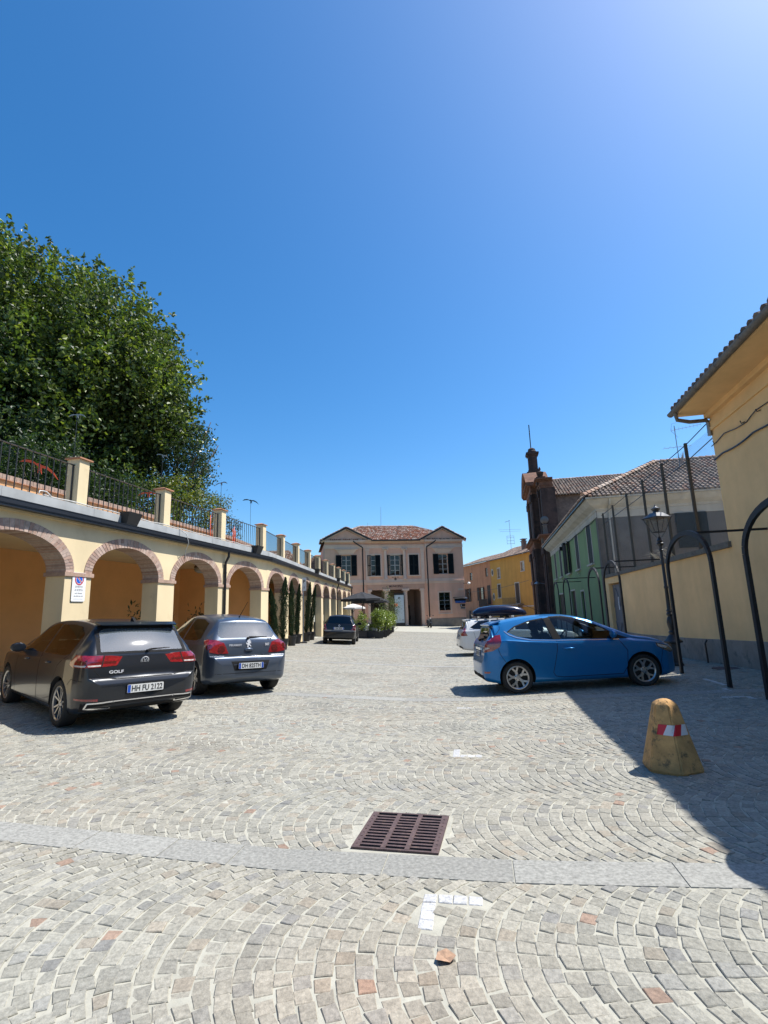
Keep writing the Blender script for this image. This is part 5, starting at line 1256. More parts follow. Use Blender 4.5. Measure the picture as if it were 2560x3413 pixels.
        while x < max(xs_):
            y = min(ys_) + res / 2
            while y < max(ys_):
                if inside(x, y) and min((Vector((x, y)) - p).length for p in B) > ee: I.append(Vector((x, y)))
                y += res
            x += res
        vs, es, fs, *_ = delaunay_2d_cdt(I, E_, [list(range(nb))], 1, 1e-5)
        V = []; dep0 = None
        for p in vs:
            o = u * p.x + v * p.y - d * reach
            loc, nr, ix, dist = self.bvh.ray_cast(o, d)
            if loc is None: 
                loc, nr, ix, dist = self.bvh.find_nearest(o + d * (reach + (dep0 if dep0 is not None else 0)))
            else: dep0 = dist - reach
            if nr.dot(d) > 0: nr = -nr
            V.append(loc + nr * off)
        mb2 = mb or MB(); F = [tuple(f) for f in fs]; base = len(V)
        # skirt round the edge
        cnt = {}
        for f in F:
            for i in range(len(f)):
                e = tuple(sorted((f[i], f[(i + 1) % len(f)]))); cnt[e] = cnt.get(e, 0) + 1
        ring = [e for e, c in cnt.items() if c == 1]
        W_ = list(V)
        if skirt > 0:
            mp = {}
            for e in ring:
                for i in e:
                    if i not in mp: mp[i] = len(W_); W_.append(V[i] + d * (skirt + off))
            F += [(a, b, mp[b], mp[a]) for a, b in ring]
        mb2.add(W_, F)
        if mb is not None: return None
        o = lpart(name, mb2, m, parent or self.root, angle=40 if smooth else None)
        if label: o['label'] = label
        return o
    def line(self, pts, d, w, off, mb):
        """thin strip along a polyline on the body"""
        d = Vector(d).normalized(); V = []; F = []
        Q = []
        for a, b in zip(pts[:-1], pts[1:]):
            a, b = Vector(a), Vector(b); k = max(1, int((b - a).length / .05))
            for j in range(k): Q.append(a + (b - a) * j / k)
        Q.append(Vector(pts[-1]))
        for i, p in enumerate(Q):
            t = (Q[min(i + 1, len(Q) - 1)] - Q[max(0, i - 1)]).normalized(); sd = t.cross(d); sd = sd.normalized() if sd.length > 1e-5 else Vector((0, 0, 1))
            for s_ in (-.5, .5):
                o = p + sd * w * s_; o = o - d * (o.dot(d) + 4); loc, nr, ix, dist = self.bvh.ray_cast(o, d)
                if loc is None: loc, nr, ix, dist = self.bvh.find_nearest(p)
                if nr.dot(d) > 0: nr = -nr
                V.append(loc + nr * off)
        F = [(2 * i, 2 * i + 1, 2 * i + 3, 2 * i + 2) for i in range(len(Q) - 1)]
        mb.add(V, F)
    def hit(self, o, d):
        loc, nr, ix, dist = self.bvh.ray_cast(Vector(o), Vector(d).normalized()); return (loc, nr) if loc is not None else (Vector(o), -Vector(d))
def wheel(root, x, y, r, sx, style, w=.205, rim=.74, m_rim=None, spin=0):
    mb = MB(); t = w / 2; rr = r * rim
    mb.lathe([(rr - .01, -t * .8), (rr + .01, -t), (r * .93, -t), (r * .985, -t * .8), (r, -t * .5), (r, t * .5), (r * .985, t * .8), (r * .93, t), (rr + .012, t), (rr - .01, t * .82)], 40, (0, 0, 0), axis='x', caps=False)
    wh = lpart('wheel', mb, m_rubber, root, angle=50); wh.location = (x - sx * t, y, r - .004)
    mb = MB(); S_ = Matrix.Diagonal((sx, 1, 1, 1)) @ Matrix.Rotation(spin, 4, 'X'); mb.M = S_
    mb.mi = 1; mb.lathe([(rr - .012, -t * .7), (rr - .02, t * .1), (.001, t * .1)], 30, axis='x', caps=False)
    mb.mi = 0; mb.lathe([(rr - .03, t * .45), (rr - .012, t * .80), (rr + .006, t * .84), (rr + .004, t * .9), (rr - .012, t * .92), (rr - .028, t * .80), (rr - .03, t * .45)], 40, axis='x', caps=False)
    n, kind = style
    def spoke(a, r0, r1, w0, w1, x0=.62, x1=.80, da=0):
        ca, sa = math.cos(a), math.sin(a); cb, sb = math.cos(a + da), math.sin(a + da)
        p0 = Vector((t * x0, r0 * ca, r0 * sa)); p1 = Vector((t * x1, r1 * cb, r1 * sb)); q = Vector((0, -sa, ca)); q1 = Vector((0, -sb, cb)); dx = Vector((-.03, 0, 0))
        mb.hexa([p0 - q * w0 / 2 + dx, p1 - q1 * w1 / 2 + dx, p1 + q1 * w1 / 2 + dx, p0 + q * w0 / 2 + dx, p0 - q * w0 / 2, p1 - q1 * w1 / 2, p1 + q1 * w1 / 2, p0 + q * w0 / 2])
    for k in range(n):
        a = 2 * math.pi * k / n + math.pi / 2
        if kind == 'twin':
            for s_ in (-1, 1): spoke(a + s_ * .17, .05, rr - .016, .026, .022, da=s_ * .08)
        elif kind == 'Y':
            spoke(a, .03, rr * .55, .05, .055, x1=.70)
            for s_ in (-1, 1): spoke(a + s_ * .06, rr * .50, rr - .016, .042, .035, x0=.68, da=s_ * .24)
        else: spoke(a, .03, rr - .016, .075, .055)
    mb.lathe([(.062, t * .45), (.062, t * .66), (.05, t * .70), (.03, t * .71), (.001, t * .71)], 20, axis='x', caps=False)
    mb.mi = 1
    for k in range(5): a = 2 * math.pi * k / 5; mb.lathe([(.009, t * .6), (.009, t * .72), (.001, t * .72)], 8, (0, .045 * math.cos(a), .045 * math.sin(a)), axis='x')
    ri = lpart('rim', mb, [m_rim or m_alloy, m_alloy_d], wh, angle=35)
    return wh
def number_plate(root, p, right, up, txt, italian=False, w=.52, h=.11, label=None):
    F = frame(p, right, up); mb = MB(); mb.prism(rrect(w / 2, h / 2, .012, 3), fn(F), -.006, .003); pl = lpart('number_plate', mb, m_plate, root)
    mb = MB()
    for s_ in ((-1, 1) if italian else (-1,)): a, b = sorted((s_ * (w / 2 - .045), s_ * (w / 2 - .004))); mb.prism([(a, -h / 2 + .004), (b, -h / 2 + .004), (b, h / 2 - .004), (a, h / 2 - .004)], fn(F), .003, .0042)
    lpart('blue_band', mb, m_plate_b, pl)
    mb = MB(); put_text(mb, txt, h * .98, F @ Matrix.Translation((.02 if not italian else 0, -.003, .0045)), .0006, sx=.80); lpart('lettering', mb, m_plate_t, pl)
    mb = MB(); mb.prism([(-w / 2 - .012, -h / 2 - .014), (w / 2 + .012, -h / 2 - .014), (w / 2 + .012, h / 2 + .008), (-w / 2 - .012, h / 2 + .008)], fn(F), -.012, -.004); lpart('plate_holder', mb, m_plast, pl)
    return pl
def cabin_fit(root, car, ws_y, sill, wheel_x=-.36, rows=((1.72, .36), (1.72, -.36)), bench=.78):
    def seat(x, y, w):
        mb = MB(); mb.hexa([(x - w, y, .45), (x + w, y, .45), (x + w, y + .5, .5), (x - w, y + .5, .5), (x - w, y, .6), (x + w, y, .6), (x + w, y + .5, .64), (x - w, y + .5, .64)])
        mb.hexa([(x - w, y - .06, .55), (x + w, y - .06, .55), (x + w, y + .08, .55), (x - w, y + .08, .55), (x - w * .86, y - .25, 1.12), (x + w * .86, y - .25, 1.12), (x + w * .86, y - .15, 1.12), (x - w * .86, y - .15, 1.12)])
        xs_ = (x,) if w < .4 else (x - w * .6, x + w * .6)
        for xx in xs_:
            mb.hexa([(xx - .12, y - .29, 1.15), (xx + .12, y - .29, 1.15), (xx + .12, y - .19, 1.15), (xx - .12, y - .19, 1.15), (xx - .1, y - .32, 1.32), (xx + .1, y - .32, 1.32), (xx + .1, y - .24, 1.32), (xx - .1, y - .24, 1.32)]); mb.tube([(xx, y - .2, 1.1), (xx, y - .24, 1.18)], .02, 5)
        o = lpart('seat', mb, m_seat, root)
        bm = bmesh.new(); bm.from_mesh(o.data); bmesh.ops.bevel(bm, geom=[e for e in bm.edges if e.calc_length() > .05], offset=.025, segments=2, affect='EDGES'); bm.to_mesh(o.data); bm.free(); o.data.polygons.foreach_set('use_smooth', [True] * len(o.data.polygons))
    for y, x in rows: seat(x, y, .25)
    seat(0, bench, .6)
    mb = MB(); mb.box(-.66, .66, ws_y - .5, ws_y - .05, .7, sill - .03); mb.box(-.58, -.16, ws_y - .52, ws_y - .3, sill - .04, sill + .03); lpart('dashboard', mb, m_cabin, root)
    mb = MB(Matrix.Translation((wheel_x, ws_y - .68, sill - .0)) @ Matrix.Rotation(R(68), 4, 'X')); n = 24
    mb.tube([(.185 * math.cos(2 * math.pi * k / n), .185 * math.sin(2 * math.pi * k / n), 0) for k in range(n + 1)], .017, 8); mb.box(-.18, .18, -.02, .03, -.01, .01); mb.box(-.025, .025, -.18, 0, -.01, .01); mb.lathe([(.07, -.02), (.06, .02), (.001, .03)], 14); lpart('steering_wheel', mb, m_plast, root, angle=40)
    mb = MB(); mb.box(-.12, .12, ws_y - .45, ws_y - .43, sill + .30, sill + .36); lpart('rear_view_mirror', mb, m_plast, root)
def mirrors(car, y, z, m_body, out=.17, sides=(-1, 1)):
    for sx in sides:
        loc, nr = car.hit((sx * 3, y, z), (-sx, 0, 0)); x = abs(loc.x)
        mb = MB(); mb.M = Matrix.Translation((sx * (x + .12), y, z + .04)) @ Matrix.Diagonal((sx, 1, 1, 1))
        mb.sphere((0, 0, 0), 1, 14, 10); v0 = len(mb.v); mb.v = [(a, b, c) for a, b, c in mb.v]
        ctr = mb.M @ Vector((0, 0, 0)); vv = []
        for p in mb.v:
            q = Vector(p) - ctr; q = Vector((q.x * .115, q.y * .075, q.z * .075)); q.y += -.25 * abs(q.x) * 0
            if q.y < -.02: q.y = -.02 - (abs(q.y) - .02) * .15
            vv.append(tuple(ctr + q))
        mb.v = vv
        mr = lpart('mirror', mb, m_body, car.root, angle=35)
        mb = MB(); mb.bar((sx * (x - .02), y + .02, z - .02), (sx * (x + .09), y + .01, z + .0), .05, .035); lpart('mirror_arm', mb, m_plast, mr)
def handle(car, y, z, sx, m, w=.17, parent=None):
    loc, nr = car.hit((sx * 3, y, z), (-sx, 0, 0)); x = abs(loc.x)
    mb = MB(); mb.M = Matrix.Diagonal((sx, 1, 1, 1))
    mb.tube([(x - .005, y - w / 2, z), (x + .028, y - w / 2 + .03, z), (x + .033, y, z + .002), (x + .028, y + w / 2 - .03, z), (x - .005, y + w / 2, z)], [.012, .014, .016, .014, .012], 8)
    return lpart('door_handle', mb, m, parent or car.root, smooth=True)
def place_car(root, x, y, yaw, base, dz=0):
    """stand the car on the ground: fit a plane through the four wheel contacts"""
    ro, wb, tr = base; f = Vector((-math.sin(yaw), math.cos(yaw), 0)); r = Vector((math.cos(yaw), math.sin(yaw), 0)); O = Vector((x, y, 0)); Pz = {}
    for i, (a, b) in enumerate(((ro, -tr), (ro, tr), (ro + wb, -tr), (ro + wb, tr))): p = O + f * a + r * b; Pz[i] = G(p.x, p.y)
    sf = ((Pz[2] + Pz[3]) - (Pz[0] + Pz[1])) / 2 / wb; sr = ((Pz[1] + Pz[3]) - (Pz[0] + Pz[2])) / 2 / (2 * tr); zc = sum(Pz.values()) / 4 - sf * (ro + wb / 2)
    fw = Vector((f.x, f.y, sf)).normalized(); rt = Vector((r.x, r.y, sr)); rt = (rt - fw * rt.dot(fw)).normalized(); up = rt.cross(fw)
    M = Matrix(((rt.x, fw.x, up.x, x), (rt.y, fw.y, up.y, y), (rt.z, fw.z, up.z, zc + dz), (0, 0, 0, 1)))
    root.location = M.to_translation(); root.rotation_euler = M.to_euler()
def mir(poly): return [(-a, b, c) for a, b, c in poly]

# ---- charcoal five door hatchback (nearest on the left)
def build_hatch_grey():
    root = empty('parked_car', (0, 0, 0)); tag(root, 'dark grey five door hatchback with HH plate parked nearest by the arcade', 'car', 'cars parked on the piazza')
    P = paint('charcoal_paint', (.014, .017, .023), .2, .28)
    s = dict(L=4.255, wb=2.637, ro=.77, r=.318,
        top=[(0, .60), (.045, .685), (.07, .702), (.082, .80), (.12, .93), (.15, 1.02), (.235, 1.135), (.33, 1.25), (.425, 1.35), (.45, 1.388), (.48, 1.415), (.62, 1.438), (1.0, 1.462), (1.6, 1.466), (2.15, 1.43), (2.45, 1.365), (2.85, 1.15), (3.1, 1.025), (3.4, .975), (3.9, .88), (4.1, .79), (4.2, .69), (4.255, .56)],
        plan=[(0, .60), (.02, .68), (.05, .745), (.1, .80), (.18, .845), (.3, .875), (.6, .895), (1.2, .90), (3.0, .895), (3.5, .88), (3.85, .84), (4.05, .76), (4.17, .64), (4.255, .44)],
        bot=[(0, .33), (.08, .27), (.3, .21), (.8, .19), (3.4, .19), (4.0, .2), (4.255, .27)],
        belt=[(0, .93), (.5, .955), (1.5, .925), (3.0, .875), (4.255, .80)],
        roofw=[(0, .66), (.2, .64), (.45, .60), (.65, .585), (1.5, .595), (2.3, .58), (3.0, .66), (4.2, .7)], zmid=.62, crown=.05,
        cabin=(.26, 3.0),
        side_glass=[[(.62, .995), (.80, .965), (1.66, .955), (1.68, 1.375), (1.2, 1.385), (.85, 1.36), (.60, 1.26)], [(1.76, .955), (2.80, .935), (2.62, 1.10), (2.3, 1.30), (2.05, 1.375), (1.75, 1.385)]],
        rear_glass=[(-.60, 1.035), (.60, 1.035), (.565, 1.30), (.50, 1.345), (-.50, 1.345), (-.565, 1.30)], front_glass=[(-.62, 1.06), (.62, 1.06), (.52, 1.36), (-.52, 1.36)])
    c = Car(s); c.build(root, P)
    for i, g in enumerate(s['side_glass']):
        for sx in (-1, 1): c.patch('side_window', [(0, a, b) for a, b in g], (-sx, 0, 0), .001, m_cglass, res=.09, skirt=0)
    w = c.patch('rear_window', [(x, 0, z) for x, z in s['rear_glass']], (0, 1, 0), .002, m_rglass, res=.07, skirt=0)
    c.patch('windscreen', [(x, 0, z) for x, z in s['front_glass']], (0, -1, 0), .002, m_cglass, res=.09, skirt=0)
    mb = MB(); zo = s['rear_glass']     # black surround of the rear glass
    outer = [(-.655, 1.005), (.655, 1.005), (.615, 1.33), (.56, 1.385), (-.56, 1.385), (-.615, 1.33)]
    for i in range(6):
        a, b, e, f = outer[i], outer[(i + 1) % 6], zo[(i + 1) % 6], zo[i]
        c.patch('x', [(p[0], 0, p[1]) for p in (a, b, e, f)], (0, 1, 0), .0035, None, res=.06, skirt=.003, mb=mb)
    lpart('window_seal', mb, m_plast, w)
    mb = MB(); mb.hexa([(-.58, .39, 1.39), (.58, .39, 1.39), (.60, .52, 1.42), (-.60, .52, 1.42), (-.57, .36, 1.405), (.57, .36, 1.405), (.60, .5, 1.444), (-.60, .5, 1.444)]); lpart('roof_spoiler', mb, P, root)
    mb = MB(); mb.tube([(.03, .13, 1.03), (.10, .17, 1.05), (.4, .185, 1.06)], [.022, .015, .008], 6); lpart('rear_wiper', mb, m_plast, root)
    mb = MB()
    for x in (-.56, .56): mb.hexa([(x - .02, .66, 1.41), (x + .02, .66, 1.41), (x + .02, 2.2, 1.40), (x - .02, 2.2, 1.40), (x - .015, .66, 1.428), (x + .015, .66, 1.428), (x + .015, 2.2, 1.42), (x - .015, 2.2, 1.42)])
    mb = MB(); mb.prism([(-.07, 0), (.08, 0), (.0, .055), (-.045, .075)], lambda u, v, q: (q, .62 + u * -1, 1.435 + v), -.018, .018); lpart('aerial', mb, m_plast, root)
    gp = MB()
    c.line([(-.70, 0, .985), (-.69, 0, .80), (-.60, 0, .70), (-.4, 0, .675), (.4, 0, .675), (.60, 0, .70), (.69, 0, .80), (.70, 0, .985)], (0, 1, 0), .012, .0012, gp)
    for sx in (-1, 1):
        for ln in ([(0, .62, .98), (0, .92, .82), (0, 1.06, .55), (0, 1.12, .27)], [(0, 1.71, .95), (0, 1.72, .27)], [(0, 2.84, .93), (0, 2.90, .6), (0, 2.86, .27)], [(0, 1.1, .27), (0, 2.86, .27)]): c.line(ln, (-sx, 0, 0), .010, .0012, gp)
        c.line([(0, .12, .66), (0, .35, .68), (0, .45, .60)], (-sx, 0, 0), .009, .0012, gp)
    lpart('panel_joint', gp, m_gap, root)
    c.patch('tailgate', [(-.694, 0, .978), (-.684, 0, .803), (-.596, 0, .71), (-.4, 0, .688), (.4, 0, .688), (.596, 0, .71), (.684, 0, .803), (.694, 0, .978)], (0, 1, 0), .0016, P, res=.05, skirt=.002)
    for sx in (-1, 1):
        d = (-sx * .75, .9, 0); F_ = lambda L_: [(sx * a, b, z) for a, b, z in L_]
        t = c.patch('tail_light', F_([(.35, .09, .965), (.40, .09, .85), (.62, .11, .838), (.885, .34, .835), (.885, .44, .865), (.87, .46, .90), (.86, .36, .99), (.70, .15, .99), (.5, .1, .985)]), d, .006, m_lampr, res=.04)
        c.patch('clear_strip', F_([(.60, .11, .868), (.60, .11, .848), (.86, .30, .846), (.87, .33, .868)]), d, .009, m_lampw, t, res=.04)
        c.patch('dark_band', F_([(.42, .09, .91), (.42, .09, .88), (.84, .25, .885), (.86, .3, .925)]), d, .008, m_lampd, t, res=.04)
        c.patch('lamp_gap', F_([(.585, .1, .99), (.585, .1, .838), (.60, .1, .838), (.60, .1, .99)]), d, .0085, m_plast, t, res=.04)
        c.patch('reflector', F_([(.60, .05, .40), (.84, .25, .415), (.84, .25, .44), (.60, .05, .43)]), d, .005, m_lampr, res=.04)
        for dp, hy, hz in (([(.70, .95), (.92, .82), (1.06, .55), (1.125, .275), (1.705, .275), (1.702, .94)], 1.28, .845), ([(1.722, .94), (1.727, .275), (2.853, .275), (2.892, .6), (2.834, .915)], 2.32, .83)):
            dr = c.patch('door', [(0, a, b) for a, b in dp], (-sx, 0, 0), .0016, P, res=.06, skirt=.002); handle(c, hy, hz, sx, P, parent=dr)
        for yw in (s['ro'], s['ro'] + s['wb']): wheel(root, sx * .875, yw, s['r'], sx, (5, 'twin'), spin=.3 if yw < 1 else .7)
    c.patch('diffuser', [(-.80, 0, .27), (.80, 0, .27), (.80, 0, .375), (.60, 0, .40), (-.60, 0, .40), (-.80, 0, .375)], (0, 1, 0), .004, m_plast, res=.05)
    mb = MB()
    for sx in (-1, 1):
        L_ = [(sx * .42, .0, .385), (sx * .47, 0, .30), (sx * .76, .1, .31), (sx * .74, .1, .375), (sx * .42, 0, .385)]; c.line(L_, (0, 1, 0), .018, .009, mb)
    c.line([(-.44, 0, .385), (.44, 0, .385)], (0, 1, 0), .015, .009, mb); lpart('exhaust_trim', mb, m_chrome, root)
    loc, nr = c.hit((0, -1, .52), (0, 1, 0)); number_plate(root, (0, loc.y - .014, .53), (1, 0, 0), (0, .03, 1), 'HH FU 2122')
    loc, nr = c.hit((0, -1, .895), (0, 1, 0)); F = frame(loc + nr * .006, (1, 0, 0), Vector((0, -nr.z, 0)) + Vector((0, 0, 1)) * abs(nr.y) if True else (0, 0, 1))
    mb = MB(); mb.M = F; n = 28; mb.tube([(.056 * math.cos(2 * math.pi * k / n), .056 * math.sin(2 * math.pi * k / n), .004) for k in range(n + 1)], .006, 6)
    for seg in ([(-.028, .045), (0, .0), (.028, .045)], [(-.046, .026), (-.022, -.042), (0, .0), (.022, -.042), (.046, .026)]):
        for a, b in zip(seg[:-1], seg[1:]): mb.bar((*a, .004), (*b, .004), .011, .008)
    lpart('emblem', mb, m_silver, root)
    loc, nr = c.hit((-.40, -1, .765), (0, 1, 0)); mb = MB(); F = frame(loc + nr * .009, (1, -.03, 0), Vector((0, .25, 1))); put_text(mb, 'GOLF', .058, F, .002, sx=1.35); lpart('lettering', mb, m_silver, root)
    mirrors(c, 2.70, .94, P); cabin_fit(root, c, 2.75, .93)
    place_car(root, -3.559, 7.707, R(49.3), (s['ro'], s['wb'], .78)); return root
build_hatch_grey()

# ---- blue grey rounded hatchback (second on the left)
def build_hatch_blue_grey():
    root = empty('parked_car', (0, 0, 0)); tag(root, 'steel blue rounded hatchback with DH 825TH plate beside the potted cypresses', 'car', 'cars parked on the piazza')
    P = paint('steel_blue_paint', (.07, .09, .125), .45, .28)
    s = dict(L=4.20, wb=2.608, ro=.72, r=.315,
        top=[(0, .60), (.03, .69), (.06, .745), (.14, .765), (.155, .87), (.18, .98), (.215, 1.065), (.295, 1.165), (.445, 1.355), (.475, 1.41), (.52, 1.445), (.7, 1.485), (1.2, 1.53), (1.7, 1.535), (2.1, 1.48), (2.5, 1.33), (2.95, 1.10), (3.15, 1.03), (3.6, .94), (3.95, .80), (4.1, .68), (4.2, .52)],
        plan=[(0, .58), (.02, .67), (.05, .735), (.1, .79), (.18, .83), (.3, .855), (.6, .875), (1.2, .88), (3.0, .875), (3.5, .85), (3.8, .79), (4.05, .66), (4.2, .42)],
        bot=[(0, .36), (.08, .28), (.3, .22), (.8, .2), (3.4, .2), (4.2, .28)],
        belt=[(0, .97), (.5, .99), (1.5, .96), (3.0, .90), (4.2, .80)],
        roofw=[(0, .62), (.2, .62), (.45, .56), (.7, .555), (1.5, .56), (2.2, .55), (3.0, .65), (4.2, .66)], zmid=.63, crown=.07,
        cabin=(.33, 2.95),
        side_glass=[[(.66, 1.06), (.9, 1.02), (1.60, 1.0), (1.62, 1.44), (1.1, 1.43), (.78, 1.36)], [(1.70, 1.0), (2.75, .97), (2.5, 1.2), (2.2, 1.37), (1.95, 1.44), (1.69, 1.45)]],
        rear_glass=[(-.55, 1.09), (.55, 1.09), (.60, 1.14), (.53, 1.34), (.47, 1.385), (-.47, 1.385), (-.53, 1.34), (-.60, 1.14)], front_glass=[(-.60, 1.09), (.60, 1.09), (.50, 1.41), (-.50, 1.41)])
    c = Car(s); c.build(root, P)
    for g in s['side_glass']:
        for sx in (-1, 1): c.patch('side_window', [(0, a, b) for a, b in g], (-sx, 0, 0), .001, m_cglass, res=.09, skirt=0)
    w = c.patch('rear_window', [(x, 0, z) for x, z in s['rear_glass']], (0, 1, 0), .002, m_rglass, res=.06, skirt=0)
    c.patch('windscreen', [(x, 0, z) for x, z in s['front_glass']], (0, -1, 0), .002, m_cglass, res=.09, skirt=0)
    mb = MB(); mb.tube([(-.02, .2, 1.075), (.04, .235, 1.10), (.42, .25, 1.105)], [.03, .022, .008], 6); lpart('rear_wiper', mb, m_plast, root)
    mb = MB(); mb.tube([(0, .72, 1.49), (0, .70, 1.51), (.0, .35, 1.80)], [.018, .008, .004], 6); lpart('aerial', mb, m_plast, root)
    gp = MB(); c.line([(-.64, 0, 1.05), (-.60, 0, .93), (-.50, 0, .78), (-.42, 0, .755), (.42, 0, .755), (.50, 0, .78), (.60, 0, .93), (.64, 0, 1.05)], (0, 1, 0), .010, .0012, gp)
    for sx in (-1, 1):
        for ln in ([(0, .68, 1.04), (0, .98, .8), (0, 1.08, .3)], [(0, 1.65, 1.0), (0, 1.66, .3)], [(0, 2.8, .97), (0, 2.84, .6), (0, 2.8, .3)], [(0, 1.08, .3), (0, 2.8, .3)]): c.line(ln, (-sx, 0, 0), .009, .0012, gp)
    c.line([(-.7, 0, .44), (.7, 0, .44)], (0, 1, 0), .008, .0012, gp)
    lpart('panel_joint', gp, m_gap, root)
    c.patch('tailgate', [(-.634, 0, 1.045), (-.594, 0, .93), (-.496, 0, .785), (-.42, 0, .763), (.42, 0, .763), (.496, 0, .785), (.594, 0, .93), (.634, 0, 1.045)], (0, 1, 0), .0016, P, res=.05, skirt=.002)
    for sx in (-1, 1):
        d = (-sx * .62, .9, 0); F_ = lambda L_: [(sx * a, b, z) for a, b, z in L_]
        t = c.patch('tail_light', F_([(.42, .15, .80), (.62, .17, .80), (.74, .22, .83), (.82, .30, .93), (.845, .38, 1.03), (.80, .33, 1.06), (.66, .20, 1.05), (.53, .16, 1.0), (.47, .15, .9)]), d, .008, m_lampr, res=.04)
        for (a, b, z, r, m) in ((.64, .19, .985, .058, m_lampr), (.56, .16, .88, .07, m_lampd), (.74, .24, .93, .05, m_lampd)):
            c.patch('lens', F_([(a + r * math.cos(q) * .8, b + .35 * r * math.cos(q), z + r * math.sin(q)) for q in np.linspace(0, 2 * math.pi, 15)[:-1]]), d, .012, m, t, res=.03)
        for dp, hy, hz in (([(.72, 1.0), (.985, .8), (1.085, .305), (1.652, .305), (1.645, .985)], 1.22, .90), ([(1.662, .985), (1.668, .305), (2.793, .305), (2.833, .6), (2.793, .955)], 2.2, .88)):
            dr = c.patch('door', [(0, a, b) for a, b in dp], (-sx, 0, 0), .0016, P, res=.06, skirt=.002); handle(c, hy, hz, sx, P, parent=dr)
        for yw in (s['ro'], s['ro'] + s['wb']): wheel(root, sx * .862, yw, s['r'], sx, (5, 'five'), spin=.5)
    c.patch('plate_recess', [(-.33, 0, .49), (.33, 0, .49), (.40, 0, .66), (-.40, 0, .66)], (0, 1, 0), .003, m_plast, res=.06)
    loc, nr = c.hit((0, -1, .57), (0, 1, 0)); number_plate(root, (0, loc.y - .02, .575), (1, 0, 0), (0, .06, 1), 'DH 825TH', True)
    mb = MB(); loc, nr = c.hit((0, -1, .86), (0, 1, 0)); mb.M = frame(loc + nr * .004, (1, 0, 0), (0, .3, 1)); mb.sphere((0, 0, 0), 1, 16, 8); ctr = mb.M @ Vector((0, 0, 0)); mb.v = [tuple(ctr + Vector(((p[0] - ctr.x) * .095, (p[1] - ctr.y) * .025, (p[2] - ctr.z) * .042))) for p in mb.v]; lpart('tailgate_handle', mb, P, root, smooth=True)
    loc, nr = c.hit((0, -1, .985), (0, 1, 0)); F = frame(loc + nr * .006, (1, 0, 0), (0, .3, 1)); mb = MB()      # rearing lion shape
    lion = [(-.012, .075), (.012, .082), (.034, .066), (.022, .05), (.05, .05), (.058, .034), (.028, .030), (.052, .014), (.056, -.004), (.022, .0), (.030, -.03), (.052, -.05), (.046, -.07), (.022, -.055), (.006, -.03), (-.006, -.05), (-.004, -.078), (-.034, -.082), (-.03, -.062), (-.022, -.03), (-.046, -.02), (-.056, .01), (-.042, .014), (-.028, -.004), (-.014, .02), (-.034, .034), (-.03, .058)]
    mb.prism(lion, fn(F), -.002, .004); lpart('emblem', mb, m_silver, root)
    for t, x, z, sz, k in (('PEUGEOT', -.275, .95, .052, 1.1), ('307', .40, .955, .07, 1.0)):
        loc, nr = c.hit((x, -1, z), (0, 1, 0)); mb = MB(); F = frame(loc + nr * .011, (1, .10 if x > 0 else -.08, 0), (0, .25, 1)); put_text(mb, t, sz, F, .002, sx=k); lpart('lettering', mb, m_silver, root)
    loc, nr = c.hit((.47, -1, 1.06), (0, 1, 0)); mb = MB(); F = frame(loc + nr * .004, (1, .12, 0), (0, .4, 1)); put_text(mb, 'V R', .065, F, .001); lpart('sticker', mb, m_plast, root)
    mirrors(c, 2.62, .99, P); cabin_fit(root, c, 2.7, .97)
    place_car(root, -2.74, 10.4, R(39.2), (s['ro'], s['wb'], .76)); return root
build_hatch_blue_grey()

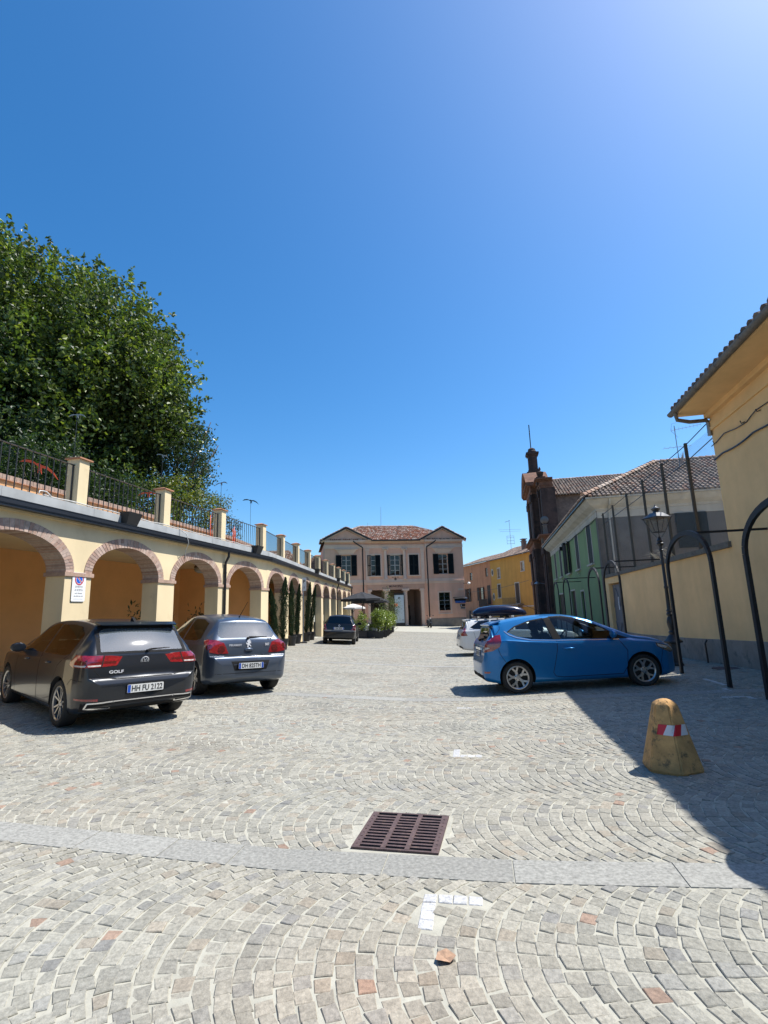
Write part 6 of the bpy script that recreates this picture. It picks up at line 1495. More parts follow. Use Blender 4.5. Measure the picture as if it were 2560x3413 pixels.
# ---- bright blue three door hatchback on the right
def build_blue_three_door():
    root = empty('parked_car', (0, 0, 0)); tag(root, 'bright blue three door hatchback parked side on, half in house shadow', 'car', 'cars parked on the piazza')
    P = paint('bright_blue_paint', (.006, .15, .39), .35, .3)
    s = dict(L=3.96, wb=2.489, ro=.655, r=.305,
        top=[(0, .58), (.03, .66), (.055, .76), (.075, .90), (.12, .99), (.20, 1.12), (.29, 1.27), (.25, 1.315), (.245, 1.335), (.34, 1.38), (.6, 1.42), (1.1, 1.475), (1.6, 1.485), (2.0, 1.44), (2.35, 1.34), (2.75, 1.15), (3.05, 1.005), (3.4, .935), (3.65, .85), (3.82, .72), (3.92, .60), (3.96, .48)],
        plan=[(0, .56), (.02, .64), (.05, .705), (.1, .755), (.18, .795), (.3, .825), (.5, .85), (.75, .86), (1.3, .852), (2.4, .85), (3.1, .86), (3.4, .845), (3.65, .77), (3.85, .62), (3.96, .38)],
        bot=[(0, .30), (.08, .24), (.3, .19), (.8, .18), (3.1, .17), (3.6, .17), (3.96, .23)],
        belt=[(0, 1.02), (.5, 1.04), (1.0, .99), (1.5, .955), (2.8, .895), (3.4, .84), (3.96, .70)],
        roofw=[(0, .60), (.2, .60), (.4, .565), (.8, .57), (1.5, .575), (2.1, .55), (2.8, .63), (3.9, .62)], zmid=.58, crown=.065, plast_z=.0,
        cabin=(.30, 2.85),
        side_glass=[[(.56, 1.175), (.72, 1.085), (1.0, 1.02), (1.44, .985), (1.34, 1.405), (1.05, 1.37), (.72, 1.27)], [(1.60, .985), (2.62, .935), (2.76, .965), (2.52, 1.14), (2.2, 1.30), (1.95, 1.385), (1.70, 1.43), (1.46, 1.425)]],
        rear_glass=[(-.50, 1.02), (.50, 1.02), (.53, 1.10), (.49, 1.27), (-.49, 1.27), (-.53, 1.10)], front_glass=[(-.60, 1.06), (.60, 1.06), (.50, 1.38), (-.50, 1.38)])
    c = Car(s); c.build(root, P)
    for i, g in enumerate(s['side_glass']):
        for sx in (-1, 1):
            w = c.patch('side_window', [(0, a, b) for a, b in g], (-sx, 0, 0), .001, m_sglass, res=.08, skirt=0)
    for sx in (-1, 1):
        mb = MB()
        cl = [(0, .50, 1.20), (0, .58, 1.12), (0, .72, 1.06), (0, 1.0, .998), (0, 1.5, .965), (0, 2.3, .93), (0, 2.74, .915)]; c.line(cl, (-sx, 0, 0), .017, .006, mb); lpart('chrome_strip', mb, m_chrome, root)
        mb = MB()
        for i, poly in enumerate(([(1.44, .985), (1.60, .985), (1.46, 1.425), (1.34, 1.405)],)): c.patch('x', [(0, a, b) for a, b in poly], (-sx, 0, 0), .003, None, res=.06, skirt=0, mb=mb)
        for a, b in (((.56, 1.175), (.72, 1.27)), ((.72, 1.27), (1.05, 1.37)), ((1.05, 1.37), (1.34, 1.405)), ((1.46, 1.425), (1.7, 1.43)), ((1.7, 1.43), (1.95, 1.385)), ((1.95, 1.385), (2.2, 1.30)), ((2.2, 1.30), (2.52, 1.14)), ((2.52, 1.14), (2.76, .965))): c.line([(0, *a), (0, *b)], (-sx, 0, 0), .022, .003, mb)
        c.patch('x', [(0, 2.62, .93), (0, 2.95, .925), (0, 2.76, 1.0), (0, 2.6, 1.09)], (-sx, 0, 0), .003, None, res=.06, skirt=0, mb=mb)
        lpart('window_seal', mb, m_plast, root)
        gp = MB()
        c.line([(0, 1.50, .96), (0, 1.49, .80), (0, 1.42, .55), (0, 1.36, .36), (0, 1.40, .29), (0, 1.55, .265), (0, 2.72, .265), (0, 2.82, .40), (0, 2.86, .7), (0, 2.72, .91)], (-sx, 0, 0), .011, .0014, gp)
        c.line([(0, .31, 1.12), (0, .30, .95), (0, .36, .75), (0, .50, .52)], (-sx, 0, 0), .008, .0014, gp)
        c.line([(0, .36, 1.375), (0, .44, 1.34), (0, .42, 1.24), (0, .33, 1.15)], (-sx, 0, 0), .009, .0014, gp)
        c.line([(0, 3.05, .93), (0, 3.35, .87), (0, 3.62, .78)], (-sx, 0, 0), .008, .0014, gp); c.line([(0, 3.52, .30), (0, 3.50, .45), (0, 3.58, .68)], (-sx, 0, 0), .008, .0014, gp)
        lpart('panel_joint', gp, m_gap, root)
        d = (-sx * 1.0, .75, 0); F_ = lambda L_: [(sx * a, b, z) for a, b, z in L_]
        t = c.patch('tail_light', F_([(.66, .085, .80), (.80, .22, .83), (.82, .36, .90), (.80, .42, 1.0), (.74, .40, 1.13), (.70, .32, 1.12), (.64, .18, 1.0), (.62, .10, .90)]), d, .010, m_lampr, res=.035)
        c.patch('reversing_lens', F_([(.645, .085, .865), (.645, .085, .83), (.76, .19, .885), (.74, .17, .90), (.66, .10, .905)]), d, .014, m_lampw, t, res=.03)
        c.patch('reflector', F_([(.64, .07, .40), (.72, .14, .40), (.74, .17, .435), (.62, .05, .435)]), d, .006, m_lampr, res=.03)
        hl = c.patch('headlight', F_([(.78, 3.42, .80), (.74, 3.60, .755), (.62, 3.80, .66), (.55, 3.86, .60), (.68, 3.74, .60), (.78, 3.60, .66), (.82, 3.45, .74)]), (-sx * 1.0, -.6, -.3), .006, m_lampk, res=.04)
        c.patch('lamp_lens', F_([(.78, 3.45, .775), (.75, 3.58, .745), (.68, 3.70, .70), (.74, 3.62, .68), (.80, 3.48, .735)]), (-sx * 1.0, -.6, -.3), .010, m_lampw, hl, res=.03)
        c.patch('bumper_skirt', F_([(0, .10, .22), (0, .40, .18), (0, .44, .24), (0, .34, .33), (0, .10, .37)]), (-sx * 1.0, .55, 0), .004, m_plast, res=.05)
        dr = c.patch('door', [(0, a, b) for a, b in ((1.507, .945), (1.497, .80), (1.427, .55), (1.368, .36), (1.405, .298), (1.552, .272), (2.713, .272), (2.812, .40), (2.852, .7), (2.716, .90))], (-sx, 0, 0), .0016, P, res=.06, skirt=.002); handle(c, 1.72, .80, sx, P, .21, parent=dr)
        mb = MB(); loc, nr = c.hit((sx * 3, 1.68, .775), (-sx, 0, 0)); mb.lathe([(.012, 0), (.012, .006), (.001, .006)], 10, (abs(loc.x), 1.86, .745), axis='x'); 
        for yw in (s['ro'], s['ro'] + s['wb']): wheel(root, sx * .838, yw, s['r'], sx, (5, 'Y'), w=.2, rim=.735, spin=.22 if yw < 1 else .05)
    c.patch('rear_window', [(x, 0, z) for x, z in s['rear_glass']], (0, 1, 0), .002, m_sglass, res=.06, skirt=0)
    c.patch('windscreen', [(x, 0, z) for x, z in s['front_glass']], (0, -1, 0), .002, m_sglass, res=.09, skirt=0)
    mb = MB(); mb.hexa([(-.54, .245, 1.315), (.54, .245, 1.315), (.57, .46, 1.385), (-.57, .46, 1.385), (-.53, .225, 1.342), (.53, .225, 1.342), (.565, .48, 1.408), (-.565, .48, 1.408)]); lpart('roof_spoiler', mb, P, root)
    c.patch('bumper_grille', [(-.66, 0, .21), (.66, 0, .21), (.60, 0, .36), (-.60, 0, .36)], (0, 1, 0), .004, m_plast, res=.06); c.patch('lower_grille', [(-.5, 0, .24), (.5, 0, .24), (.6, 0, .44), (-.6, 0, .44)], (0, -1, 0), .004, m_plast, res=.06)
    mb = MB(); mb.tube([(0, .1, 1.02), (.06, .14, 1.05), (.38, .17, 1.07)], [.025, .016, .008], 6); lpart('rear_wiper', mb, m_plast, root)
    loc, nr = c.hit((0, -1, .80), (0, 1, 0)); number_plate(root, (0, loc.y - .018, .76), (1, 0, 0), (0, .1, 1), 'DN 471 KV', True)
    mb = MB(); loc, nr = c.hit((0, -1, .87), (0, 1, 0)); mb.bar((-.3, loc.y - .01, .86), (.3, loc.y - .01, .86), .02, .05); lpart('handle_bar', mb, m_chrome, root)
    mb = MB(); mb.tube([(0, 1.62, 1.47), (0, 1.58, 1.49), (0, .97, 1.80)], [.014, .006, .003], 6); lpart('aerial', mb, m_plast, root)
    mirrors(c, 2.60, .985, P); cabin_fit(root, c, 2.68, .93, rows=((1.58, .36), (1.58, -.36)), bench=.70)
    place_car(root, 1.90, 11.32, R(-90.9), (s['ro'], s['wb'], .75)); return root
build_blue_three_door()

# ---- small black hatchback in the middle distance
def build_small_black():
    root = empty('parked_car', (0, 0, 0)); tag(root, 'small black hatchback seen from behind beside the cafe planters', 'car', 'cars parked on the piazza')
    P = paint('black_paint', (.010, .010, .011), .1, .3)
    s = dict(L=3.77, wb=2.47, ro=.58, r=.285,
        top=[(0, .60), (.03, .64), (.05, .66), (.06, .80), (.08, .92), (.11, 1.0), (.2, 1.18), (.28, 1.32), (.34, 1.375), (.6, 1.40), (1.2, 1.42), (1.7, 1.40), (2.1, 1.30), (2.6, 1.05), (2.85, .96), (3.3, .87), (3.6, .72), (3.77, .5)],
        plan=[(0, .66), (.02, .71), (.06, .755), (.15, .79), (.4, .81), (1.2, .82), (2.8, .815), (3.3, .77), (3.6, .64), (3.77, .4)],
        bot=[(0, .32), (.3, .23), (.8, .2), (3.77, .25)], belt=[(0, .92), (1.5, .90), (2.8, .86), (3.77, .75)], roofw=[(0, .58), (.3, .535), (1.5, .545), (2.6, .6), (3.7, .6)], zmid=.56, crown=.06,
        cabin=(.25, 2.6), side_glass=[[(.5, .96), (1.3, .93), (1.32, 1.33), (.72, 1.32)], [(1.4, .93), (2.45, .9), (2.0, 1.24), (1.7, 1.33), (1.4, 1.34)]],
        rear_glass=[(-.60, 1.0), (.60, 1.0), (.52, 1.29), (.45, 1.325), (-.45, 1.325), (-.52, 1.29)], front_glass=[(-.55, 1.0), (.55, 1.0), (.46, 1.3), (-.46, 1.3)])
    c = Car(s); c.build(root, P)
    for g in s['side_glass']:
        for sx in (-1, 1): c.patch('side_window', [(0, a, b) for a, b in g], (-sx, 0, 0), .001, m_pglass, res=.12, skirt=0)
    c.patch('rear_window', [(x, 0, z) for x, z in s['rear_glass']], (0, 1, 0), .002, m_pglass, res=.1, skirt=0); c.patch('windscreen', [(x, 0, z) for x, z in s['front_glass']], (0, -1, 0), .002, m_pglass, res=.1, skirt=0)
    for sx in (-1, 1):
        d = (-sx * .7, .9, 0); F_ = lambda L_: [(sx * a, b, z) for a, b, z in L_]
        t = c.patch('tail_light', F_([(.56, .06, .69), (.78, .2, .69), (.79, .25, .85), (.74, .22, .95), (.66, .12, .95), (.64, .08, .80)]), d, .006, m_lampr, res=.05)
        c.patch('reversing_lens', F_([(.68, .12, .78), (.74, .17, .78), (.74, .17, .83), (.68, .12, .83)]), d, .010, m_lampw, t, res=.04)
        for yw in (s['ro'], s['ro'] + s['wb']): wheel(root, sx * .80, yw, s['r'], sx, (5, 'Y'), w=.18, rim=.7)
    mb = MB(); c.line([(-.79, 0, .66), (.79, 0, .66)], (0, 1, 0), .05, .008, mb); lpart('bumper_strip', mb, mat('worn_bumper', (.22, .22, .21), .5), root)
    loc, nr = c.hit((0, -1, .78), (0, 1, 0)); number_plate(root, (-.02, loc.y - .012, .765), (1, 0, 0), (0, .05, 1), 'CM 183PJ', True)
    mb = MB(); loc, nr = c.hit((0, -1, .90), (0, 1, 0)); F = frame(loc + nr * .006, (1, 0, 0), (0, .3, 1)); q = [(0, .058), (.042, 0), (0, -.058), (-.042, 0), (0, .058)]; mb.M = F
    for a, b in zip(q[:-1], q[1:]): mb.bar((*a, .0), (*b, .0), .014, .006)
    lpart('emblem', mb, m_silver, root)
    mb = MB(); mb.tube([(0, .09, .96), (-.25, .12, 1.0)], .01, 5); lpart('rear_wiper', mb, m_plast, root)
    mirrors(c, 2.35, .92, m_plast); cabin_fit(root, c, 2.4, .9)
    place_car(root, -2.43, 25.55, R(.06), (s['ro'], s['wb'], .7)); return root
build_small_black()

# ---- white estate with a roof box behind the blue car
def build_white_estate():
    root = empty('parked_car', (0, 0, 0)); tag(root, 'white estate car with a roof box, half hidden behind the blue hatchback', 'car', 'cars parked on the piazza')
    P = paint('white_paint', (.66, .66, .65), .0, .3)
    s = dict(L=4.76, wb=2.872, ro=1.0, r=.335,
        top=[(0, .60), (.04, .74), (.07, .86), (.10, .95), (.14, 1.0), (.27, 1.2), (.36, 1.33), (.30, 1.36), (.29, 1.385), (.4, 1.405), (1.0, 1.43), (1.8, 1.435), (2.4, 1.40), (2.8, 1.28), (3.3, 1.05), (3.6, .97), (4.2, .88), (4.5, .78), (4.68, .65), (4.76, .5)],
        plan=[(0, .66), (.03, .75), (.08, .82), (.2, .875), (.5, .91), (1.2, .925), (3.4, .92), (4.0, .89), (4.4, .80), (4.65, .62), (4.76, .42)],
        bot=[(0, .34), (.15, .25), (.5, .2), (4.4, .2), (4.76, .25)], belt=[(0, .97), (1.0, 1.0), (2.0, .96), (3.3, .90), (4.76, .8)], roofw=[(0, .66), (.4, .60), (1.5, .62), (2.5, .60), (3.3, .66), (4.7, .7)], zmid=.6, crown=.06,
        cabin=(.32, 3.2), side_glass=[[(.42, 1.10), (.55, 1.03), (1.25, 1.0), (1.2, 1.345), (.8, 1.33)], [(1.33, 1.0), (2.1, .975), (2.1, 1.355), (1.28, 1.35)], [(2.18, .975), (3.1, .94), (2.6, 1.24), (2.18, 1.35)]],
        rear_glass=[(-.62, 1.02), (.62, 1.02), (.55, 1.30), (-.55, 1.30)], front_glass=[(-.62, 1.06), (.62, 1.06), (.52, 1.32), (-.52, 1.32)])
    c = Car(s); c.build(root, P)
    for g in s['side_glass']:
        for sx in (-1, 1): c.patch('side_window', [(0, a, b) for a, b in g], (-sx, 0, 0), .001, m_pglass, res=.12, skirt=0)
    c.patch('rear_window', [(x, 0, z) for x, z in s['rear_glass']], (0, 1, 0), .002, m_pglass, res=.1, skirt=0); c.patch('windscreen', [(x, 0, z) for x, z in s['front_glass']], (0, -1, 0), .002, m_cglass, res=.1, skirt=0)
    for sx in (-1, 1):
        d = (-sx * 1.0, .8, 0); F_ = lambda L_: [(sx * a, b, z) for a, b, z in L_]
        t = c.patch('tail_light', F_([(.60, .09, .78), (.88, .30, .78), (.86, .24, .93), (.72, .22, 1.18), (.67, .20, 1.18), (.72, .14, .93), (.60, .08, .90)]), d, .008, m_lampr, res=.05)
        gp = MB(); c.line([(0, .50, .98), (0, .55, .9), (0, .62, .6)], (-sx, 0, 0), .008, .002, gp); c.line([(0, 1.29, 1.0), (0, 1.42, .7), (0, 1.46, .3)], (-sx, 0, 0), .01, .002, gp); lpart('panel_joint', gp, m_gap, root)
        mb = MB(); c.line([(0, .38, 1.05), (0, .6, 1.0), (0, 2.0, .955), (0, 3.1, .92)], (-sx, 0, 0), .014, .006, mb); lpart('chrome_strip', mb, m_chrome, root)
        for yw in (s['ro'], s['ro'] + s['wb']): wheel(root, sx * .90, yw, s['r'], sx, (5, 'twin'))
        mb = MB(); mb.bar((sx * .62, .7, 1.43), (sx * .62, 2.5, 1.42), .03, .03)
        for y in (.75, 1.55, 2.45): mb.bar((sx * .62, y, 1.37), (sx * .62, y, 1.43), .05, .03)
        lpart('roof_rail', mb, m_grey_metal, root)
        c.patch('exhaust_trim', F_([(.45, .0, .32), (.72, .05, .32), (.75, .08, .40), (.42, 0, .40)]), (-sx * .3, 1, 0), .006, m_plast, res=.05)
    mb = MB(); mb.hexa([(-.58, .28, 1.36), (.58, .28, 1.36), (.60, .5, 1.40), (-.60, .5, 1.40), (-.57, .26, 1.385), (.57, .26, 1.385), (.6, .52, 1.42), (-.6, .52, 1.42)]); lpart('roof_spoiler', mb, P, root)
    c.patch('bumper_skirt', [(-.8, 0, .26), (.8, 0, .26), (.8, 0, .36), (-.8, 0, .36)], (0, 1, 0), .005, m_plast, res=.08)
    loc, nr = c.hit((0, -1, .75), (0, 1, 0)); number_plate(root, (0, loc.y - .015, .74), (1, 0, 0), (0, .1, 1), 'FX 208 LN', True)
    mirrors(c, 3.0, .98, P, sides=(1, -1)); cabin_fit(root, c, 3.1, .96)
    place_car(root, 2.86, 21.5, R(-92), (s['ro'], s['wb'], .8))
    # roof box on its own bars: rests on the car
    bx = empty('roof_box', (0, 0, 0)); tag(bx, 'dark blue roof box on bars above the white estate', 'roof box')
    mb = MB(); pr = [(.55, .0, .52), (.62, .28, .60), (1.0, .30, .66), (1.8, .32, .68), (2.4, .24, .62), (2.7, .10, .42), (2.75, .05, .3)]
    V = []; F = []; m = 16
    for y, h, w in [(.62, .06, .34), (.66, .17, .38), (.9, .30, .42), (1.4, .37, .44), (1.9, .38, .44), (2.3, .33, .43), (2.6, .24, .38), (2.76, .14, .3), (2.8, .06, .26)]:
        for k in range(m):
            a = 2 * math.pi * k / m; cx = math.copysign(abs(math.cos(a)) ** .45, math.cos(a)); cz = math.copysign(abs(math.sin(a)) ** .6, math.sin(a))
            V.append((.05 + w * cx, y, 1.56 + (h if cz > 0 else .05) * cz))
    nst = 9
    for i in range(nst - 1):
        for k in range(m): F.append((i * m + k, i * m + (k + 1) % m, (i + 1) * m + (k + 1) % m, (i + 1) * m + k))
    F += [tuple(range(m)), tuple((nst - 1) * m + k for k in range(m))]; mb.add(V, F); lpart('shell', mb, paint('box_blue', (.006, .010, .035), .2, .25), bx, angle=50)
    mb = MB(); mb.box(-.42, .52, .66, 2.75, 1.545, 1.565); lpart('seam', mb, m_plast, bx)
    mb = MB()
    for y in (1.15, 1.95):
        mb.bar((-.66, y, 1.49), (.66, y, 1.49), .08, .03)
        for sx in (-1, 1): mb.hexa([(sx * .62 - .04, y - .09, 1.43), (sx * .62 + .04, y - .09, 1.43), (sx * .62 + .04, y + .09, 1.43), (sx * .62 - .04, y + .09, 1.43), (sx * .62 - .035, y - .05, 1.52), (sx * .62 + .035, y - .05, 1.52), (sx * .62 + .035, y + .05, 1.52), (sx * .62 - .035, y + .05, 1.52)])
    lpart('carrier_bar', mb, m_plast, bx)
    bx.location = root.location; bx.rotation_euler = root.rotation_euler
build_white_estate()
# parked car further back on the right: only its shadow and mirror show past the white estate
# ------------------------------------------------------------------ plants
def leaf_mat(name, trans=.3, rough=.38, spec=.5):
    return mat(name, (1, 1, 1), rough, attr=True, var=.1, vs=3, trans=trans, spec=spec)
m_leaf = leaf_mat('leaf', .3, .45, .35); m_leaf_g = leaf_mat('glossy_leaf', .25, .3, .6); m_needle = leaf_mat('needle', .1, .6, .3)
m_bark = mat('bark', (.09, .07, .052), .95, var=.35, vs=6, bump=.6, bs=14, bd=.02)
def leaves(P, L_, Wd, pal, name, m, up=.3, axis=None, jit=.25, tone=None):
    """one leaf (folded diamond) per point; P: N x 3"""
    N = len(P); ax_ = rng.normal(size=(N, 3)); 
    if axis is not None: ax_ = ax_ * jit + axis
    ax_ /= np.linalg.norm(ax_, axis=1)[:, None]
    nr = rng.normal(size=(N, 3)); nr[:, 2] += up * 3
    nr -= ax_ * (nr * ax_).sum(1)[:, None]; nr /= np.linalg.norm(nr, axis=1)[:, None] + 1e-9; sd = np.cross(ax_, nr)
    l = (L_ * rng.uniform(.65, 1.25, N))[:, None]; w = l * Wd
    a = P - ax_ * l / 2; b = P + ax_ * l / 2; c = P + sd * w / 2 + nr * w * .18 - ax_ * l * .06; d = P - sd * w / 2 + nr * w * .18 - ax_ * l * .06
    V = np.stack([a, c, b, b, d, a], 1).reshape(-1, 3)
    pal = np.array(pal); idx = rng.integers(0, len(pal), N); cols = pal[idx] * rng.uniform(.75, 1.25, (N, 1))
    if tone is not None: cols = cols * tone
    return np_mesh(name, V, 3, m, np.repeat(cols, 2, 0))
def in_ell(n, c, r, shell=.45):
    u = rng.normal(size=(n, 3)); u /= np.linalg.norm(u, axis=1)[:, None]
    k = rng.uniform(shell ** 3, 1, n) ** (1 / 3); return np.array(c) + u * k[:, None] * np.array(r)
def clumps(centres, n, rad, flat=.8):
    i = np.repeat(np.arange(len(centres)), n); g = rng.normal(size=(len(i), 3)) * rad * np.array([1, 1, flat])
    return centres[i] + g
def sprays(c, r, n, per, ln, wd, shell=.93):
    """leafy shoots leaving the crown's surface outwards and upwards"""
    b = in_ell(n, c, r, shell); d = (b - np.array(c)) / np.array(r) ** 2; d /= np.linalg.norm(d, axis=1)[:, None]
    d += rng.normal(0, .32, d.shape) + np.array([0, 0, .22]); d /= np.linalg.norm(d, axis=1)[:, None]
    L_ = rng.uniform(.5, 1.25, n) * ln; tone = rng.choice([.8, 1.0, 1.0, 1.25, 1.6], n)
    i = np.repeat(np.arange(n), per); t = rng.uniform(-.25, 1, len(i)) ** 1.0
    P = b[i] + d[i] * (t * L_[i])[:, None] + rng.normal(size=(len(i), 3)) * (wd * (1.15 - .85 * np.clip(t, 0, 1)))[:, None]
    return P, (tone[i] * rng.uniform(.9, 1.1, len(i)))[:, None] * np.array([[1.0, 1.0, .95]])
def limb_tree(o, base, tips, r0, mbname='trunk', mid=.45):
    mb = MB(); base = Vector(base)
    for i, t in enumerate(tips):
        t = Vector(t); h = t - base; m = base + Vector((h.x * .25, h.y * .25, h.z * mid)); m2 = base + Vector((h.x * .65, h.y * .65, h.z * .75))
        k = .55 if i else 1.0
        mb.tube([base, base + (m - base) * .5 + Vector((rnd.uniform(-.1, .1), rnd.uniform(-.1, .1), 0)), m, m2, t], [r0 * (1 if i == 0 else .7), r0 * .8 * k + .0, r0 * .6 * k, r0 * .34 * k, .015], 9)
    return wpart(mbname, mb, m_bark, o, smooth=True)
GREEN = [(.05, .08, .023), (.08, .118, .028), (.038, .06, .021), (.115, .15, .032), (.062, .094, .03), (.165, .195, .045)]
DARK = [(.03, .055, .022), (.04, .07, .026), (.025, .045, .02), (.055, .085, .03)]
def gz_t(x, y): return 4.45
tr = empty('broadleaf_tree', (-13.7, 20.0, 4.5), 0, 'large dense green tree rising behind the terrace railing', 'tree')
limb_tree(tr, (-13.7, 20, 4.4), [(-14, 20.5, 16), (-17, 20, 14.5), (-10.5, 19.5, 12.5), (-12, 18, 11), (-14.5, 17.5, 11.5), (-11, 22, 13), (-9, 20, 10), (-17, 18, 10), (-8.6, 19.5, 11.8), (-12, 20, 15.5)], .34)
ells = [((-14.5, 20.5, 11.3), (4.9, 4.6, 5.5), 300), ((-11.4, 19.8, 11.4), (2.4, 3.1, 3.7), 170), ((-10.1, 19.8, 10.2), (1.8, 2.3, 2.3), 110), ((-16.3, 19.5, 13.0), (2.8, 4, 4.3), 200), ((-14, 17.6, 8.8), (4.6, 2.8, 2.8), 150), ((-18.5, 17.5, 9.5), (3.5, 3, 3.5), 110)]
cen = np.concatenate([in_ell(n, c, r, .72) for c, r, n in ells]); cen += rng.normal(0, .22, cen.shape)
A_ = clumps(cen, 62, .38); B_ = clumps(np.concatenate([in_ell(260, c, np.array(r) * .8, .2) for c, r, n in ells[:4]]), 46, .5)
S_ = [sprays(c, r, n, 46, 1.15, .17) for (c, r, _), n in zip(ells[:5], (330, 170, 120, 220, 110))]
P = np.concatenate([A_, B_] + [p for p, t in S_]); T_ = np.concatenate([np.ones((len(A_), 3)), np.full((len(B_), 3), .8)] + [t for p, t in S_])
ok = (P[:, 1] > 14.2) & (P[:, 2] > 5.3); P, T_ = P[ok], T_[ok]
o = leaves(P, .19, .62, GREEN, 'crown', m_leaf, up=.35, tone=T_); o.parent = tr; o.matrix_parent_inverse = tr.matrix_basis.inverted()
tr = empty('broadleaf_tree', (-8.9, 21.2, 4.5), 0, 'small dark open tree at the right foot of the large tree', 'tree')
limb_tree(tr, (-8.9, 21.2, 4.4), [(-8.8, 21.2, 10.5), (-7.4, 21, 9.8), (-10.3, 21.4, 9.6), (-7.8, 20.6, 8.4), (-9.8, 20.8, 8.6), (-7.2, 21.5, 8.9)], .13)
cen = np.concatenate([in_ell(170, (-9.0, 21.2, 8.2), (1.55, 1.5, 2.2), .3), in_ell(10, (-9.0, 21.2, 8.4), (1.75, 1.6, 2.3), .95)])
sp, stn = sprays((-9.2, 21.2, 8.3), (1.5, 1.5, 2.2), 80, 40, .8, .09)
o = leaves(np.concatenate([clumps(cen, 60, .25), sp]), .14, .5, DARK + [(.07, .10, .035)], 'crown', m_leaf_g, up=.3); o.parent = tr; o.matrix_parent_inverse = tr.matrix_basis.inverted()
def bush(x, y, zb, r, h, pal, label, n=60, per=34, L_=.11, group=None, wd=.5, m=None, name='shrub', stems=5, sh=.4):
    o = empty(name, (x, y, zb), 0, label, 'shrub', group)
    mb = MB()
    for k in range(stems): a = 2 * math.pi * k / stems; mb.tube([(0, 0, 0), (r * .3 * math.cos(a), r * .3 * math.sin(a), h * .5), (r * .6 * math.cos(a), r * .6 * math.sin(a), h * .85)], [.025, .018, .006], 5)
    lpart('stem', mb, m_bark, o)
    cen = in_ell(n, (0, 0, h * .55), (r, r, h * .5), sh); P = clumps(cen, per, L_ * 1.5)
    lpart('foliage', leaves(P, L_, wd, pal, 'foliage', m or m_leaf, up=.3), None, o); return o
YG = [(.13, .17, .03), (.18, .20, .03), (.09, .13, .03), (.22, .21, .04)]
p = AP(19.4, -3.0, 0); bush(p.x, p.y, 4.4, 1.15, 2.6, YG, 'yellow green leafy shrub behind the third terrace railing', 80, 40, .11)
p = AP(17.6, -3.6, 0); bush(p.x, p.y, 4.4, 1.3, 2.4, GREEN, 'rounded mid green shrub under the small dark tree', 80, 40, .12)
p = AP(21.0, -2.7, 0); bush(p.x, p.y, 4.4, .9, 2.35, [(.10, .12, .04), (.14, .14, .05), (.07, .09, .03)], 'feathery olive shrub beside the black swallow on its pole', 55, 40, .09)
p = AP(22.6, -2.6, 0); bush(p.x, p.y, 4.4, .75, 1.5, [(.12, .09, .05), (.09, .1, .03), (.06, .07, .03)], 'brownish thin shrub, last before the sky on the terrace', 40, 34, .08)
p = AP(15.3, -3.4, 0); bush(p.x, p.y, 4.4, 1.1, 1.9, DARK, 'dark shrub behind the second terrace railing, nearer its pillar', 70, 40, .12)
p = AP(13.2, -3.6, 0); bush(p.x, p.y, 4.4, 1.2, 2.3, DARK, 'dark leafy shrub just right of the first terrace pillar', 80, 40, .12)
o = empty('garden_hedge', AP(11, -7, 4.3), 0, 'tall dark hedge in deep shade below the large tree', 'hedge')
cen = []
for y in np.arange(3, 21, .38):
    for z in np.arange(4.8, 8.2, .5):
        q = AP(y, -5.6 + rnd.uniform(-.8, .8), z); cen.append((q.x, q.y, q.z))
f = leaves(clumps(np.array(cen), 46, .28), .16, .55, DARK, 'foliage', m_leaf, up=.2); f.parent = o; f.matrix_parent_inverse = o.matrix_basis.inverted()
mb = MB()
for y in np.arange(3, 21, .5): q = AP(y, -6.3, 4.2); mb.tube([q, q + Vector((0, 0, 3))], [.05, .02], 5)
for y in np.arange(3, 20, 1.0): mb.hexa([AP(a, d, z) for z in (4.2, 7.6) for a, d in ((y, -7.4), (y + 1, -7.4), (y + 1, -6.7), (y, -6.7))])  # near-black blocks paint deep shade behind the hedge leaves
wpart('stem', mb, mat('hedge_shade_core', (.012, .018, .01), .95), o)
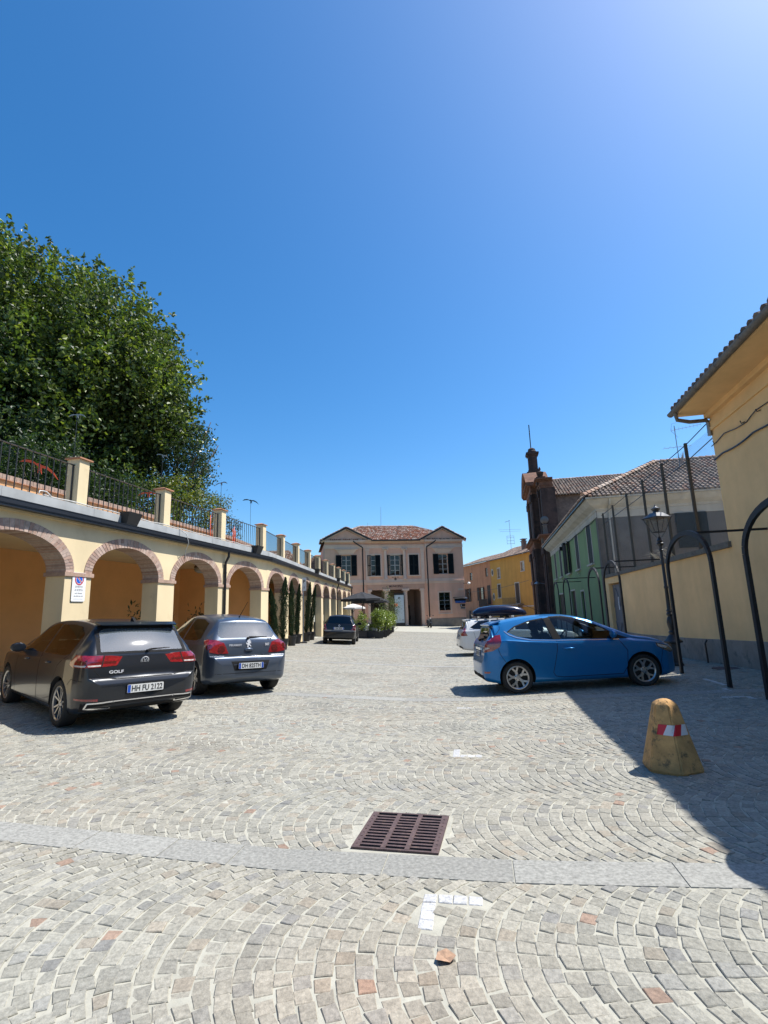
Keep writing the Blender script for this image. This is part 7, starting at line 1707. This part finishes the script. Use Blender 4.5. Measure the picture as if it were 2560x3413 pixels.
# potted cypresses
m_pot = mat('black_plastic_pot', (.022, .022, .023), .6, var=.2, vs=8)
CY = [(.020, .045, .020), (.028, .058, .024), (.016, .036, .017), (.045, .07, .028)]
for k, (x, y, h, lx, r, lab) in enumerate([(-4.42, 22.0, 3.0, .1, .21, 'tall potted cypress nearest the steel blue car, in front of a pillar'), (-4.62, 21.6, 2.5, -.25, .17, 'shorter potted cypress half hidden behind the nearest one'), (-4.44, 24.1, 2.95, .0, .17, 'straight potted cypress, left of the pair before the second planted arch'), (-4.42, 25.4, 2.85, .14, .15, 'leaning potted cypress beside the grey signpost'), (-4.27, 27.4, 3.05, .22, .16, 'potted cypress just right of the grey signpost'), (-4.22, 28.7, 2.95, .26, .15, 'farthest potted cypress, next to the glazed arches')]):
    o = empty('potted_cypress', (x, y, G(x, y)), 0, lab, 'potted tree', 'potted cypresses along the arcade')
    mb = MB(); mb.lathe([(.17, 0), (.23, .38), (.26, .38), (.265, .44), (.235, .44), (.22, .40), (.001, .40)], 18); lpart('pot', mb, m_pot, o, angle=40)
    mb = MB(); mb.tube([(0, 0, .38), (lx * .3, 0, h * .5), (lx, 0, h - .1)], [.025, .018, .006], 6); lpart('trunk', mb, m_bark, o)
    n = 5200; t = rng.uniform(0, 1, n) ** .9; a = rng.uniform(0, 2 * math.pi, n); rr = r * (np.minimum(1, (1 - t) * 4 + .12) * np.minimum(1, t * 6 + .35)) * (.72 + .42 * np.sin(t * 19 + 3 * k + 2.5 * np.sin(a * 2 + k)) * np.sin(t * 7 + a)) * rng.uniform(.45, 1.08, n)
    P = np.stack([lx * t ** 1.3 + rr * np.cos(a), rr * np.sin(a), .42 + t * (h - .42)], 1)
    axv = np.stack([np.cos(a) * .5, np.sin(a) * .5, np.full(n, 1.1)], 1)
    lpart('foliage', leaves(P, .085, .22, CY, 'foliage', m_needle, up=0, axis=axv, jit=.3), None, o)
# laurels in black planter boxes
LA = [(.17, .22, .035), (.22, .28, .045), (.13, .17, .03), (.28, .32, .06), (.10, .14, .03)]
pl = [(-1.56, 31.85, .32, 1.15, 34, 'sparse laurel planter behind the small black car'), (-1.10, 32.2, .0, 0, 0, 'low planter box with hardly any leaves, under the umbrella pole'), (-.56, 32.2, .42, 1.32, 95, 'dense bright laurel in the nearest corner planter'), (-.24, 33.9, .40, 1.25, 70, 'bright laurel in the second planter of the row leading to the town hall'), (-.10, 35.8, .38, 1.2, 60, 'bright laurel in the third planter of the row leading to the town hall'), (.0, 37.6, .36, 1.15, 50, 'bright laurel in the fourth planter of the row leading to the town hall'), (.12, 39.4, .36, 1.15, 45, 'bright laurel in the fifth planter of the row leading to the town hall'), (.3, 41.7, .36, 1.1, 40, 'bright laurel in the last planter, nearest the town hall')]
for k, (x, y, r, h, n, lab) in enumerate(pl):
    o = empty('planter', (x, y, G(x, y)), 0, lab, 'planter', 'laurel planters round the cafe terrace'); w, d = (.29, .22) if k < 3 else (.2, .36)
    mb = MB(); mb.hexa([(-w * .88, -d * .88, .02), (w * .88, -d * .88, .02), (w * .88, d * .88, .02), (-w * .88, d * .88, .02), (-w, -d, .40), (w, -d, .40), (w, d, .40), (-w, d, .40)]); mb.box(-w - .02, w + .02, -d - .02, d + .02, .40, .45); lpart('box', mb, m_pot, o)
    if n == 0: n, r, h = 5, .2, .35
    mb = MB()
    for j in range(7): a = rnd.uniform(0, 6.3); q = rnd.uniform(.2, .8) * r; mb.tube([(q * .3 * math.cos(a), q * .3 * math.sin(a), .42), (q * math.cos(a), q * math.sin(a), .45 + h * rnd.uniform(.6, .95))], [.012, .004], 5)
    lpart('stem', mb, m_bark, o)
    cen = in_ell(n, (0, 0, .45 + h * .52), (r, r * 1.05, h * .52), .35); lpart('foliage', leaves(clumps(cen, 26, .085), .115, .42, LA, 'foliage', m_leaf_g, up=.2), None, o)
o = bush(.12, 44.2, G(.12, 44.2), .72, 3.2, [(.075, .095, .045), (.10, .12, .06), (.06, .075, .035), (.14, .16, .09)], 'tall grey green oleander in front of the white panel', 75, 30, .17, wd=.26, m=m_leaf)
mb = MB(); 
for k in range(9): mb.sphere((.62 + rnd.uniform(-.12, .12), -.3 + rnd.uniform(-.1, .1), 2.15 + rnd.uniform(-.1, .1)), .06, 7, 5)
lpart('flower', mb, mat('orange_flower', (.55, .16, .05), .7), o)
for (x, y, z, lab) in ((AP(15.3, -1.3, 0).x, 15.3, 1.35, 'leafy pot plant in the arcade, left of the car roof'), (AP(18.4, -1.3, 0).x, 18.4, 1.3, 'leafy pot plant in the arcade, right of the downpipe')):
    g = G(x, y); o = bush(x, y, g + .4, .42, z - .25, DARK, lab, 26, 22, .16, group='pot plants inside the arcade', wd=.35, name='pot_plant'); mb = MB(); mb.lathe([(.16, -.42), (.22, -.05), (.24, 0), (.001, -.03)], 14); lpart('pot', mb, m_pot, o, angle=40)

# ------------------------------------------------------------------ cafe terrace
m_can = mat('black_canvas', (.018, .018, .02), .85, var=.15, vs=3); m_canw = mat('white_canvas', (.62, .60, .57), .85)
def parasol(x, y, h, rad, m, lab, drop=.46, n=8):
    o = empty('parasol', (x, y, G(x, y)), .2, lab, 'parasol'); mb = MB(); mb.tube([(0, 0, 0), (0, 0, h)], .03, 8); lpart('pole', mb, m_black, o)
    mb = MB(); mb.lathe([(.3, 0), (.3, .08), (.06, .1), (.06, .3)], 14); lpart('base', mb, m_pot, o)
    mb = MB(); V = [(0, 0, h)]; F = []
    for rr, zz in ((.4, h - drop * .33), (1.0, h - drop), (1.0, h - drop - .14)):
        for k in range(n):
            a = 2 * math.pi * k / n; V.append((rad * rr * math.cos(a), rad * rr * math.sin(a), zz))
            a += math.pi / n; c = math.cos(math.pi / n); V.append((rad * rr * c * math.cos(a), rad * rr * c * math.sin(a), zz - (.03 if rr < 1 else -.02)))
    m2 = 2 * n
    F += [(0, 1 + k, 1 + (k + 1) % m2) for k in range(m2)]
    for i in range(2): F += [(1 + i * m2 + k, 1 + i * m2 + (k + 1) % m2, 1 + (i + 1) * m2 + (k + 1) % m2, 1 + (i + 1) * m2 + k) for k in range(m2)]
    mb.add(V, F); lpart('canopy', mb, m, o)
    mb = MB()
    for k in range(n): a = 2 * math.pi * k / n; mb.bar((0, 0, h - .06), (rad * .99 * math.cos(a), rad * .99 * math.sin(a), h - drop - .03), .02, .015); mb.bar((0, 0, h - drop - .4), (rad * .5 * math.cos(a), rad * .5 * math.sin(a), h - drop * .5 - .06), .016, .012)
    lpart('rib', mb, m_black, o); return o
parasol(-1.62, 34.0, 2.86, 1.42, m_can, 'black canvas parasol nearest over the cafe planters')
parasol(-1.15, 37.5, 2.75, 1.35, m_can, 'second black parasol half hidden behind the nearest one', .42)
parasol(-3.0, 45.5, 2.25, 1.1, m_canw, 'small white parasol far back by the arcade end', .34)
m_cloth = mat('white_tablecloth', (.72, .72, .71), .8)
for k, (x, y, lab) in enumerate([(-.92, 33.5, 'cafe table under a white cloth between the planters'), (-1.5, 34.6, 'cafe table under a white cloth behind the sparse laurel')]):
    g = G(x, y); o = empty('cafe_table', (x, y, g), .3 * k, lab, 'table'); mb = MB(); mb.box(-.38, .38, -.38, .38, .72, .745); lpart('table_top', mb, m_wood, o); mb = MB(); mb.tube([(0, 0, 0), (0, 0, .72)], .035, 8); mb.lathe([(.25, 0), (.25, .02), (.04, .05)], 12); lpart('pedestal', mb, m_black, o)
    t = empty('tablecloth', (x, y, g), .3 * k, 'white cloth draped over the ' + ('table between the planters' if k == 0 else 'table behind the sparse laurel'), 'tablecloth'); mb = MB(); V = []; n = 36
    for rr, zz in ((.0, .752), (.40, .752), (.42, .74), (.43, .5), (.46, .28)):
        for j in range(n):
            a = 2 * math.pi * j / n; q = max(abs(math.cos(a)), abs(math.sin(a))); w = 1 / q if rr < .45 else 1 / q * (1 + .06 * math.sin(a * 12)); V.append((rr * w * math.cos(a), rr * w * math.sin(a), zz - (.08 * (abs(math.sin(2 * a))) if zz < .5 else 0)))
    mb.add(V, [(i * n + j, i * n + (j + 1) % n, (i + 1) * n + (j + 1) % n, (i + 1) * n + j) for i in range(4) for j in range(n)]); lpart('cloth', mb, m_cloth, t, angle=50)
ch0 = None
for k, (x, y, a, lab) in enumerate([(-.95, 32.85, 0, 'black cafe chair in front of the white clothed table'), (-.35, 33.4, 1.57, 'black cafe chair right of the white clothed table, behind the corner laurel'), (-1.75, 33.9, .3, 'black cafe chair behind the sparse laurel')]):
    if ch0 is None:
        o = empty('cafe_chair', (x, y, G(x, y)), a); mb = MB(); mb.box(-.2, .2, -.2, .2, .43, .46); lpart('seat', mb, m_pot, o); mb = MB(); mb.hexa([(-.2, -.2, .62), (.2, -.2, .62), (.2, -.17, .62), (-.2, -.17, .62), (-.2, -.27, .86), (.2, -.27, .86), (.2, -.24, .86), (-.2, -.24, .86)]); lpart('backrest', mb, m_pot, o)
        for sx in (-1, 1):
            for sy in (-1, 1): mb = MB(); mb.tube([(sx * .2, sy * .2, 0), (sx * .18, sy * .18, .44)] + ([(sx * .19, -.25, .86)] if sy < 0 else []), .013, 6); lpart('leg', mb, m_black, o)
        ch0 = o
    else: o = copy_tree(ch0); o.location = (x, y, G(x, y)); o.rotation_euler = (0, 0, a)
    tag(o, lab, 'chair', 'cafe chairs')
# tall information panel in the portico
o = empty('information_panel', mun.location, MA, 'tall pale information panel standing between the town hall columns', 'panel')
b = MB(); b.box(-1.50, -.42, -.62, -.5, .05, 3.16); lpart('board', b, mat('panel_pale_blue', (.50, .56, .57), .35), o)
b = MB(); b.box(-1.56, -1.50, -.64, -.48, -.5, 3.3); b.box(-.42, -.36, -.64, -.48, -.5, 3.3); b.box(-1.5, -.42, -.64, -.48, 3.16, 3.34); b.box(-1.5, -.42, -.64, -.48, -.4, .05); b.box(-1.75, .0, -.95, -.3, -.7, -.28); lpart('frame', b, m_black, o)
b = MB(); F = frame((-.96, -.622, 2.8), (1, 0, 0), (0, 0, 1)); ring_strip(b, F, 0, 0, .07, .13, .002, 20); b.add([F @ Vector(q) for q in ((-.3, -1.65, .002), (.3, -1.65, .002), (.3, -1.66, .002), (-.3, -1.66, .002))], [(0, 1, 2, 3)])
for (x, y, w, h) in ((.28, -2.45, .05, .05), (.34, -2.43, .04, .06), (.40, -2.42, .04, .07), (.38, -2.54, .09, .03), (.10, -.3, .03, .04)): b.add([F @ Vector(q) for q in ((x - w / 2, y - h / 2, .002), (x + w / 2, y - h / 2, .002), (x + w / 2, y + h / 2, .002), (x - w / 2, y + h / 2, .002))], [(0, 1, 2, 3)])
lpart('print', b, m_plate_t, o)
# scooter
o = empty('scooter', (4.55, 55.0, G(4.55, 55.0)), R(8), 'dark scooter parked in front of the town hall', 'scooter'); m_sc = mat('scooter_grey', (.10, .10, .105), .3, metal=.4, coat=.6)
for y in (.0, 1.28): mb = MB(); mb.lathe([(.17, -.05), (.24, -.06), (.27, -.03), (.27, .03), (.24, .06), (.17, .05)], 22, axis='x'); w = lpart('wheel', mb, m_rubber, o, angle=40); w.location = (0, y, .26); mb = MB(); mb.lathe([(.17, -.03), (.04, -.05), (.04, .05), (.17, .03)], 14, axis='x'); lpart('rim', mb, m_alloy, w)
mb = MB(); mb.hexa([(-.2, .12, .35), (.2, .12, .35), (.13, .32, .3), (-.13, .32, .3), (-.16, .1, .92), (.16, .1, .92), (.09, .2, .95), (-.09, .2, .95)]); mb.hexa([(-.17, .3, .22), (.17, .3, .22), (.17, .75, .22), (-.17, .75, .22), (-.17, .3, .32), (.17, .3, .32), (.17, .75, .32), (-.17, .75, .32)]); mb.hexa([(-.16, .7, .3), (.16, .7, .3), (.14, 1.55, .5), (-.14, 1.55, .5), (-.17, .68, .68), (.17, .68, .68), (.1, 1.6, .76), (-.1, 1.6, .76)]); mb.hexa([(-.09, -.2, .5), (.09, -.2, .5), (.09, .22, .55), (-.09, .22, .55), (-.09, -.18, .55), (.09, -.18, .55), (.09, .2, .6), (-.09, .2, .6)]); lpart('body', mb, m_sc, o)
mb = MB(); mb.hexa([(-.16, .66, .68), (.16, .66, .68), (.12, 1.5, .76), (-.12, 1.5, .76), (-.14, .7, .78), (.14, .7, .78), (.1, 1.48, .84), (-.1, 1.48, .84)]); lpart('saddle', mb, m_pot, o)
mb = MB(); mb.tube([(-.34, .22, 1.02), (-.15, .14, 1.0), (.15, .14, 1.0), (.34, .22, 1.02)], .018, 6); mb.tube([(0, .0, .26), (0, .14, 1.0)], .03, 6); mb.tube([(-.2, .15, 1.0), (-.3, .18, 1.22)], .008, 5); mb.tube([(.2, .15, 1.0), (.3, .18, 1.22)], .008, 5); lpart('handlebar', mb, m_black, o)
for sx in (-1, 1): mb = MB(); mb.sphere((sx * .32, .19, 1.25), .06, 10, 6); lpart('mirror', mb, m_black, o)
mb = MB(); mb.sphere((0, .06, .96), .08, 12, 8); lpart('headlight', mb, m_lampw, o)
# grey signpost by the cypresses
o = empty('signpost', (-4.2, 25.95, G(-4.2, 25.95)), 0, 'slim grey signpost with a narrow panel among the potted cypresses', 'signpost'); mb = MB(); mb.tube([(0, 0, 0), (0, 0, 3.2)], .03, 10); lpart('pole', mb, m_grey_metal, o); mb = MB(); mb.lathe([(.2, 0), (.2, .05), (.05, .07)], 14); lpart('base', mb, m_pot, o)
mb = MB(); mb.box(-.04, .16, -.05, -.035, 2.55, 3.2); pn = lpart('panel', mb, m_white, o); mb = MB(); put_text(mb, 'P', .22, frame((.06, -.053, 3.0), (1, 0, 0), (0, 0, 1)), .001); put_text(mb, 'i', .18, frame((.06, -.053, 2.72), (1, 0, 0), (0, 0, 1)), .001); lpart('lettering', mb, m_plate_t, pn)
# small things on the paving
mb = MB(); c_ = Vector((.21, 2.64, G(.21, 2.64) + .006)); pts = [(-.045, -.01, .004), (-.03, .028, .012), (.01, .038, .02), (.045, .02, .006), (.05, -.01, .018), (.02, -.032, .004), (-.02, -.035, .014)]
mb.add([c_ + Vector(q) for q in pts] + [c_ + Vector((0, 0, .002))], [(i, (i + 1) % 7, 7) for i in range(7)]); tag(mb.build('fallen_leaf', mat('dry_leaf', (.40, .25, .16), .8, var=.3, vs=60)), 'curled dry orange leaf on the foreground cobbles', 'leaf')
gx, gy = 7.95, 12.55; mb = MB(); mb.lathe([(.3, -.02), (.3, .012), (.27, .014), (.001, .012)], 24, (gx, gy, G(gx, gy))); tag(mb.build('manhole_cover', m_rust), 'round iron cover on the cobbles at the foot of the ochre wall', 'manhole cover')
